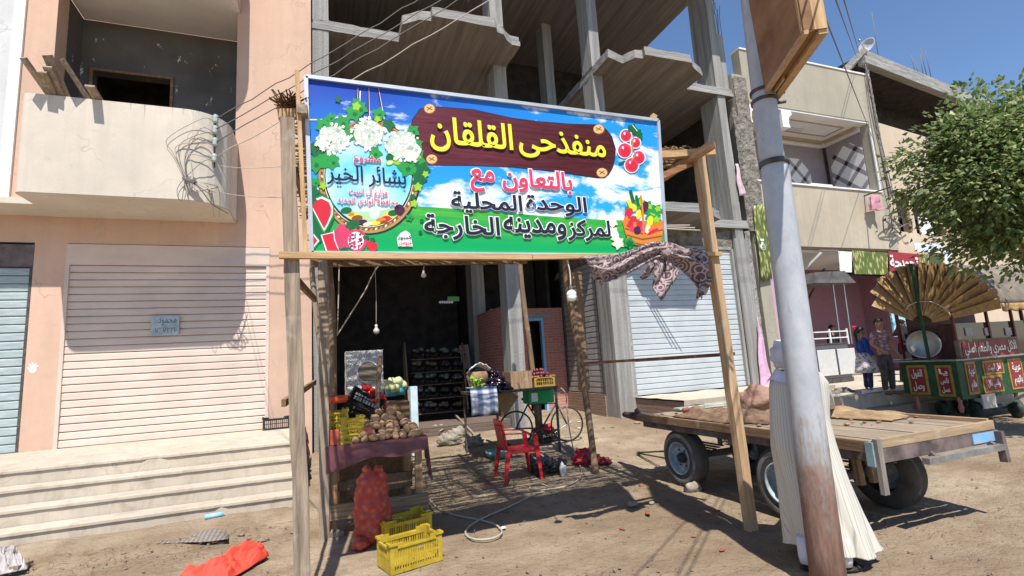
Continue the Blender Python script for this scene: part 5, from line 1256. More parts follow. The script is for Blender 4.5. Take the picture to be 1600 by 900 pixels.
def heap(rnd, x0, x1, y0, y1, z0, hgt, step, r):
    """resting places for a heap of round things"""
    out = []; lay = 0
    while True:
        f = 1-lay*step*.78/hgt
        if f <= .12: break
        cx, cy = (x0+x1)/2, (y0+y1)/2; hx, hy = (x1-x0)/2*f, (y1-y0)/2*f
        nx, ny = max(1, int(2*hx/step)+1), max(1, int(2*hy/step)+1)
        for i in range(nx):
            for j in range(ny):
                if 0 < i < nx-1 and 0 < j < ny-1 and lay*step*.78 < hgt*f*.5 and lay > 0 and (hgt*f) > 2.2*step: continue
                px = cx-hx+(2*hx*i/(nx-1) if nx > 1 else hx); py = cy-hy+(2*hy*j/(ny-1) if ny > 1 else hy)
                out.append(Vector((px+rnd.uniform(-.25, .25)*step+(lay % 2)*step*.3, py+rnd.uniform(-.25, .25)*step, z0+r+lay*step*.78+rnd.uniform(-.1, .15)*step)))
        lay += 1
    return out

def stall():
    rnd = random.Random(3)
    X0, X1, Y0, Y1, ZT = .07, 1.08, 5.9, 6.85, .90
    t = thing('market_table', 'rough wooden market table in front of the shop, carrying the potatoes', 'table', (.57, 6.35, 0))
    q = MB()
    for i in range(7): y = Y0+(Y1-Y0)*i/7; q.box(X0, X1, y, y+(Y1-Y0)/7-.006, ZT-.03, ZT)
    q.build('tabletop', M['wood_grey_y'], t)
    for x, y in ((X0+.05, Y0+.05), (X1-.06, Y0+.05), (X0+.05, Y1-.06), (X1-.06, Y1-.06)):
        q = MB(); plank_post(q, (x, y, -.02 if x > .5 else .05), (x, y, ZT-.031), .075, .06, int(x*9)); q.build('leg', m_wood('table leg wood', (.46, .28, .15), 'z'), t)
    q = MB(); q.bar((X0-.03, Y0-.01, .24), (X1+.03, Y0-.01, .22), .05, .15); q.build('stretcher', m_wood('stretcher wood', (.42, .28, .16), 'x'), t)
    q = MB(); q.bar((X0, Y1-.03, .3), (X1, Y1-.03, .3), .04, .1); q.build('stretcher', M['wood_brown'], t)
    q = MB(); q.box(X0-.02, X0+.14, Y0-.06, Y0+.08, -.05, .055); q.build('foot_block', M['wood_grey'], t)
    q = MB(); q.box(X0+.2, X1-.1, Y0+.25, Y0+.29, .33, .5); q.build('shelf_board', M['wood_brown'], t)
    # cloth on the table
    n = NT('wine red plastic cloth'); f = n.noise(n.mapping((1, 1, 1)), 4, 4, .6); v = n.new('ShaderNodeTexVoronoi'); n.link(n.mapping(), v.inputs['Vector']); v.inputs['Scale'].default_value = 9
    k = n.mix(n.ramp(f, [(.35, 0.), (.65, 1.)]), (.10, .028, .036), (.165, .055, .06)); k = n.mix(n.ramp(v.outputs[0], [(.22, .55), (.3, 0.), (.36, .35), (.4, 0.)]), k, (.10, .02, .05))
    cm = n.done(k, .4, 0, .4)
    q = MB(); q.box(X0-.03, X1+.04, Y0-.03, Y1, ZT+.001, ZT+.008)
    def front(u, v_): 
        x = X0-.03+(X1-X0+.07)*u; dr = .16+.10*(1-u)**3+.02*math.sin(u*11)
        return Vector((x, Y0-.03-.012-.014*math.sin(u*23)*v_-.01*v_, ZT+.008-dr*v_))
    q.grid(front, 40, 6)
    q.grid(lambda u, v_: Vector((X1+.04+.02*math.sin(u*19)*v_+.03*v_, Y0-.04+.30*u+.03*v_, ZT+.006-(.50-.25*u)*v_)), 16, 8)
    q.grid(lambda u, v_: Vector((X0-.03-.012*math.sin(u*9)*v_, Y0-.04+(Y1-Y0)*.8*u, ZT+.006-(.22)*v_)), 12, 5)
    tag(q.build('tablecloth', cm), 'wine red patterned cloth over the potato table', 'tablecloth')
    zt = ZT+.008
    # potatoes
    pm = MB(); pm.ball((0, 0, 0), .042, 12, 8, (1.25, .95, .9), bump=.28, seed=2); po = pm.build('potato', mat('potato skin', (.46, .29, .165), .85, .3, 14, .25, 40, c2=(.30, .18, .10)), origin=(0, 0, 0))
    tag(po, 'tan potato in the heap on the wine red table cloth', 'potato', 'potatoes heaped on the market table')
    pieces(po, heap(rnd, .36, X1-.05, Y0+.02, Y0+.66, zt-.005, .30, .078, .036), 'potatoes', rnd, (.8, 1.25))
    # yellow crates standing on the table, one in the other
    for i, (x, y, z, rz, lab) in enumerate(((.17, 6.40, zt, 88, 'lowest yellow crate of the nested pile at the left end of the potato table'), (.17, 6.39, zt+.09, 88, 'yellow crate nested in the middle of the pile on the potato table'), (.17, 6.40, zt+.18, 88, 'yellow crate nested on top of the pile under the orange bowl'))):
        make_crate(lab, M['yellow'], (x, y, z), rz, (.42, .24, .17), 9, 'yellow crates piled on the table')
    for i, (x, y, z, lab) in enumerate(((.34, 5.99, zt, 'front yellow crate beside the potatoes, lowest of its pile'), (.335, 5.995, zt+.075, 'front yellow crate beside the potatoes, middle of its pile'), (.345, 5.99, zt+.15, 'front yellow crate beside the potatoes, topmost of its pile'))):
        make_crate(lab, M['yellow'], (x-.03, y+.03, z), 4, (.24, .17, .13), 8, 'yellow crates piled on the table')
    for x, sx in ((.13, .05), (.478, .045)):
        q = MB(); q.box(x-sx, x+sx, 5.93, 5.95, zt, zt+.16); tag(q.build('red_board', PLY('faded red plastic', (.5, .09, .06)), bevel=.006), 'faded red plastic board at the %s of the front yellow crates' % ('left' if x < .2 else 'right'), 'board')
    q = MB(); c = atY(524, 622, 6.35); q.lathe([(.001, .0), (.12, .005), (.14, .03), (.145, .085), (.135, .085), (.12, .02), (.001, .015)], c-Vector((0, 0, .06)), (0, 0, 1), 24); tag(q.build('plastic_bowl', M['orange_plastic']), 'bright orange plastic bowl on top of the yellow crates', 'bowl')
    # black crate tipped towards the street, with tomatoes
    ck = atY(566, 628, 6.75)
    make_crate('black crate of tomatoes tipped on its edge behind the yellow crates', M['black_plastic'], (ck.x-.02, 6.72, ck.z-.12), 0, (.42, .3, .2), 9, None, (R(28), R(28), R(-12)))
    q = MB(); q.ball((0, 0, 0), .036, 12, 8, (1, 1, .88)); tm = q.build('tomato', flat('tomato skin', (.62, .025, .02), .25, .5), origin=(0, 0, 0)); tag(tm, 'red tomato in the tipped black crate', 'tomato', 'tomatoes in the black crate')
    sp = []
    for i in range(30):
        u, v_ = rnd.random(), rnd.random(); p = atY(568+36*u, 608+22*u+rnd.uniform(-9, 9), 6.72+.16*v_); sp.append(p)
    pieces(tm, sp, 't', rnd, (.8, 1.1))
    # support for what stands behind the table
    q = MB(); q.box(.2, 1.0, 6.95, 7.75, .02, .80); tag(q.build('dark_bench', M['wood_brown'], bevel=.01), 'dark low bench behind the potato table under the tomatoes', 'bench')
    # air cooler wrapped in foil
    a, b = atY(541, 549, 7.25), atY(600, 640, 7.25)
    t = thing('air_cooler', 'square air cooler wrapped in crinkled silver foil inside the shop mouth', 'air cooler', ((a.x+b.x)/2, 7.45, b.z))
    n = NT('crinkled foil'); f = n.noise(n.mapping(), 9, 5, .7, 1.2); n.bump(f, 1.0, .05); foil = n.done(n.mix(n.ramp(f, [(.3, 0.), (.7, 1.)]), (.42, .42, .44), (.75, .75, .77)), .35, .55, .5)
    q = MB()
    q.grid(lambda u, v_: Vector((a.x+(b.x-a.x)*u, 7.25+.012*mnoise.noise(Vector((u*5, v_*6, 2))), b.z+(a.z-b.z)*v_)), 20, 24); q.grid(lambda u, v_: Vector((a.x-.004+.012*mnoise.noise(Vector((u*5, v_*6, 9))), 7.25+.4*(1-u), b.z+(a.z-b.z)*v_)), 14, 24)
    q.box(a.x+.006, b.x, 7.262, 7.66, b.z, a.z-.002); q.build('casing', foil, t)
    c = atY(575, 581, 7.235); r = .135
    q = MB(); q.lathe([(r, 0), (r+.012, .004), (r+.012, .02), (r, .02)], (c.x, 7.236, c.z), (0, -1, 0), 28); q.build('grille_ring', foil, t)
    q = MB(); q.lathe([(.001, 0), (r, 0)], (c.x, 7.234, c.z), (0, -1, 0), 28); q.build('grille_back', M['black'], t)
    q = MB()
    for i in range(-7, 8): z = i*r/7.6; w_ = math.sqrt(max(0, r*r-z*z)); q.bar((c.x-w_, 7.222, c.z+z), (c.x+w_, 7.222, c.z+z), .006, .011)
    q.build('grille_slat', mat('dusty grille', (.30, .25, .19), .7), t)
    # cabbages and turquoise crates further in
    q = MB(); q.ball((0, 0, 0), .085, 14, 10, (1, 1, .9), bump=.25, seed=5); cb = q.build('cabbage', mat('cabbage', (.42, .46, .22), .6, .3, 8, .4, 12, c2=(.55, .52, .3)), origin=(0, 0, 0)); tag(cb, 'pale green cabbage beside the foil wrapped cooler', 'cabbage', 'cabbages behind the table')
    pieces(cb, [atY(612, 598, 8.2), atY(622, 597, 8.25), atY(606, 602, 8.1), atY(629, 602, 8.3), atY(617, 606, 8.05)], 'c', rnd)
    for x, y, lab in ((611, 613, 'turquoise plastic tub under the cabbages, left one'), (624, 611, 'turquoise plastic tub under the cabbages, right one')):
        c = atY(x, y, 8.15); q = MB(); q.lathe([(.001, -.06), (.08, -.06), (.10, .06), (.09, .06), (.001, .05)], c, (0, 0, 1), 16); tag(q.build('plastic_tub', flat('turquoise plastic', (.05, .30, .33), .4)), lab, 'tub')
    c = atY(612, 628, 8.1); q = MB(); q.box(c.x-.3, c.x+.25, 7.95, 8.5, .1, c.z); tag(q.build('wooden_chest', M['wood_brown'], bevel=.01), 'brown chest under the turquoise tubs', 'chest')
    c = atY(648, 620, 9.05); q = MB(); q.box(c.x-.07, c.x+.05, 9.05, 9.25, .2, atY(648, 604, 9.05).z); tag(q.build('paper_box', mat('pale blue card', (.62, .76, .82), .5, .15, 6, 0)), 'narrow pale blue upright box at the left edge of the crate rack', 'box')
    # net sack of onions
    c = atG(586, 850); c.z = gz(c.x, c.y)
    n = NT('red onion net'); br = n.new('ShaderNodeTexVoronoi'); n.link(n.mapping(), br.inputs['Vector']); br.inputs['Scale'].default_value = 15
    net = n.new('ShaderNodeTexVoronoi', feature='DISTANCE_TO_EDGE'); n.link(n.mapping(), net.inputs['Vector']); net.inputs['Scale'].default_value = 95
    k = n.mix(n.ramp(br.outputs[0], [(.1, 0.), (.55, 1.)]), (.52, .17, .10), (.30, .045, .03)); k = n.mix(n.ramp(net.outputs[0], [(.05, .8), (.18, 0.)]), k, (.50, .055, .03))
    sm = n.done(k, .55, 0, .35)
    q = MB()
    def sack(u, v_):
        a_ = 2*math.pi*u; z = v_*.70; rr = .155*(1+.10*math.sin(v_*5)) * (min(1, (v_+.06)/.16)**.5) * (min(1, (1.03-v_)/.16)**.45)
        p = Vector((math.cos(a_)*rr*1.05, math.sin(a_)*rr*.8, z)); vd = mnoise.voronoi(p*11.5+Vector((4, 2, 1)))[0][0]
        p += Vector((math.cos(a_), math.sin(a_), 0))*(.022*(.55-vd)*2)
        return c+p+Vector((.012*math.sin(v_*6)-.03*(1-v_), .02, 0))
    q.grid(sack, 72, 60)
    q.ball(c+Vector((-.14, -.10, .055)), .075, 18, 12, (1.1, 1, .8), bump=.3, seed=1, bf=9); q.ball(c+Vector((-.06, .0, .70)), .045, 12, 8, (1, 1, .9), bump=.4, seed=2); q.ball(c+Vector((.04, .0, .69)), .05, 12, 8, (1.1, 1, .9), bump=.4, seed=5)
    tag(q.build('onion_sack', sm), 'tall red net sack full of onions leaning on the potato table', 'sack')
    # two yellow crates on the ground in front
    p = atG(636, 884); p.z = gz(p.x, p.y)+.012
    make_crate('nearest empty yellow crate on the sand, with scuffed slotted sides', PLY('scuffed yellow plastic', (.52, .37, .03), .5, .22), (p.x+.03, p.y+.02, p.z), 15, (.47, .30, .235), 18)
    p2 = atG(628, 848); make_crate('empty yellow crate behind the nearest one, against the onion sack', M['yellow'], (p2.x+.03, p2.y+.06, gz(p2.x, p2.y)+.012), 13, (.47, .30, .235), 18)
stall()

def shop_inside():
    rnd = random.Random(8)
    e = atZ(690, 656, .45); ye = e.y
    q = MB(); q.box(.26, 3.95, ye, 10.9, .05, .45); q.box(.26, 3.95, ye-.35, ye-.002, .05, .24)
    st = thing('shop_floor', 'raised brick shop floor with a worn step at the dark shop mouth', 'floor step', (2, ye, .05)); q.build('brick_edge', m_brick('dark shop brick', (.17, .12, .095), (.13, .09, .075), (.15, .125, .10)), st, bevel=.012)
    # rack
    t = thing('display_rack', 'tiered display rack of black crates in the dark shop', 'rack', (2.6, 10.3, .45))
    rows = [(637, ye+.25), (614, ye+.52), (592, ye+.80), (572, ye+1.10), (551, ye+1.42)]
    cols = (654, 675, 697, 718)
    sb = MB()
    a = atY(640, 640, rows[0][1]); b = atY(632, 545, rows[4][1]); a2 = atY(731, 636, rows[0][1]); b2 = atY(722, 545, rows[4][1])
    for p, q_ in ((a, b), (a2, b2)):
        m_ = MB(); m_.bar(p+Vector((0, 0, -.1)), q_+Vector((0, 0, .1)), .04, .22); m_.build('side_board', M['wood_brown_z'], t); m_ = MB(); m_.bar((q_.x, q_.y+.1, .45), q_+Vector((0, .1, .05)), .05, .05); m_.build('rear_leg', M['wood_brown_z'], t)
    for py, Y in rows:
        l, r_ = atY(642, py+9, Y), atY(727, py+8, Y); m_ = MB(); m_.box(l.x, r_.x, Y-.02, Y+.34, l.z-.05, l.z-.03); m_.build('shelf', M['wood_brown'], t)
    q = MB(); c = atY(731, 556, rows[4][1]); q.bar(c-Vector((.05, 0, .35)), c+Vector((-.1, .02, .3)), .25, .03, up=(0, 1, 0)); q.build('loose_board', m_wood('pale board', (.42, .33, .26), 'z'), t)
    mats = [mat('grey green produce in plastic', (.17, .19, .15), .35, .4, 14, .4, 16, spec=.6), mat('tan produce', (.24, .17, .10), .6, .3, 14, .3), mat('dark produce', (.07, .06, .055), .5, .3, 14, .3), mat('brown produce', (.20, .12, .07), .6, .4, 14, .3)]
    kinds = [[0, 0, 3, 3], [0, 0, 2, 3], [0, 0, 0, 0], [1, 1, 2, 2], [0, 0, 0, 0]]
    knames = ['grey green bags', 'tan produce', 'dark produce', 'brown produce']; rn = ['lowest', 'second lowest', 'middle', 'second highest', 'topmost']; cn = ['leftmost', 'second from left', 'third from left', 'rightmost']
    proto = None
    for i, (py, Y) in enumerate(rows):
        for j, px in enumerate(cols):
            l = atY(px, py+7, Y); lab = 'black crate of %s, %s in the %s rack row' % (knames[kinds[i][j]], cn[j], rn[i]); loc = Vector((l.x, Y+.15, l.z+.02))
            if proto is None: proto = make_crate(lab, M['black_plastic'], loc, 0, (.30, .26, .13), 5, 'black crates on the display rack', (R(24), 0, 0))
            else: dup(proto, loc, (R(24), 0, 0), lab)
            q = MB()
            for k in range(9): q.ball((loc.x+rnd.uniform(-.1, .1), loc.y+rnd.uniform(-.07, .08), loc.z+.12+rnd.uniform(-.02, .045)+.03), rnd.uniform(.045, .07), 8, 6, (1.1, 1, .8), bump=.4, seed=k+i*7+j)
            tag(q.build('produce_heap', mats[kinds[i][j]]), 'heap of %s, %s in the %s rack row' % (knames[kinds[i][j]], cn[j], rn[i]), 'produce', 'produce in the rack crates')
    # pale sacks slumped on the step
    for i, (x, y, s_, lab) in enumerate(((684, 672, .16, 'pale sack slumped at the shop step, left one'), (700, 688, .17, 'pale sack lying in front of the shop step, lower one'), (716, 676, .15, 'pale sack slumped at the shop step by the broom'), (742, 690, .15, 'straw coloured bundle lying before the shop step'))):
        c = atG(x, y+8); q = MB(); q.ball(c+Vector((0, 0, s_*.6)), s_, 16, 12, (1.2, .9, .75), bump=.7, seed=i+3, bf=5); tag(q.build('sack', mat('sack cloth', (.34, .30, .24), .9, .3, 9, .3)), lab, 'sack')
    q = MB(); q.bar(atG(712, 665)+Vector((0, 0, .25)), atG(742, 690)+Vector((0, 0, .12)), .04); q.ball(atG(744, 692)+Vector((0, 0, .1)), .09, 10, 8, (1.3, .8, .8), bump=.6, seed=4); tag(q.build('broom', M['wood_grey']), 'short wooden broom lying against the shop step', 'broom')
    # small green hanging tag deep in the shop
    c = atY(708, 467, 12.5); q = MB(); q.box(c.x-.14, c.x+.16, 12.5, 12.53, c.z-.06, c.z+.06); tag(q.build('hanging_tag', flat('green tag', (.15, .34, .14))), 'small green packet hanging deep in the dark shop', 'packet')
    q = MB(); c = atY(697, 472, 12.5); 
    for i in range(6): q.ball((c.x-.15+.06*i, 12.5, c.z), .035, 8, 6, bump=.3, seed=i)
    tag(q.build('hanging_strip', M['white']), 'pale strip of sachets hanging deep in the dark shop', 'sachets')
shop_inside()

def right_table():
    rnd = random.Random(12)
    pb = atG(878, 706); yb = pb.y
    A = atY(738, 612, yb); B_ = atY(871, 605, yb); zt = (A.z+B_.z)/2; x0, x1 = A.x, B_.x; y1 = yb+.75
    t = thing('metal_table', 'dark metal framed table with aubergines and crates beside the red chair', 'table', ((x0+x1)/2, yb+.35, 0))
    q = MB(); q.box(x0, x1, yb, y1, zt-.045, zt); q.build('tabletop', M['dark_steel'], t)
    for x, y in ((x0+.42, yb+.02), (x1-.03, yb+.02), (x0+.05, y1-.04), (x1-.05, y1-.04)):
        q = MB(); q.bar((x, y, gz(x, y)-.02), (x, y, zt-.046), .035); q.build('leg', M['dark_steel'], t)
    q = MB(); q.bar((x0+.42, yb+.02, .34), (x0+.42, y1-.04, .34), .025); q.bar((x1-.05, yb+.05, .34), (x1-.05, y1-.06, .34), .025); q.build('stretcher', M['dark_steel'], t)
    # box draped in white and blue plastic, hanging over the front
    q = MB(); c = atY(755, 630, yb-.1); n = NT('white and blue plastic sheet'); s = n.sep(n.tc.outputs['Object']); st_ = n.ramp(n.math('FRACT', n.math('MULTIPLY', s[0], 5)), [(.35, 0.), (.5, 1.), (.8, 1.), (.95, 0.)])
    pl = n.done(n.mix(st_, (.58, .60, .66), (.20, .23, .36)), .3, 0, .5)
    L_, R_ = atY(735, 609, yb-.1), atY(777, 607, yb-.1); zb = atY(755, 649, yb-.1).z
    q.grid(lambda u, v_: Vector((L_.x+(R_.x-L_.x)*u, yb-.06-.05*math.sin(v_*2.6)-.012*math.sin(u*17)*v_, L_.z+.02+(zb-L_.z-.02)*v_+.02*math.sin(u*9)*v_)), 26, 10)
    q.grid(lambda u, v_: Vector((L_.x+(R_.x-L_.x)*u, yb-.06+.3*v_, L_.z+.02+.005*math.sin(u*20))), 20, 3); tag(q.build('plastic_sheet', pl, None, solid=.006), 'white and blue striped plastic sheet hanging over the front of the metal table', 'sheet')
    # aubergines
    q = MB(); q.lathe([(.001, -.085), (.022, -.08), (.036, -.055), (.038, -.02), (.030, .03), (.02, .07), (.012, .085), (.001, .087)], (0, 0, 0), (0, 0, 1), 12); ag = q.build('aubergine', flat('aubergine skin', (.014, .006, .018), .18, .6), origin=(0, 0, 0)); tag(ag, 'glossy black aubergine in the heap on the metal table', 'aubergine', 'aubergines heaped on the metal table')
    a, b = atY(753, 605, yb+.05), atY(798, 603, yb+.05)
    sp = heap(rnd, a.x+.03, b.x-.03, yb+.03, yb+.5, zt, .34, .085, .035); pieces(ag, sp, 'a', rnd, (.85, 1.15))
    # green peppers
    q = MB(); q.tube([(0, 0, -.07), (.004, 0, -.03), (0, .004, .03), (.008, 0, .075)], [.004, .014, .017, .008], 8); gp = q.build('green_pepper', flat('pepper skin', (.22, .40, .04), .3, .5), origin=(0, 0, 0)); tag(gp, 'light green pepper left of the aubergines', 'pepper', 'peppers left of the aubergines')
    sp = [atY(rnd.uniform(739, 752), rnd.uniform(590, 606), yb+rnd.uniform(-.02, .1)) for i in range(26)]; pieces(gp, sp, 'g', rnd, (.8, 1.2))
    # straw basket with a white bag over it
    c = atY(746, 590, yb+.2); q = MB(); q.lathe([(.001, -.14), (.15, -.14), (.19, .02), (.17, .1), (.001, .1)], c, (0, 0, 1), 18, True, lambda r, h, a_: r*(1+.05*math.sin(a_*9))); tag(q.build('straw_basket', M['reed']), 'straw basket behind the green peppers', 'basket')
    q = MB(); c = atY(748, 573, yb+.15)
    q.grid(lambda u, v_: c+Vector((-.2+.38*u, -.12+.2*v_, .06*math.sin(u*3.1)+.035*mnoise.noise(Vector((u*7, v_*5, 3)))-.05*v_-.13*abs(u-.5)**1.4)), 26, 10); tag(q.build('plastic_bag', flat('white plastic film', (.70, .70, .72), .3, .5), None, solid=.008), 'crumpled white plastic bag over the straw basket', 'bag')
    # wooden box and the crate of red onions
    a, b = atY(799, 606, yb+.06), atY(832, 605, yb+.06); tw = thing('wooden_box', 'open wooden box between the aubergines and the onion crate', 'box', ((a.x+b.x)/2, yb+.26, zt))
    ht = atY(815, 580, yb+.06).z
    for nm, bx in (('side', (a.x, b.x, yb+.06, yb+.08)), ('side', (a.x, b.x, yb+.46, yb+.48)), ('side', (a.x, a.x+.02, yb+.081, yb+.459)), ('side', (b.x-.02, b.x, yb+.081, yb+.459)), ('base', (a.x+.021, b.x-.021, yb+.081, yb+.459))):
        q = MB(); q.box(*bx, zt, ht if nm == 'side' else zt+.02); q.build(nm, m_wood('box wood', (.40, .26, .16), 'z'), tw)
    a, b = atY(836, 605, yb+.08), atY(868, 604, yb+.08); make_crate('brown yellow crate of red onions at the right end of the metal table', M['brown_crate'], ((a.x+b.x)/2, yb+.27, zt+.005), 0, (b.x-a.x, .36, .19), 8)
    q = MB(); q.ball((0, 0, 0), .038, 12, 8, (1, 1, .85)); q.tube([(0, 0, .03), (.002, 0, .045)], [.008, .003], 6); on = q.build('red_onion', mat('red onion skin', (.20, .035, .055), .4, .35, 16, .05, spec=.5), origin=(0, 0, 0)); tag(on, 'red onion heaped in the brown yellow crate', 'onion', 'red onions in the crate on the metal table')
    pieces(on, heap(rnd, a.x+.0, b.x-.03, yb+.14, yb+.40, zt+.13, .17, .075, .036), 'o', rnd, (.85, 1.1))
    # things on the ground below
    c = atG(780, 715); q = MB(); q.lathe([(.001, 0), (.16, .0), (.22, .07), (.23, .12), (.215, .12), (.17, .03), (.001, .02)], c, (0, 0, 1), 24); tag(q.build('wash_bowl', flat('teal enamel', (.16, .36, .36), .4)), 'teal bowl on the ground behind the red chair', 'bowl')
    for i, (x, y, s_, lab) in enumerate(((842, 728, .15, 'black bag on the ground behind the red chair legs'), (868, 732, .13, 'dark bag on the ground under the right end of the metal table'))):
        c = atG(x, y+6); q = MB(); q.ball(c+Vector((0, 0, s_*.7)), s_, 18, 12, (1.25, 1, .85), bump=.7, seed=i+8, bf=5); tag(q.build('rubbish_bag', mat('black film', (.03, .032, .036), .3, .3, 8, .3, spec=.6)), lab, 'bag')
    c = atG(866, 742); make_crate('low black crate on the ground beneath the metal table', M['black_plastic'], (c.x-.05, c.y+.1, c.z), 12, (.42, .3, .14), 8)
    c = atG(881, 745); q = MB(); q.ball(c+Vector((0, 0, .09)), .07, 12, 10, (.7, .7, 1.3), bump=.5, seed=2); tag(q.build('plastic_bag', flat('clear bag', (.55, .56, .56), .2, .6)), 'small whitish plastic bag by the low black crate', 'bag')
    c = atG(858, 690); make_crate('black crate holding a red bag behind the metal table', M['black_plastic'], (c.x, c.y+.1, c.z+.02), 5, (.42, .3, .2), 8)
    q = MB(); q.ball((c.x-.02, c.y+.1, c.z+.22), .14, 16, 12, (1.2, .9, .7), bump=.6, seed=6, bf=5); tag(q.build('red_bag', flat('red film', (.62, .03, .06), .3, .5)), 'bright red bag heaped in the black crate by the bicycle', 'bag')
    for x, y, s_, lab in ((915, 722, .17, 'red plastic bag on the ground at the foot of the back pole, left part'), (943, 724, .11, 'flat red bag on the ground right of the back pole')):
        c = atG(x, y+2); q = MB(); q.ball(c+Vector((0, 0, s_*.45)), s_, 18, 12, (1.1, 1, .8 if s_ > .15 else .5), bump=.9, seed=int(s_*100), bf=6); tag(q.build('red_bag', mat('dull red film', (.42, .02, .035), .35, .25, 6, .1, spec=.5)), lab, 'bag')
    # slanted brown sack board under the table
    q = MB(); q.bar(atY(781, 640, yb+.4), atY(800, 612, yb+.4), .3, .02, up=(0, 1, 0)); tag(q.build('cardboard_sheet', mat('cardboard', (.36, .24, .12), .9)), 'slanted piece of cardboard under the metal table', 'cardboard')
right_table()

def chair():
    t = thing('plastic_chair', 'red plastic armchair on the sand in front of the metal table', 'chair', (0, 0, 0)); m = M['red_plastic']
    # local axes: +x is the way the sitter faces
    S = .215
    q = MB()
    def seat(u, v_):
        x = -S+2*S*u; y = -.22+.44*v_; return Vector((x, y*(1-.06*(1-u)), .425+.012*((y/.22)**2)-.012*math.sin(u*3.1)+(.0 if u < .85 else -.035*((u-.85)/.15)**2)))
    q.grid(seat, 14, 14); q.build('seat', m, t, solid=.009)
    q = MB(); q.bar((-S, -.2, .405), (S-.02, -.215, .405), .012, .05); q.bar((-S, .2, .405), (S-.02, .215, .405), .012, .05); q.bar((S-.01, -.21, .395), (S-.01, .21, .395), .012, .05); q.build('seat_apron', m, t)
    # back: three slats between side stiles, leaning back
    def bk(u, z): return Vector((-S+.01-.16*(z-.42)-.035*math.cos((u-.5)*2.6), -.22+.44*u, z))
    q = MB(); q.grid(lambda u, v_: bk(u, .80+.045*math.sin(u*math.pi)*v_+.05*(v_-1)+.02), 14, 3); q.build('top_rail', m, t, solid=.014)
    for k in range(5):
        u0 = .10+.17*k; q = MB(); q.grid(lambda u, v_: bk(u0+.115*u, .43+.345*v_), 3, 8); q.build('back_slat', m, t, solid=.009)
    for u0 in (0, 1):
        q = MB(); q.grid(lambda u, v_: bk(u0+(.06*u if u0 == 0 else -.06*u), .41+.40*v_), 3, 8); q.build('back_stile', m, t, solid=.016)
    for s in (-1, 1):
        q = MB(); pts = smooth_path([(-S-.03, s*.225, .66), (-.08, s*.25, .655), (.1, s*.255, .64), (.17, s*.25, .635), (.20, s*.245, .60)], 5)
        vs = []
        for p in pts: vs += [p+Vector((0, -.026, .006)), p+Vector((0, .026, .006)), p+Vector((0, .026, -.008)), p+Vector((0, -.026, -.008))]
        n = len(pts); q.add(vs, [(i*4+k, i*4+4+k, i*4+4+(k+1) % 4, i*4+(k+1) % 4) for i in range(n-1) for k in range(4)]+[(0, 1, 2, 3), (n*4-1, n*4-2, n*4-3, n*4-4)], True); q.build('armrest', m, t)
        for x0, x1, z1, nm in ((S+.03, S-.02, .61, 'front_leg'), (-S-.075, -S+.0, .43, 'rear_leg')):
            q = MB(); a, b = Vector((x0, s*.255, 0)), Vector((x1, s*.235, z1)); ez = (b-a).normalized(); vs = []
            for i in range(7):
                f = i/6; p = a.lerp(b, f); w_ = .020+.014*min(1, f*1.4); vs += [p+Vector((-w_, -.016*s, 0)), p+Vector((w_, -.016*s, 0)), p+Vector((w_, .012*s, 0)), p+Vector((-w_, .012*s, 0))]
            q.add(vs, [(i*4+k, i*4+(k+1) % 4, i*4+4+(k+1) % 4, i*4+4+k) for i in range(6) for k in range(4)]+[(3, 2, 1, 0), (24, 25, 26, 27)], False); q.build(nm, m, t, bevel=.004)
    nl, rr, fr_, lf = atG(803, 757), atG(848, 751), atG(822, 737), atG(787, 742)
    c = (nl+rr+fr_+lf)/4; d = ((rr+fr_)-(nl+lf)); t.location = (c.x-.03, c.y, gz(c.x, c.y)); t.rotation_euler = (0, 0, math.atan2(d.y, d.x))
chair()

def bicycle_and_box():
    c = atG(888, 690); yb = c.y; t = thing('bicycle', 'old bicycle parked behind the metal table by the brick wall', 'bicycle', (c.x-.4, yb, c.z))
    r = .32; W = [Vector((c.x, yb, c.z+r)), Vector((c.x-.98, yb+.12, c.z+r))]
    for w_ in W:
        q = MB(); q.lathe([(r-.02, -.018), (r, -.012), (r+.006, 0), (r, .012), (r-.02, .018), (r-.028, 0), (r-.02, -.018)], w_, (.12, 1, 0), 30); wh = q.build('wheel', M['black_plastic'], t)
        q = MB()
        for k in range(14): a = 2*math.pi*k/14; q.tube([w_, w_+Vector((math.cos(a)*(r-.02), 0, math.sin(a)*(r-.02)))], .0025, 3, False)
        q.build('spokes', M['steel'], wh)
    bb = (W[0]+W[1])*.5+Vector((0, 0, -.03)); sp = W[1]+Vector((.25, -.03, .42)); hd = W[0]+Vector((-.18, .02, .40))
    q = MB()
    for a, b in ((bb, sp), (sp, hd), (bb, hd), (bb, W[1]), (sp, W[1]), (hd, W[0])): q.tube([a, b], .016, 6)
    q.build('frame', M['dark_steel'], t)
    q = MB(); h = hd+Vector((.02, 0, .18)); q.tube([hd, h], .014, 6); q.tube(smooth_path([h+Vector((-.12, -.26, .02)), h+Vector((.02, -.1, .0)), h, h+Vector((.02, .1, 0)), h+Vector((-.12, .26, .02))], 4), .012, 6); q.build('handlebar', M['steel'], t)
    q = MB(); q.ball(sp+Vector((0, 0, .1)), .1, 10, 8, (1.3, .7, .4)); q.build('saddle', M['black_plastic'], t)
    a, b = atY(827, 632, yb-.35), atY(865, 608, yb-.35); g = thing('green_box', 'bright green box carried on the bicycle behind the metal table', 'box', ((a.x+b.x)/2, yb-.3, a.z))
    q = MB(); q.box(a.x, b.x, yb-.35, yb-.05, a.z, b.z); q.build('body', flat('green plastic', (.01, .34, .10), .45), g, bevel=.01); q = MB(); q.box(a.x+.05, a.x+.17, yb-.353, yb-.3505, a.z+.04, b.z-.04); q.build('label', M['white'], g)
bicycle_and_box()

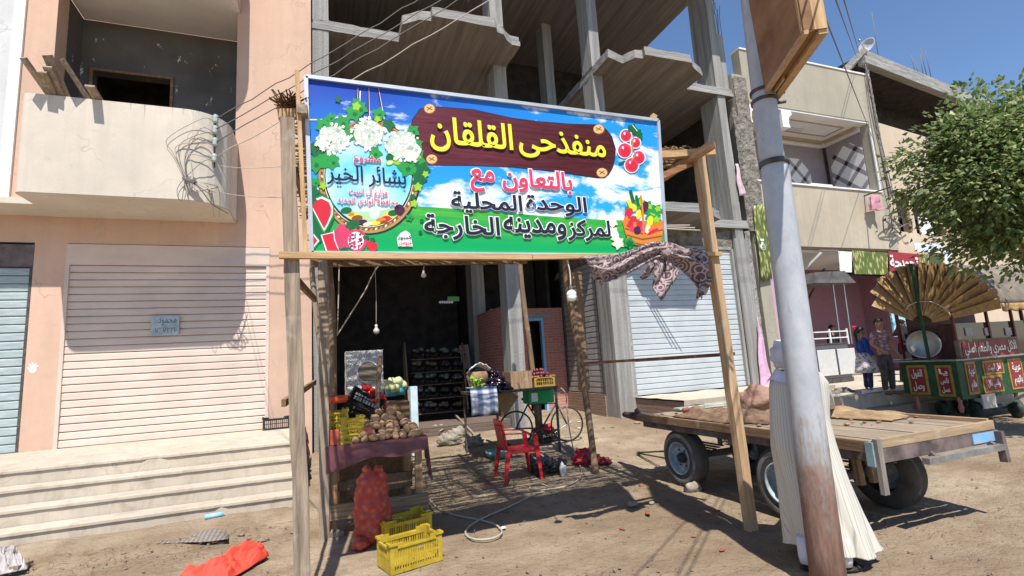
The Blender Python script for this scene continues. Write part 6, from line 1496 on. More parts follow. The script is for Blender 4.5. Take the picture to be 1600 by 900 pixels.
def hose():
    px = [(664, 772), (682, 795), (712, 808), (748, 815), (776, 824), (784, 836), (768, 845), (742, 846), (728, 838), (733, 826), (756, 812), (795, 795), (830, 778), (858, 766), (846, 759), (830, 761), (832, 768), (860, 767), (890, 760), (907, 748), (908, 734), (898, 712)]
    pts = [atG(x, y)+Vector((0, 0, .02)) for x, y in px]
    yb = atG(884, 702).y
    pts += [atY(890, 672, yb-.1), atY(886, 640, yb), atY(884, 616, yb), atY(876, 606, yb+.02)]
    q = MB(); q.tube(smooth_path(pts, 6), .0105, 7); tag(q.build('hose', flat('beige hose', (.42, .36, .29), .5)), 'long beige hose looped over the sand from the metal table to the stall', 'hose')
hose()
# ------------------------------------------------------------------ flat wooden wagon
def wagon():
    X0, X1, Ya, Yb, Z = 4.17, 5.80, 3.03, 6.22, .80
    t = thing('flat_wagon', 'flat wooden wagon on four rubber tyred wheels standing in the street', 'wagon', (5.1, 4.6, 0))
    dw = m_wood('deck boards', (.37, .295, .215), 'y', .32); rnd = random.Random(2)
    for i in range(9):
        x = X0+(X1-X0)*i/9; q = MB(); q.box(x+.003, x+(X1-X0)/9-.003, Ya+.02+rnd.uniform(0, .02), Yb-rnd.uniform(0, .06), Z, Z+.035+rnd.uniform(-.004, .004)); q.build('deck_board', dw, t)
    eb = m_wood('edge boards', (.44, .29, .17), 'y', .25)
    q = MB(); q.box(X0-.03, X0-.001, Ya-.02, Yb+.02, Z-.04, Z+.055); q.build('edge_board', m_wood('worn edge board', (.30, .185, .115), 'y'), t, bevel=.006)
    q = MB(); q.box(X1+.001, X1+.03, Ya-.02, Yb+.02, Z-.02, Z+.075); q.build('edge_board', eb, t, bevel=.006)
    q = MB(); q.box(X0-.03, X1+.03, Ya-.055, Ya-.021, Z-.02, Z+.06); q.build('edge_board', m_wood('end board', (.40, .285, .18), 'x', .2), t, bevel=.006)
    fs = mat('old steel frame', (.17, .13, .12), .7, .35, 6, .2, 25)
    q = MB(); q.box(X0-.02, X1+.04, Ya-.06, Ya+.0, Z-.13, Z-.022); q.build('end_beam', fs, t)
    for x in (X0+.02, X0+.5, X1-.52, X1-.05): q = MB(); q.box(x, x+.055, Ya+.002, Yb-.05, Z-.12, Z-.002); q.build('frame_beam', fs, t)
    for y in (3.7, 4.6, 5.5): q = MB(); q.box(X0+.08, X1-.06, y, y+.06, Z-.19, Z-.122); q.build('cross_beam', fs, t)
    q = MB(); q.box(X1-.34, X1+.043, Ya-.066, Ya-.0605, Z-.115, Z-.03); q.build('blue_patch', mat('flaking blue paint', (.10, .33, .60), .6, .4, 10, .1, c2=(.3, .4, .48)), t)
    bp = atY(1353, 688, Ya-.08); q = MB(); q.box(X0+.0, X0+.055, Ya-.10, Ya-.062, Z-.36, Z+.07); q.build('end_stake', m_wood('grey stake', (.30, .26, .23), 'z'), t)
    q = MB(); q.box(X0-.05, X0-.032, Ya-.09, Ya-.03, Z-.14, Z+.05); q.build('stake_iron', mat('blue grey iron', (.22, .32, .36), .6, .2), t)
    # hanging step bar at the end
    q = MB(); q.bar((X0+.55, Ya-.1, Z-.165), (X1-.02, Ya-.1, Z-.165), .06, .05); q.build('step_bar', mat('grey bar', (.25, .235, .22), .6, .25, 8, .1), t)
    for x in (X0+.7, X1-.1): q = MB(); q.bar((x, Ya-.1, Z-.165), (x, Ya-.03, Z-.1), .04, .04); q.build('step_bracket', fs, t)
    q = MB(); q.bar((X1+.0, Ya-.1, Z-.30), (X1+.0, Ya-.09, Z-.03), .05, .06); q.build('end_leg', fs, t)
    # wheels
    tyre = mat('dusty tyre rubber', (.045, .042, .04), .9, .4, 7, .3, 30, c2=(.11, .095, .08)); rim = mat('worn pale blue rim', (.42, .50, .54), .55, .3, 9, .1, patch=.4); hub = mat('greasy hub', (.05, .045, .04), .6)
    r = .35
    proto = None
    for x, y in ((4.33, 5.52), (4.27, 3.92), (5.36, 3.72), (5.42, 5.50)):
        z = r-.005; s = -1 if x < 5 else 1
        w_ = bpy.data.objects.new('wheel', None); col.objects.link(w_); w_.parent = t; w_.location = Vector((x, y, z))-Vector(t.location)
        ax = (s, 0, 0); c = (x, y, z)
        q = MB(); q.lathe([(.19, -.10), (.25, -.105), (r-.05, -.10), (r-.012, -.075), (r, -.05), (r-.004, -.03), (r, -.01), (r-.004, .01), (r, .03), (r-.004, .05), (r-.012, .075), (r-.05, .10), (.25, .105), (.19, .10)], c, ax, 40)
        for k in range(30):
            a = 2*math.pi*k/30
            for sd in (-.05, .05): q.box(0, 0, 0, 0, 0, 0) if False else None
        q.build('tyre', tyre, w_)
        q = MB(); q.lathe([(.255, .1065), (.265, .108), (.30, .1015)], c, ax, 40); q.build('tyre_wall', mat('scuffed tyre wall', (.24, .235, .23), .85, .4, 6, .2, c2=(.08, .075, .07)), w_)
        q = MB(); q.lathe([(.195, .095), (.20, .112), (.188, .112), (.18, .09), (.175, .02), (.14, .005), (.135, .03), (.075, .04), (.07, .025), (.001, .02)], c, ax, 32); q.build('rim', rim, w_)
        q = MB(); q.lathe([(.065, .02), (.06, .085), (.03, .11), (.001, .112)], c, ax, 16)
        for k in range(6): a = 2*math.pi*k/6; q.ball((x+s*.045, y+.105*math.cos(a), z+.105*math.sin(a)), .013, 6, 4)
        q.build('hub', hub, w_)
    for y in (3.78, 5.5):
        q = MB(); q.tube([(4.36, y, r), (5.36, y, r)], .04, 10); q.build('axle', fs, t)
        for x in (4.62, 5.1):
            q = MB()
            for k in range(4): q.bar((x, y-.34+.07*k, r+.15-.03*k), (x, y+.34-.07*k, r+.15-.03*k), .05, .012)
            q.build('leaf_spring', fs, t); q = MB(); q.bar((x, y-.3, r+.16), (x, y-.3, Z-.12), .04); q.bar((x, y+.3, r+.16), (x, y+.3, Z-.12), .04); q.build('spring_hanger', fs, t)
    for x in (4.55, 4.72): q = MB(); q.bar((x, 3.4, Z-.42), (x, 3.42, Z-.12), .06, .05); q.build('wooden_strut', m_wood('strut', (.30, .2, .12), 'z'), t)
    # shaft and tow rods at the far end
    q = MB(); q.tube([(4.28, Yb-.3, Z-.02), (4.27, Yb+.25, Z-.01), (4.26, Yb+.52, Z+.0)], [.06, .06, .04], 10); q.ball((4.27, Yb+.18, Z+.06), .05, 8, 6); q.build('shaft', M['dark_steel'], t)
    a = atG(998, 712); q = MB(); q.tube([a+Vector((0, 0, .05)), Vector((4.5, 5.75, .38))], .014, 6); q.tube([a+Vector((.03, 0, .03)), Vector((4.6, 5.9, .2))], .012, 6); q.ball(a+Vector((0, 0, .04)), .035, 8, 6); q.build('tow_rod', M['dark_steel'], t)
    q = MB(); c = Vector((4.33, 4.75, Z-.16)); q.tube([c+Vector((0, -.04, .06)), c+Vector((-.05, -.02, 0)), c+Vector((-.04, .05, -.02))], .012, 6); q.build('hook', M['steel'], t)
wagon()

def wagon_load():
    Z = .842; rnd = random.Random(6)
    rg = mat('brown sacking', (.23, .145, .095), .95, .35, 7, .5, 18, bd=.03); rr = mat('reddish sacking', (.235, .125, .10), .95, .35, 5, .6, 14, bd=.05, c2=(.33, .22, .15))
    c = atZ(1186, 632, Z+.12); q = MB(); q.ball(c+Vector((0, 0, .02)), .24, 40, 30, (.9, 1.25, .85), bump=.38, seed=9, bf=3.2); q.ball(c+Vector((.10, .18, .12)), .09, 18, 12, (1, 1, .9), bump=.5, seed=2, bf=6)
    tag(q.build('full_sack', rr), 'full reddish brown sack on the wagon deck behind the man', 'sack')
    def rag(name, label, x, y, w_, l_, h, m, seed, rot=0):
        c = atZ(x, y, Z); q = MB(); ca, sa = math.cos(rot), math.sin(rot)
        def fn(u, v_):
            px, py = (u-.5)*w_, (v_-.5)*l_; ed = min(u, 1-u, v_, 1-v_); k = min(1, ed/.16)
            k2 = mnoise.noise(Vector((u*3.5, v_*3.5, seed))); e = 1+.25*mnoise.noise(Vector((u*2, v_*2, seed+9)))
            return Vector((c.x+(px*ca-py*sa)*e, c.y+(px*sa+py*ca)*e, Z+.006+k*h*(.55+.9*k2+.3*math.sin(u*14+v_*5+seed))*(.5) + .012*k))
        q.grid(fn, 30, 30); tag(q.build(name, m, None, solid=.01), label, 'rag')
    rag('brown_rag', 'crumpled brown sacking in the middle of the wagon deck', 1120, 652, .65, .9, .16, rg, 3)
    rag('brown_rag', 'heap of torn brown sacking below the reddish sack', 1170, 658, .5, .6, .2, rg, 6, .4)
    rag('brown_cloth', 'flat tan brown cloth spread at the hand of the man', 1335, 650, .55, .95, .09, mat('tan cloth', (.36, .24, .135), .95, .25, 7, .4, 18), 12, .2)
    a, b = atZ(1048, 640, Z+.03), atZ(1150, 628, Z+.03); q = MB(); q.bar((a.x+.1, a.y, Z+.03), (b.x+.1, b.y, Z+.03), .14, .02); tag(q.build('green_board', mat('pale green paint', (.40, .50, .42), .8, .25, 8, .1)), 'pale green painted board lying along the wagon deck', 'board')
    a, b = atZ(1060, 648, Z+.02), atZ(1150, 648, Z+.02); q = MB(); q.bar((a.x, a.y, Z+.018), (b.x, b.y, Z+.018), .12, .02); tag(q.build('loose_board', m_wood('loose board', (.5, .38, .25), 'y')), 'loose bare board beside the green board on the wagon', 'board')
    q = MB(); c = atZ(1075, 644, Z+.03)
    for i in range(7): q.ball(c+Vector((rnd.uniform(-.09, .09), rnd.uniform(-.12, .12), rnd.uniform(.0, .05))), .035, 9, 7, bump=.3, seed=i)
    tag(q.build('onion_bunch', mat('dull onion', (.30, .10, .09), .6, .3, 12, .1)), 'small bunch of dull red onions on the front of the wagon deck', 'onions')
    q = MB()
    for i in range(60):
        x, y = rnd.uniform(4.3, 5.9), rnd.uniform(3.4, 6.0); q.ball((x, y, Z+.008), rnd.uniform(.008, .025), 5, 4, (1.4, 1, .5), bump=.5, seed=i)
    struct(tag(q.build('onion_skins', mat('onion skins', (.34, .19, .12), .9, .4, 30, 0)), 'dry onion skins and crumbs scattered on the wagon deck', 'crumbs'), 'stuff')
wagon_load()

# ------------------------------------------------------------------ people
def skin_mesh(joints, edges, root, sub=2):
    names = list(joints); me = bpy.data.meshes.new('body'); me.from_pydata([joints[n][0] for n in names], [(names.index(a), names.index(b)) for a, b in edges], [])
    o = bpy.data.objects.new('body', me); col.objects.link(o)
    md = o.modifiers.new('skin', 'SKIN'); md.use_smooth_shade = True; md.branch_smoothing = .6
    for i, n in enumerate(names):
        sv = me.skin_vertices[0].data[i]; r = joints[n][1]; sv.radius = r if isinstance(r, tuple) else (r, r); sv.use_root = (n == root)
    sd = o.modifiers.new('sub', 'SUBSURF'); sd.levels = sub; sd.render_levels = sub
    bpy.context.view_layer.update()
    ev = o.evaluated_get(bpy.context.evaluated_depsgraph_get()); m = ev.to_mesh()
    vs = [tuple(v.co) for v in m.vertices]; fs = [tuple(p.vertices) for p in m.polygons]
    ev.to_mesh_clear(); bpy.data.objects.remove(o); bpy.data.meshes.remove(me)
    return vs, fs
SKIN = mat('skin', (.30, .165, .105), .55, .08, 9, .03, spec=.35)
SKIND = flat('lips and brows', (.09, .04, .03), .6); EYEW = flat('eye white', (.6, .58, .55), .3); HAIR = mat('black hair', (.015, .012, .010), .5, .3, 20, .3, 60, stretch=(1, 1, .2))
def figure(t, h, pose, female=False, hands=True):
    """one continuous body: torso, head with a face, arms with five fingers, legs. Faces -y in its own frame."""
    J = {}; E_ = []
    def jn(n, p, r, link=None):
        J[n] = (Vector(p)*h, (r if isinstance(r, tuple) else (r, r))); J[n] = (J[n][0], tuple(x*h for x in J[n][1]))
        if link: E_.append((link, n))
    jn('pelvis', (0, 0, .515), (.072, .058)); jn('waist', (0, .004, .60), (.062, .05), 'pelvis'); jn('chest', (0, .0, .71), (.078, .058), 'waist'); jn('collar', (0, .005, .80), (.06, .042), 'chest')
    jn('neck', (0, .008, .845), .030, 'collar'); jn('jaw', (0, -.004, .885), (.036, .040), 'neck'); jn('skull', (0, .002, .935), (.043, .052), 'jaw'); jn('crown', (0, .006, .978), (.030, .034), 'skull')
    for s, k in ((-1, 'l'), (1, 'r')):
        el, wr = pose.get('elbow_'+k, (s*.135, .01, .64)), pose.get('wrist_'+k, (s*.15, -.03, .50))
        jn('sh'+k, (s*.105, .006, .795), .032, 'collar'); jn('el'+k, el, .024, 'sh'+k); jn('wr'+k, wr, .017, 'el'+k)
        d = (Vector(wr)-Vector(el)).normalized(); side = d.cross(Vector((s, 0.2, 0.1))).normalized(); pal = Vector(wr)+d*.035
        jn('pa'+k, pal, (.020, .013), 'wr'+k)
        if hands:
            for f in range(4):
                L = (.036, .043, .040, .030)[f]; off = side*(.0155-.0105*f); b1 = pal+d*.016+off; b2 = b1+d*L*.6+Vector((0, 0, -.002)); b3 = b2+d*L*.45+d.cross(side)*(.010)
                jn('f%s%da' % (k, f), b1, .0062, 'pa'+k); jn('f%s%db' % (k, f), b2, .0056, 'f%s%da' % (k, f)); jn('f%s%dc' % (k, f), b3, .0046, 'f%s%db' % (k, f))
            th = pal+side*.026+d*.004; jn('t'+k, th, .0068, 'pa'+k); jn('t2'+k, th+side*.008+d*.022, .0056, 't'+k)
        hp, kn, an, ft = pose.get('hip_'+k, (s*.052, 0, .49)), pose.get('knee_'+k, (s*.056, -.008, .285)), pose.get('ankle_'+k, (s*.058, .012, .045)), pose.get('toe_'+k, (s*.066, -.075, .018))
        jn('hi'+k, hp, .052, 'pelvis'); jn('kn'+k, kn, .033, 'hi'+k); jn('ca'+k, tuple((Vector(kn)*.62+Vector(an)*.38)+Vector((0, .012, 0))), .031, 'kn'+k); jn('an'+k, an, .021, 'ca'+k); jn('to'+k, ft, (.022, .016), 'an'+k)
    vs, fs = skin_mesh(J, E_, 'pelvis')
    q = MB(); q.add(vs, fs, True)
    # face
    hz = .925*h; fy = -.047*h
    q.mi = 0; q.lathe([(.001, .0), (.006*h, .004*h), (.009*h, .016*h), (.004*h, .034*h), (.001, .036*h)], (0, fy-.002*h, hz-.020*h), (0, .18, 1), 8)
    for s in (-1, 1):
        q.mi = 0; q.ball((s*.046*h, .006*h, hz-.004*h), .014*h, 8, 6, (.45, .8, 1.1))
        q.mi = 2; q.ball((s*.019*h, fy+.004*h, hz+.006*h), .0085*h, 8, 6, (1, .6, .62)); q.mi = 1; q.ball((s*.019*h, fy-.0005*h, hz+.006*h), .0045*h, 7, 5, (1, .6, .9))
        q.mi = 1; q.ball((s*.02*h, fy+.002*h, hz+.020*h), .012*h, 7, 5, (1, .4, .22))
    q.mi = 1; q.ball((0, fy+.003*h, hz-.034*h), .014*h, 8, 5, (1, .45, .32))
    return q.build('body', [SKIN, SKIND, EYEW], t)
def garment(t, name, h, J, edges, root, m):
    vs, fs = skin_mesh({k: (Vector(p)*h, tuple(x*h for x in (r if isinstance(r, tuple) else (r, r)))) for k, (p, r) in J.items()}, edges, root)
    q = MB(); q.add(vs, fs, True); return q.build(name, m, t)
def shirt(t, h, pose, m, sleeve=1.0):
    J = {'hem': ((0, 0, .50), (.088, .074)), 'waist': ((0, .004, .60), (.080, .066)), 'chest': ((0, 0, .71), (.090, .070)), 'top': ((0, .006, .815), (.055, .040))}
    E_ = [('hem', 'waist'), ('waist', 'chest'), ('chest', 'top')]
    for s, k in ((-1, 'l'), (1, 'r')):
        el, wr = Vector(pose.get('elbow_'+k, (s*.135, .01, .64))), Vector(pose.get('wrist_'+k, (s*.15, -.03, .50))); sh = Vector((s*.108, .006, .79))
        J['s'+k] = (sh, .042); J['e'+k] = (sh.lerp(el, min(1, sleeve)), .034); E_ += [('top', 's'+k), ('s'+k, 'e'+k)]
        if sleeve > 1: J['w'+k] = (el.lerp(wr, sleeve-1), .026); E_.append(('e'+k, 'w'+k))
    return garment(t, 'shirt', h, J, E_, 'chest', m)
def trousers(t, h, pose, m):
    J = {'belt': ((0, 0, .57), (.076, .064)), 'seat': ((0, .004, .51), (.084, .072))}; E_ = [('belt', 'seat')]
    for s, k in ((-1, 'l'), (1, 'r')):
        kn, an = pose.get('knee_'+k, (s*.056, -.008, .285)), pose.get('ankle_'+k, (s*.058, .012, .045)); an = (an[0], an[1], an[2]+.012)
        J['h'+k] = ((s*.053, 0, .46), .060); J['k'+k] = (kn, .043); J['a'+k] = (an, .036); E_ += [('seat', 'h'+k), ('h'+k, 'k'+k), ('k'+k, 'a'+k)]
    return garment(t, 'trousers', h, J, E_, 'seat', m)
def shoes(t, h, pose, m):
    for s, k in ((-1, 'l'), (1, 'r')):
        an, to = Vector(pose.get('ankle_'+k, (s*.058, .012, .045)))*h, Vector(pose.get('toe_'+k, (s*.066, -.075, .018)))*h
        q = MB(); d = (to-an); d.z = 0; c = (an+to)/2; c.z = .026*h; rot = Matrix.Rotation(math.atan2(d.y, d.x), 3, 'Z'); q.ball(c, .03*h, 14, 10, (2.2, 1.05, .85), rot); q.build('shoe', m, t)
def hair_cap(t, h, m=None, back=0.0, r=1.0):
    q = MB(); c = Vector((0, .008*h, .945*h))
    def fn(u, v_):
        a = 2*math.pi*u; th = v_*(1.42+.75*max(0, math.sin(a))**.7+back*max(0, math.sin(a)))
        return c+Vector((math.sin(th)*math.cos(a)*.052*h*r, math.sin(th)*math.sin(a)*.060*h*r, math.cos(th)*.055*h*r))*(1+.05*mnoise.noise(Vector((math.cos(a)*4, math.sin(a)*4, v_*4))))
    q.grid(fn, 28, 10); return q.build('hair', m or HAIR, t, solid=.006)

def man():
    g = atG(1262, 893); Y = 3.08
    t = thing('person', 'man in a striped white robe behind the steel pole, reaching onto the wagon', 'person', (g.x+.12, Y, 0))
    h = 1.66; hand = atZ(1296, 640, .885)
    rot = R(78)      # he faces the wagon, to the right
    t.rotation_euler = (0, 0, rot)
    inv = Matrix.Rotation(-rot, 3, 'Z')
    T = Vector((t.location.x, t.location.y, 0))
    def loc(p): return (inv @ (Vector(p)-T))/h
    hd = loc(hand)
    pose = {'wrist_l': tuple(hd+Vector((0, .04, .015))), 'elbow_l': tuple(loc(atY(1284, 614, Y+.1)))}
    wr2 = (.16, -.05, .52); pose['wrist_r'] = wr2
    figure(t, h, pose)
    # robe: rings between the outlines of the figure, blown a little towards the street
    n = NT('striped robe cloth'); s = n.sep(n.tc.outputs['Object']); ang = n.math('ARCTAN2', s[1], s[0])
    st = n.ramp(n.math('FRACT', n.math('MULTIPLY', ang, 9.0)), [(.0, 0.), (.15, 1.), (.30, 0.)]); k = n.mix(st, (.58, .55, .48), (.33, .31, .28)); n.bump(n.noise(n.mapping((3, 3, .5)), 4, 4), .35, .02); rm = n.done(k, .85, 0, .15)
    prof = [(868, 1250, 1356), (840, 1247, 1347), (795, 1237, 1328), (745, 1226, 1310), (695, 1212, 1297), (660, 1208, 1290), (625, 1206, 1290), (600, 1206, 1288), (586, 1212, 1275), (577, 1222, 1258)]
    rings = []
    for y, xl, xr in prof:
        a, b = atY(xl, y, Y), atY(xr, y, Y); rings.append(((a.x+b.x)/2, (b.x-a.x)/2*.93, (a.z+b.z)/2 if y < 860 else .13))
    q = MB(); N = 64; vs = []
    zs = [r_[2] for r_ in rings]
    steps = 40
    for j in range(steps+1):
        f = j/steps*(len(rings)-1); i = min(int(f), len(rings)-2); u = f-i
        cx, rx, z = [rings[i][k]*(1-u)+rings[i+1][k]*u for k in range(3)]
        low = max(0, 1-(z-.1)/1.0)
        for k in range(N):
            a = 2*math.pi*k/N; fold = 1+(.035+.20*low)*mnoise.noise(Vector((math.cos(a)*2.6, math.sin(a)*2.6, z*.55+4)))+(.015+.085*low)*mnoise.noise(Vector((math.cos(a)*7, math.sin(a)*7, z*.9)))
            p = Vector((cx+rx*math.cos(a)*fold, Y+(.16+.14*low)*math.sin(a)*fold, z+.035*low*math.sin(a*2+1)))
            vs.append(inv @ (p-T))
    fs = [(j*N+k, j*N+(k+1) % N, (j+1)*N+(k+1) % N, (j+1)*N+k) for j in range(steps) for k in range(N)]
    m_ = MB(); m_.add(vs, fs, True)
    # sleeve of the reaching arm
    sh = inv @ (atY(1262, 592, Y+.02)-T); el = inv @ (atY(1284, 614, Y+.1)-T); wr = inv @ (hand+Vector((-.02, -.03, .05))-T)
    m_.tube(smooth_path([sh, el, wr], 5), [.075, .076, .077, .076, .074, .070, .066, .062, .058, .055, .052], 14)
    o = bpy.data.objects.new('robe', m_.mesh('robe', rm)); col.objects.link(o); o.parent = t; sd = o.modifiers.new('s', 'SOLIDIFY'); sd.thickness = .006
    # head cloth
    hc = inv @ (atY(1230, 562, Y)-T)
    q = MB()
    def wrap(u, v_):
        a = 2*math.pi*u; th = .02+v_*2.45; r_ = .118*(1+.05*math.sin(v_*26+2.2*math.sin(a+.6))+.10*mnoise.noise(Vector((math.cos(a)*2, math.sin(a)*2, v_*5))))
        if th > 1.75: r_ *= 1-.10*(th-1.75)
        open_ = max(0, -math.sin(a))**3*max(0, th-1.2)*.25      # the face stays free in front
        return hc+Vector((math.sin(th)*math.cos(a)*r_, math.sin(th)*math.sin(a)*r_*(1.08-open_), .035+math.cos(th)*r_*1.12))
    q.grid(wrap, 48, 40)
    q.grid(lambda u, v_: hc+Vector((math.cos(2*math.pi*u)*(.085+.075*v_), .02+math.sin(2*math.pi*u)*(.085+.06*v_), -.075-.085*v_+.012*math.sin(u*31))), 40, 6)
    wm = mat('head cloth', (.62, .62, .68), .9, .15, 8, .3, 20); o = bpy.data.objects.new('head_cloth', q.mesh('head_cloth', wm)); col.objects.link(o); o.parent = t
    # trouser leg and sandals showing below the hem
    q = MB()
    fpos = []
    for gx, gy in ((1264, 893), (1322, 897)):
        p = inv @ (atG(gx, gy)-T); p.z += .01; fpos.append(p)
        q.tube([p+Vector((0, 0, .24)), p+Vector((0, 0, .1)), p+Vector((0, 0, .05))], [.055, .058, .05], 14)
    o = bpy.data.objects.new('trousers', q.mesh('trousers', flat('white cotton', (.68, .68, .70), .9))); col.objects.link(o); o.parent = t
    for p in fpos:
        q = MB(); q.ball(p+Vector((0, -.05, .022)), .06, 14, 8, (.75, 2.0, .35)); q.tube([p+Vector((-.045, -.08, .03)), p+Vector((0, -.09, .06)), p+Vector((.045, -.08, .03))], .012, 6)
        o = bpy.data.objects.new('sandal', q.mesh('sandal', flat('dark leather', (.03, .025, .025), .6))); col.objects.link(o); o.parent = t
man()

def bystanders():
    # girl
    def stand(px, py_foot, z, label, rot):
        p = atZ(px, py_foot, z); t = thing('person', label, 'person', (p.x, p.y, z)); t.rotation_euler = (0, 0, R(rot)); return t, p
    t, p = stand(1360, 613, .57, 'girl in a blue top and patterned skirt standing on the bakery porch', 62)
    h = 1.42; pose = {'wrist_l': (-.17, -.06, .53), 'wrist_r': (.16, -.09, .56)}
    b = lambda o: o
    def own(fn, *a): 
        o = fn(*a); return o
    t0 = t.location.copy(); t.location = (0, 0, 0); t.rotation_euler = (0, 0, 0)
    figure(t, h, pose); shirt(t, h, pose, mat('royal blue cloth', (.02, .06, .30), .85, .2, 8, .2), 1.85); trousers(t, h, pose, mat('dark blue denim', (.035, .05, .12), .9, .25, 12, .2)); shoes(t, h, pose, M['white']); hair_cap(t, h, None, .5)
    n = NT('white patterned skirt'); v = n.new('ShaderNodeTexVoronoi'); n.link(n.mapping(), v.inputs['Vector']); v.inputs['Scale'].default_value = 16; sk = n.done(n.mix(n.ramp(v.outputs[0], [(.25, 1.), (.42, 0.)]), (.58, .54, .54), (.14, .11, .12)), .9)
    q = MB(); q.lathe([(.098*h, .60*h), (.112*h, .54*h), (.135*h, .46*h), (.15*h, .36*h), (.158*h, .30*h)], (0, 0, 0), (0, 0, 1), 40, True, lambda r_, z, a: r_*(1+.09*math.sin(a*6+z*5)*(1-(z/h-.3)/.35))*(1 if True else 1)); q.build('skirt', sk, t, solid=.006)
    q = MB(); q.ball((0, .075*h, .985*h), .03*h, 12, 8, (1.3, .8, .8), bump=.5, seed=2); q.ball((.025*h, .075*h, .99*h), .028*h, 12, 8, (1.2, .8, 1), bump=.5, seed=5); q.build('hair_bow', flat('hot pink', (.70, .03, .14), .6), t)
    q = MB(); q.tube(smooth_path([(0, .055*h, .95*h), (0, .08*h, .90*h), (.01*h, .075*h, .82*h), (.01*h, .07*h, .76*h)], 4), [.025*h]*7+[.02*h]*4+[.012*h]*2, 8); q.build('pony_tail', HAIR, t)
    t.location = t0; t.rotation_euler = (0, 0, R(62))
    # boy
    t, p = stand(1392, 617, .57, 'boy in a faded pink patterned shirt looking towards the street', 0)
    t0 = t.location.copy(); t.location = (0, 0, 0); h = 1.56; pose = {'wrist_l': (-.13, -.09, .58), 'elbow_l': (-.15, .02, .66), 'wrist_r': (.15, -.06, .52)}
    figure(t, h, pose)
    n = NT('faded patterned shirt'); v = n.new('ShaderNodeTexVoronoi'); n.link(n.mapping((1, 1, 2)), v.inputs['Vector']); v.inputs['Scale'].default_value = 13; sm = n.done(n.mix(n.ramp(v.outputs[0], [(.2, 0.), (.5, 1.)]), (.42, .26, .25), (.16, .10, .12)), .9)
    shirt(t, h, pose, sm, .75); q = trousers(t, h, pose, mat('camouflage trousers', (.06, .055, .045), .9, .5, 9, .1, c2=(.02, .02, .018))); shoes(t, h, pose, flat('brown sandals', (.12, .07, .05))); hair_cap(t, h)
    t.location = t0; t.rotation_euler = (0, 0, R(-8))
    # woman in black beside the cart
    t, p = stand(1424, 620, .57, 'woman in a long black robe half hidden by the round tray', 0)
    t0 = t.location.copy(); t.location = (0, 0, 0); h = 1.60; pose = {'wrist_l': (-.1, -.13, .62), 'elbow_l': (-.15, -.02, .65), 'wrist_r': (.1, -.13, .62), 'elbow_r': (.15, -.02, .65)}
    figure(t, h, pose); bm = mat('black robe cloth', (.018, .017, .02), .9, .3, 6, .2); shirt(t, h, pose, bm, 1.9)
    q = MB(); q.lathe([(.085*h, .62*h), (.10*h, .5*h), (.115*h, .3*h), (.14*h, .02*h)], (0, 0, 0), (0, 0, 1), 36, True, lambda r_, z, a: r_*(1+.06*math.sin(a*8))); q.build('robe', bm, t, solid=.006); hair_cap(t, h, bm, .6, 1.1)
    q = MB(); q.lathe([(.06*h, .90*h), (.075*h, .86*h), (.12*h, .79*h), (.13*h, .74*h)], (0, .012*h, 0), (0, 0, 1), 30); q.build('head_scarf', bm, t, solid=.006)
    t.location = (atY(1418, 560, 8.8).x, 8.8, .57); t.rotation_euler = (0, 0, R(20))
    # shopkeeper in the dark behind the counter
    p = atY(1314, 600, 11.6); t = thing('person', 'dimly seen shopkeeper in dark clothes behind the bakery counter', 'person', (0, 0, 0)); h = 1.7; pose = {}
    figure(t, h, pose); shirt(t, h, pose, flat('dark shirt', (.035, .03, .04)), 1.9); trousers(t, h, pose, flat('dark trousers', (.03, .03, .035))); hair_cap(t, h); t.location = (p.x, 11.6, .575)
bystanders()

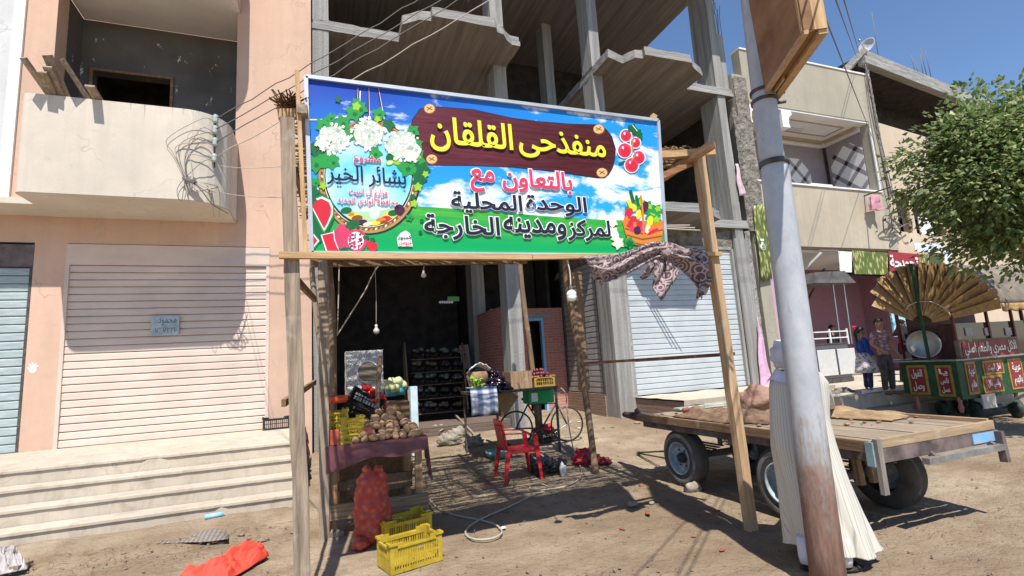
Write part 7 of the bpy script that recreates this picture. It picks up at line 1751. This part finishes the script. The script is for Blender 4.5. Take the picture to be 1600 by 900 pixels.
# ------------------------------------------------------------------ painted food cart
def food_cart():
    Y = 6.25; X0 = atY(1500, 600, Y).x; yb = atX(1411, 600, X0).y; x1 = X0+2.7
    P = lambda x, y, d=0: atY(x, y, Y-d)
    Q = lambda x, y, d=0: atX(x, y, X0-d)
    zt = P(1500, 561).z; zb = P(1500, 626).z
    t = thing('food_cart', 'painted street food cart with red and yellow Arabic panels under a wooden sunburst', 'food cart', ((X0+x1)/2, (Y+yb)/2, 0))
    red = mat('cart red', (.27, .03, .028), .45, .15, 8, .05, patch=.2); grn = mat('cart green', (.02, .085, .035), .55, .25, 8, .05, patch=.3); yel = mat('cart yellow', (.42, .26, .045), .5, .2, 9, .05, patch=.3); wh = flat('cart lettering white', (.78, .74, .70), .5); dk = flat('cart maroon', (.14, .022, .022), .5); mar = mat('cart maroon panel', (.26, .035, .04), .5, .15, 8, .05, patch=.25)
    q = MB(); q.prism([(Y, zb), (yb, zb+.10), (yb, zt-.03), (Y, zt-.03)], (X0, 0, 0), (0, 1, 0), (0, 0, 1), (x1-X0, 0, 0)); q.build('body', grn, t, bevel=.01)
    q = MB(); q.box(X0-.12, x1+.05, Y-.08, yb+.35, zt-.029, zt+.004); q.build('counter_top', mat('worn steel top', (.36, .36, .36), .4, .2, 8, .05, metal=.5), t, bevel=.006)
    def panel(left, xa, xb, ya, yb_, fill, texts, d=.012):
        G = Q if left else P
        a, b = G(xa, ya), G(xb, yb_); U0, U1 = ((-a.y, -b.y) if left else (a.x, b.x)); Z1, Z0 = a.z, b.z; e = .045
        def slab(u0, u1, z0, z1, d0, d1, nm, m):
            q = MB()
            if left: q.box(X0-d1, X0-d0, -u1, -u0, z0, z1)
            else: q.box(u0, u1, Y-d1, Y-d0, z0, z1)
            return q.build(nm, m, t)
        slab(U0, U1, Z0, Z1, .001, d, 'panel_frame', yel); slab(U0+e, U1-e, Z0+e, Z1-e, d+.0005, d+.008, 'panel', fill)
        q = MB(); n_ = len(texts); w_, hh = U1-U0-2*e, Z1-Z0-2*e
        for i, s_ in enumerate(texts):
            za = Z1-e-hh*(i+.90)/n_; zb_ = Z1-e-hh*(i+.14)/n_
            fn = (lambda s, z: (X0-d-.0125, -s, z)) if left else (lambda s, z: (s, Y-d-.0125, z))
            write(q, s_, fn, U0+e+w_*.14, U1-e-w_*.14, za, zb_, .02, (-.0002, 0, 0) if left else (0, -.0002, 0))
        q.build('lettering', wh, t)
    panel(True, 1416, 1455, 571, 617, red, ['الفول', 'وصل']); panel(True, 1460, 1495, 571, 620, red, ['يا', 'ناس', 'عسل'])
    panel(False, 1505, 1531, 566, 615, mar, ['عربية', 'هانم']); panel(False, 1533, 1569, 564, 583, red, ['اهل البيت']); panel(False, 1533, 1569, 588, 611, mar, ['والنبي ناكل']); panel(False, 1572, 1603, 561, 606, mar, ['عربية', 'بالهم'])
    a, b = P(1500, 534), P(1591, 556); zc = b.z
    q = MB(); q.box(a.x-.08, b.x+.08, Y-.01, Y+.06, zc-.02, a.z+.03); q.build('sign_rim', mat('grey brown rim', (.22, .16, .12), .7), t)
    q = MB(); q.box(a.x, b.x, Y-.022, Y-.0105, zc+.02, a.z-.01); q.build('sign_board', red, t)
    q = MB(); write(q, 'الاكل مصري والطعم اصلي', lambda s, z: (s, Y-.026, z), a.x+.06, b.x-.06, zc+.045, a.z-.035, .02, (0, -.0002, 0)); q.build('lettering', wh, t)
    gl = NT('case glass'); glm = gl.done((.07, .035, .035), .08, 0, .7); zg = P(1540, 503).z
    q = MB(); q.box(a.x-.02, x1, Y+.062, Y+.55, zt+.005, zg); q.build('glass_case', glm, t)
    for x in (a.x-.06, (a.x+b.x)/2+.15, b.x+.1): q = MB(); q.box(x, x+.05, Y+.02, Y+.0615, zt+.005, zg+.30); q.build('case_post', dk, t)
    for xx in (1518, 1548, 1580):
        c = P(xx, 517); q = MB(); q.box(c.x-.10, c.x+.11, Y+.045, Y+.06, c.z-.09, c.z+.07); q.build('case_card', flat('grey card', (.42, .42, .42)), t)
    # barrel roof whose near end is closed by a fan of folded boards
    XF = X0-.12; C = atX(1441, 506, XF); NV = Vector((-.72, -.69, 0)).normalized()
    def G(x, y, d=0): r_ = ray(x, y); return EY + r_*(((C+NV*d-EY).dot(NV))/r_.dot(NV))
    HV = Vector((NV.y, -NV.x, 0)); rr = G(1441, 411).z-C.z
    yf = G(1561, 474).y
    def roof(u, v_):
        a_ = R(14+112*v_); ry = (C.y-yf); y_ = C.y-.02-ry*math.cos(a_); xs = C.x+NV.y/-NV.x*(y_-C.y)+.06; return Vector((xs+(x1+.6-xs)*u, C.y-.02-ry*math.cos(a_)*1.0, C.z+rr*.97*math.sin(a_)+.02*math.sin(u*16)*math.sin(v_*7)))
    q = MB(); q.grid(roof, 40, 26); q.build('roof_cover', mat('grey canvas', (.22, .185, .15), .9, .25, 4, .3, 14), t, solid=.015)
    e_ = roof(0, 0); q = MB(); q.grid(lambda u, v_: Vector((e_.x+(x1+.6-e_.x)*u, e_.y-.012-.02*math.sin(u*46)*v_, e_.z-(.15+.02*math.sin(u*46))*v_)), 70, 3); q.build('valance', mat('tan valance', (.42, .26, .11), .8, .2, 6, .1), t, solid=.008)
    tips = [(1366, 470), (1365, 450), (1374, 434), (1389, 425), (1405, 417), (1422, 412), (1440, 411), (1458, 411), (1476, 412), (1493, 417), (1510, 425), (1526, 434), (1541, 445), (1555, 458), (1562, 474)]
    bw = m_wood('sunburst boards', (.43, .275, .13), 'z', .22); T = [G(*p) for p in tips]; N = len(T)
    for i in range(N):
        tp = T[i]; d = (tp-C).normalized(); sd = NV.cross(d); h_ = .5*((T[min(i+1, N-1)]-T[max(i-1, 0)]).length)/(2 if 0 < i < N-1 else 1)*.98; c0 = C+d*.17; w0 = .034
        jit = .04*math.sin(i*2.7); out = NV*(.11-jit); inn = NV*-.03
        p = [c0-sd*w0+inn*.3, c0+sd*w0+out*.2, tp+sd*h_+out, tp-sd*h_+inn]; p2 = [v_-NV*.018 for v_ in p]; q = MB()
        q.add(p+p2, [(0, 1, 2, 3), (7, 6, 5, 4), (0, 4, 5, 1), (1, 5, 6, 2), (2, 6, 7, 3), (3, 7, 4, 0)], False); q.build('sunburst_board', bw, t)
    q = MB(); q.add([C-NV*.075]+[C+(p-C)*.98-NV*.075 for p in T], [(0, i+1, i+2) for i in range(N-1)], False); q.build('sunburst_backing', mat('dark fold', (.11, .075, .05), .9), t)
    q = MB(); q.tube([C+(T[i]-C)*.36+NV*.07 for i in range(1, N)], .012, 6); q.build('sunburst_cord', M['wire_pale'], t)
    q = MB(); q.bar(G(1423, 412, .13), G(1452, 563, -.02), .045); q.build('front_post', grn, t)
    for bx in ((x1-.05, x1, Y+.062, Y+.112, zt, C.z+.4), (X0+.05, X0+.1, yb-.08, yb-.03, zt, C.z+.5), (x1-.05, x1, yb-.049, yb-.0, zt, C.z+.6)): q = MB(); q.box(*bx); q.build('roof_post', dk, t)
    q = MB(); q.box(X0+.35, x1, yb-.1, yb-.05, zt+.005, zg+.3); q.build('back_board', dk, t)
    for p_ in (Q(1436, 626), P(1503, 628), P(1593, 628)):
        q = MB(); z1 = zb+.06; q.lathe([(.03, z1), (.045, z1-.06), (.03, z1-.12), (.05, z1-.2), (.03, z1-.30)], (p_.x+.07, p_.y+.07, 0), (0, 0, 1), 12); q.build('turned_foot', flat('pink foot', (.42, .16, .13)), t)
    wm = mat('green grey wheel', (.06, .085, .07), .7, .3, 9, .1)
    for px, py, dy in ((1541, 648, .15), (1577, 643, -.12), (1541, 640, .75), (1577, 640, .8)):
        c = P(px, py); r_ = .18; zc_ = gz(c.x, Y)+r_; q = MB(); q.lathe([(.05, -.05), (r_-.03, -.06), (r_, -.04), (r_, .04), (r_-.03, .06), (.05, .05)], (c.x, Y+dy, zc_), (.75, -.5, 0), 22); w_ = q.build('wheel', wm, t); q = MB(); q.lathe([(.001, .06), (.05, .055), (.055, -.055), (.001, -.06)], (c.x, Y+dy, zc_), (.75, -.5, 0), 12); q.build('hub', grn, w_)
    c = P(1558, 640); q = MB(); q.bar((c.x-.35, Y+.1, .2), (c.x+.35, Y+.0, .2), .05); q.bar((c.x, Y+.05, .2), (c.x+.7, Y-.35, .52), .05); q.bar((c.x, Y+.4, .2), (c.x, Y+.4, zb), .08); q.build('wheel_frame', wm, t)
    c0, c1 = P(1534, 617, .05), P(1559, 636, .05); q = MB(); q.box(c0.x, c1.x, Y-.05, Y-.03, c1.z, c0.z); q.build('number_plate', flat('cream plate', (.62, .56, .46)), t)
    # trays on the counter
    c = atX(1443, 538, X0+.05); tr = thing('round_tray', 'large round steel tray standing upright on the food cart counter', 'tray', tuple(c)); r_ = abs(atX(1443, 561, X0+.05).z-c.z)*.97
    q = MB(); q.lathe([(.001, 0), (r_*.86, 0), (r_*.90, .015), (r_, .028), (r_, .034), (r_*.88, .022), (r_*.84, .006), (.001, .006)], c, (-.9, -.45, .1), 36); q.build('dish', mat('steel tray', (.40, .39, .38), .35, .1, 5, .03, metal=.6), tr)
    cc = atX(1425, 558, X0+.1); q = MB(); q.lathe([(.001, 0), (.28, 0), (.3, .02), (.28, .02), (.001, .012)], (cc.x+.1, yb+.05, zt+.006), (0, 0, 1), 28); tag(q.build('flat_tray', mat('steel tray flat', (.5, .5, .5), .3, .1, 5, .03, metal=.75)), 'steel tray lying flat at the left end of the food cart counter', 'tray')
    a, b = atY(1392, 487, 10.2), atY(1418, 525, 10.2); q = MB(); n = NT('sea blue print'); f = n.noise(n.mapping(), 4, 5, .7); pm_ = n.done(n.mix(n.ramp(f, [(.4, 0.), (.6, 1.)]), (.02, .25, .38), (.50, .68, .74)), .5); q.box(a.x, b.x+.6, 10.2, 10.25, b.z, a.z+.1); tag(q.build('poster_board', pm_), 'sea blue printed board in the bakery behind the boy', 'board')
food_cart()

# ------------------------------------------------------------------ things lying about
def litter():
    rnd = random.Random(9)
    def rag(name, label, pts, m, h, seed, cat='cloth', nu=70, nv=36):
        c4 = [atG(x, y) for x, y in pts]; q = MB()
        def fn(u, v_):
            p = c4[0]*(1-u)*(1-v_)+c4[1]*u*(1-v_)+c4[2]*u*v_+c4[3]*(1-u)*v_; ed = min(1, min(u, 1-u, v_, 1-v_)/.12)
            k = mnoise.noise(Vector((u*4, v_*3, seed)))+.2*math.sin(v_*7+u*5+seed)+.55*mnoise.noise(Vector((u*13, v_*9, seed+2)))+.3*abs(mnoise.noise(Vector((u*23, v_*15, seed+5)))); w_ = .04*mnoise.noise(Vector((u*3, v_*3, seed+4)))
            return Vector((p.x+w_, p.y+w_*.7, gz(p.x, p.y)+.022+ed*h*max(0, .5+.7*k)))
        q.grid(fn, nu, nv); return tag(q.build(name, m, None, solid=.006), label, cat)
    rag('orange_cloth', 'crumpled orange red cloth on the sand at the bottom left', [(272, 912), (352, 915), (420, 872), (408, 866)], flat('orange red cloth', (.70, .075, .045), .7), .14, 3)
    # grate half buried in the sand
    n = NT('buried grate'); s = n.sep(n.tc.outputs['Object']); gx = n.math('FRACT', n.math('MULTIPLY', s[0], 22)); gy = n.math('FRACT', n.math('MULTIPLY', s[1], 22)); ln = n.math('MAXIMUM', n.math('LESS_THAN', gx, .35), n.math('LESS_THAN', gy, .35)); gm = n.done(n.mix(ln, (.30, .24, .17), (.13, .13, .145)), .9)
    q = MB(); c4 = [atG(x, y) for x, y in ((243, 853), (300, 826), (360, 829), (356, 848))]
    q.grid(lambda u, v_: (lambda p: Vector((p.x, p.y, gz(p.x, p.y)+.024+.03*mnoise.noise(Vector((u*2.5, v_*2.5, 1))))))(c4[0]*(1-u)*(1-v_)+c4[1]*u*(1-v_)+c4[2]*u*v_+c4[3]*(1-u)*v_), 12, 8); tag(q.build('plastic_grate', gm, None, solid=.006), 'grey plastic grate half buried in the sand before the steps', 'grate')
    c = atG(336, 819); t = MB(); t.tube([c+Vector((-.10, -.03, .10)), c+Vector((.09, .0, .10))], [.028, .03], 10); tag(t.build('drink_carton', flat('pale blue packet', (.30, .55, .68), .4)), 'pale blue drink packet on the sand by the lowest step', 'packet')
    rag('plastic_bag', 'whitish plastic bag on the sand at the left edge', [(-14, 905), (42, 893), (24, 868), (-12, 864)], flat('dusty white film', (.40, .37, .36), .5, .4), .13, 8, 'bag')
    q = MB(); q.bar(atG(20, 897)+Vector((0, 0, .05)), atG(45, 885)+Vector((0, 0, .04)), .08, .03); tag(q.build('wood_offcut', M['wood_grey']), 'grey wood offcut beside the white bag', 'offcut')
    c = atG(1083, 768); q = MB(); q.ball(c+Vector((0, 0, .05)), .085, 12, 9, (1.3, .8, .75), bump=.6, seed=3); tag(q.build('wedge_stone', mat('pale stone', (.40, .34, .27), .9, .25, 9, .4)), 'pale stone wedged before the front wagon wheel', 'stone')
    st = [(988, 790, .05), (1018, 787, .03), (996, 662, .05)]
    for x, y, s_ in st:
        c = atG(x, y); q = MB(); q.ball(c+Vector((0, 0, s_*.3)), s_, 9, 7, (1.3, 1, .6), bump=.6, seed=x); tag(q.build('stone', mat('stone %d' % x, (.34, .27, .2), .9)), {988: 'flat stone on the shadow edge in front of the wagon', 1018: 'small stone right of the flat one on the shadow edge', 996: 'stone at the foot of the ribbed column'}[x], 'stone')
    # red scraps, paper scraps, pebbles: one master each, copied
    def scatter(name, m, n_, size, spots, label, cat, group, sq):
        q = MB(); q.ball((0, 0, 0), 1, 9, 6, sq, bump=.9, seed=n_); pr = q.build(name, m, origin=(0, 0, 0)); tag(pr, label, cat, group)
        for i, (x, y) in enumerate(spots):
            p = atG(x, y)+Vector((0, 0, .012)); e = Euler((rnd.uniform(-.2, .2), rnd.uniform(-.2, .2), rnd.uniform(0, 6.3))); s_ = size*rnd.uniform(.6, 1.4)
            if i == 0: pr.location = p; pr.rotation_euler = e; pr.scale = (s_,)*3
            else: dup(pr, p, e, None, s_)
    scatter('onion_skin_scrap', flat('rust red scrap', (.34, .085, .05)), 5, .024, [(1012, 803), (1083, 841), (1128, 862), (1060, 820), (1003, 760), (1120, 800), (972, 828), (1090, 806)], 'small rust red onion skin lying on the sand', 'scrap', 'red scraps on the sand', (1.4, .9, .25))
    sp = [(rnd.uniform(700, 1240), rnd.uniform(770, 900)) for i in range(70)]+[(rnd.uniform(40, 460), rnd.uniform(820, 900)) for i in range(45)]+[(rnd.uniform(1340, 1590), rnd.uniform(690, 900)) for i in range(50)]+[(rnd.uniform(890, 1030), rnd.uniform(660, 740)) for i in range(25)]
    scatter('pebble', mat('pebbles', (.30, .23, .17), .95, .3, 2, .2), 7, .009, sp, 'small pebble on the bare sand', 'pebble', 'pebbles on the sand', (1.2, 1, .6))
    sp2 = [(rnd.uniform(60, 460), rnd.uniform(812, 850)) for i in range(14)]+[(rnd.uniform(900, 1000), rnd.uniform(650, 700)) for i in range(6)]
    scatter('mud_clod', mat('mud clods', (.33, .255, .18), .95, .3, 6, .4), 3, .035, sp2, 'dry clod of earth on the sand', 'clod', 'clods on the sand', (1.3, 1, .55))
    for x, y, lab in ((785, 828, 'white paper scrap beside the hose loop'), (905, 670, 'white paper scrap on the sand beyond the back pole'), (250, 842, 'pale paper scrap near the buried grate'), (905, 660, 'crumpled white paper at the brick plinth')):
        c = atG(x, y); q = MB(); q.grid(lambda u, v_: c+Vector((-.035+.07*u, -.025+.05*v_, .02+.02*mnoise.noise(Vector((u*4, v_*4, x))))), 6, 5); tag(q.build('paper_scrap', M['white'], None, solid=.003), lab, 'paper')
    # straw and dry bits: too fine to count
    def bits(name, label, m, n_, area, ln, wd):
        q = MB()
        for i in range(n_):
            x, y = rnd.uniform(*area[0]), rnd.uniform(*area[1]); z = gz(x, y)+.012+rnd.uniform(0, .012); a = rnd.uniform(0, 6.28); L = rnd.uniform(.4, 1.2)*ln; d = Vector((math.cos(a)*L, math.sin(a)*L, rnd.uniform(-.2, .2)*L)); s_ = Vector((-math.sin(a), math.cos(a), .2))*wd; p = Vector((x, y, z+.006)); q.add([p-d-s_, p+d-s_*.3, p+d+s_, p-d+s_*.4], [(0, 1, 2, 3)], False)
        o = q.build(name, m, None); tag(o, label, 'litter'); struct(o, 'stuff')
    bits('straw_litter', 'broken straw and dry leaf bits trodden into the ground under the canopy', mat('trodden straw', (.24, .16, .09), .95, .5, 3, 0), 2600, ((.9, 4.2), (5.6, 9.4)), .035, .004)
    bits('dry_litter', 'dry twigs and crumbs of earth along the foot of the steps', mat('dry twigs', (.22, .155, .10), .95, .5, 3, 0), 900, ((-4.5, -.3), (5.9, 7.1)), .03, .004)
    bits('grit', 'fine grit and straw over the open sandy street', mat('street grit', (.25, .185, .125), .95, .5, 3, 0), 3000, ((.5, 8), (2.6, 8.5)), .014, .004)
    # black crate on the landing of the steps
    c = atZ(432, 670, LZ); make_crate('black crate on the stair landing right of the beige shutter', M['black_plastic'], (c.x, c.y, LZ+.003), 4, (.44, .34, .22), 12)
    # notice plate on the beige shutter
    a, b = atY(237, 495, YL), atY(280, 523, YL); t = thing('notice_plate', 'small pale blue notice plate on the beige roller shutter', 'notice', ((a.x+b.x)/2, YL, b.z))
    q = MB(); q.box(a.x, b.x, YL-.03, YL-.002, b.z, a.z); q.build('plate', mat('chalky blue plate', (.42, .50, .52), .8, .2, 9, 0), t)
    q = MB(); w_ = b.x-a.x; h_ = a.z-b.z; ink_ = flat('plate ink', (.10, .14, .18))
    write(q, 'محمود', lambda s, z: (s, YL-.034, z), a.x+w_*.25, b.x-w_*.1, b.z+h_*.52, a.z-h_*.1, .0, (0, -.0002, 0)); write(q, '٠١٢٢٧٦٧٠', lambda s, z: (s, YL-.034, z), a.x+w_*.08, b.x-w_*.06, b.z+h_*.12, b.z+h_*.4, .0, (0, -.0002, 0)); q.build('lettering', ink_, t)
    # white hand print on the pier
    q = MB(); c = atY(51, 578, YL); 
    q.lathe([(.001, .001), (.05, .001)], (c.x, YL, c.z), (0, -1, 0), 12, False)
    for k, a_ in enumerate((150, 115, 92, 70, 45)):
        L = (.08, .11, .12, .11, .10)[k]; d = Vector((math.cos(R(a_)), 0, math.sin(R(a_)))); sd = Vector((-d.z, 0, d.x))*.012; o = Vector((c.x, YL-.0015-.0002*k, c.z)); q.add([o+d*.04-sd, o+d*.04+sd, o+d*L+sd, o+d*L-sd], [(0, 1, 2, 3)], False)
    tag(q.build('hand_print', flat('whitewash', (.72, .70, .68))), 'white painted hand print on the pink pier', 'hand print')
litter()
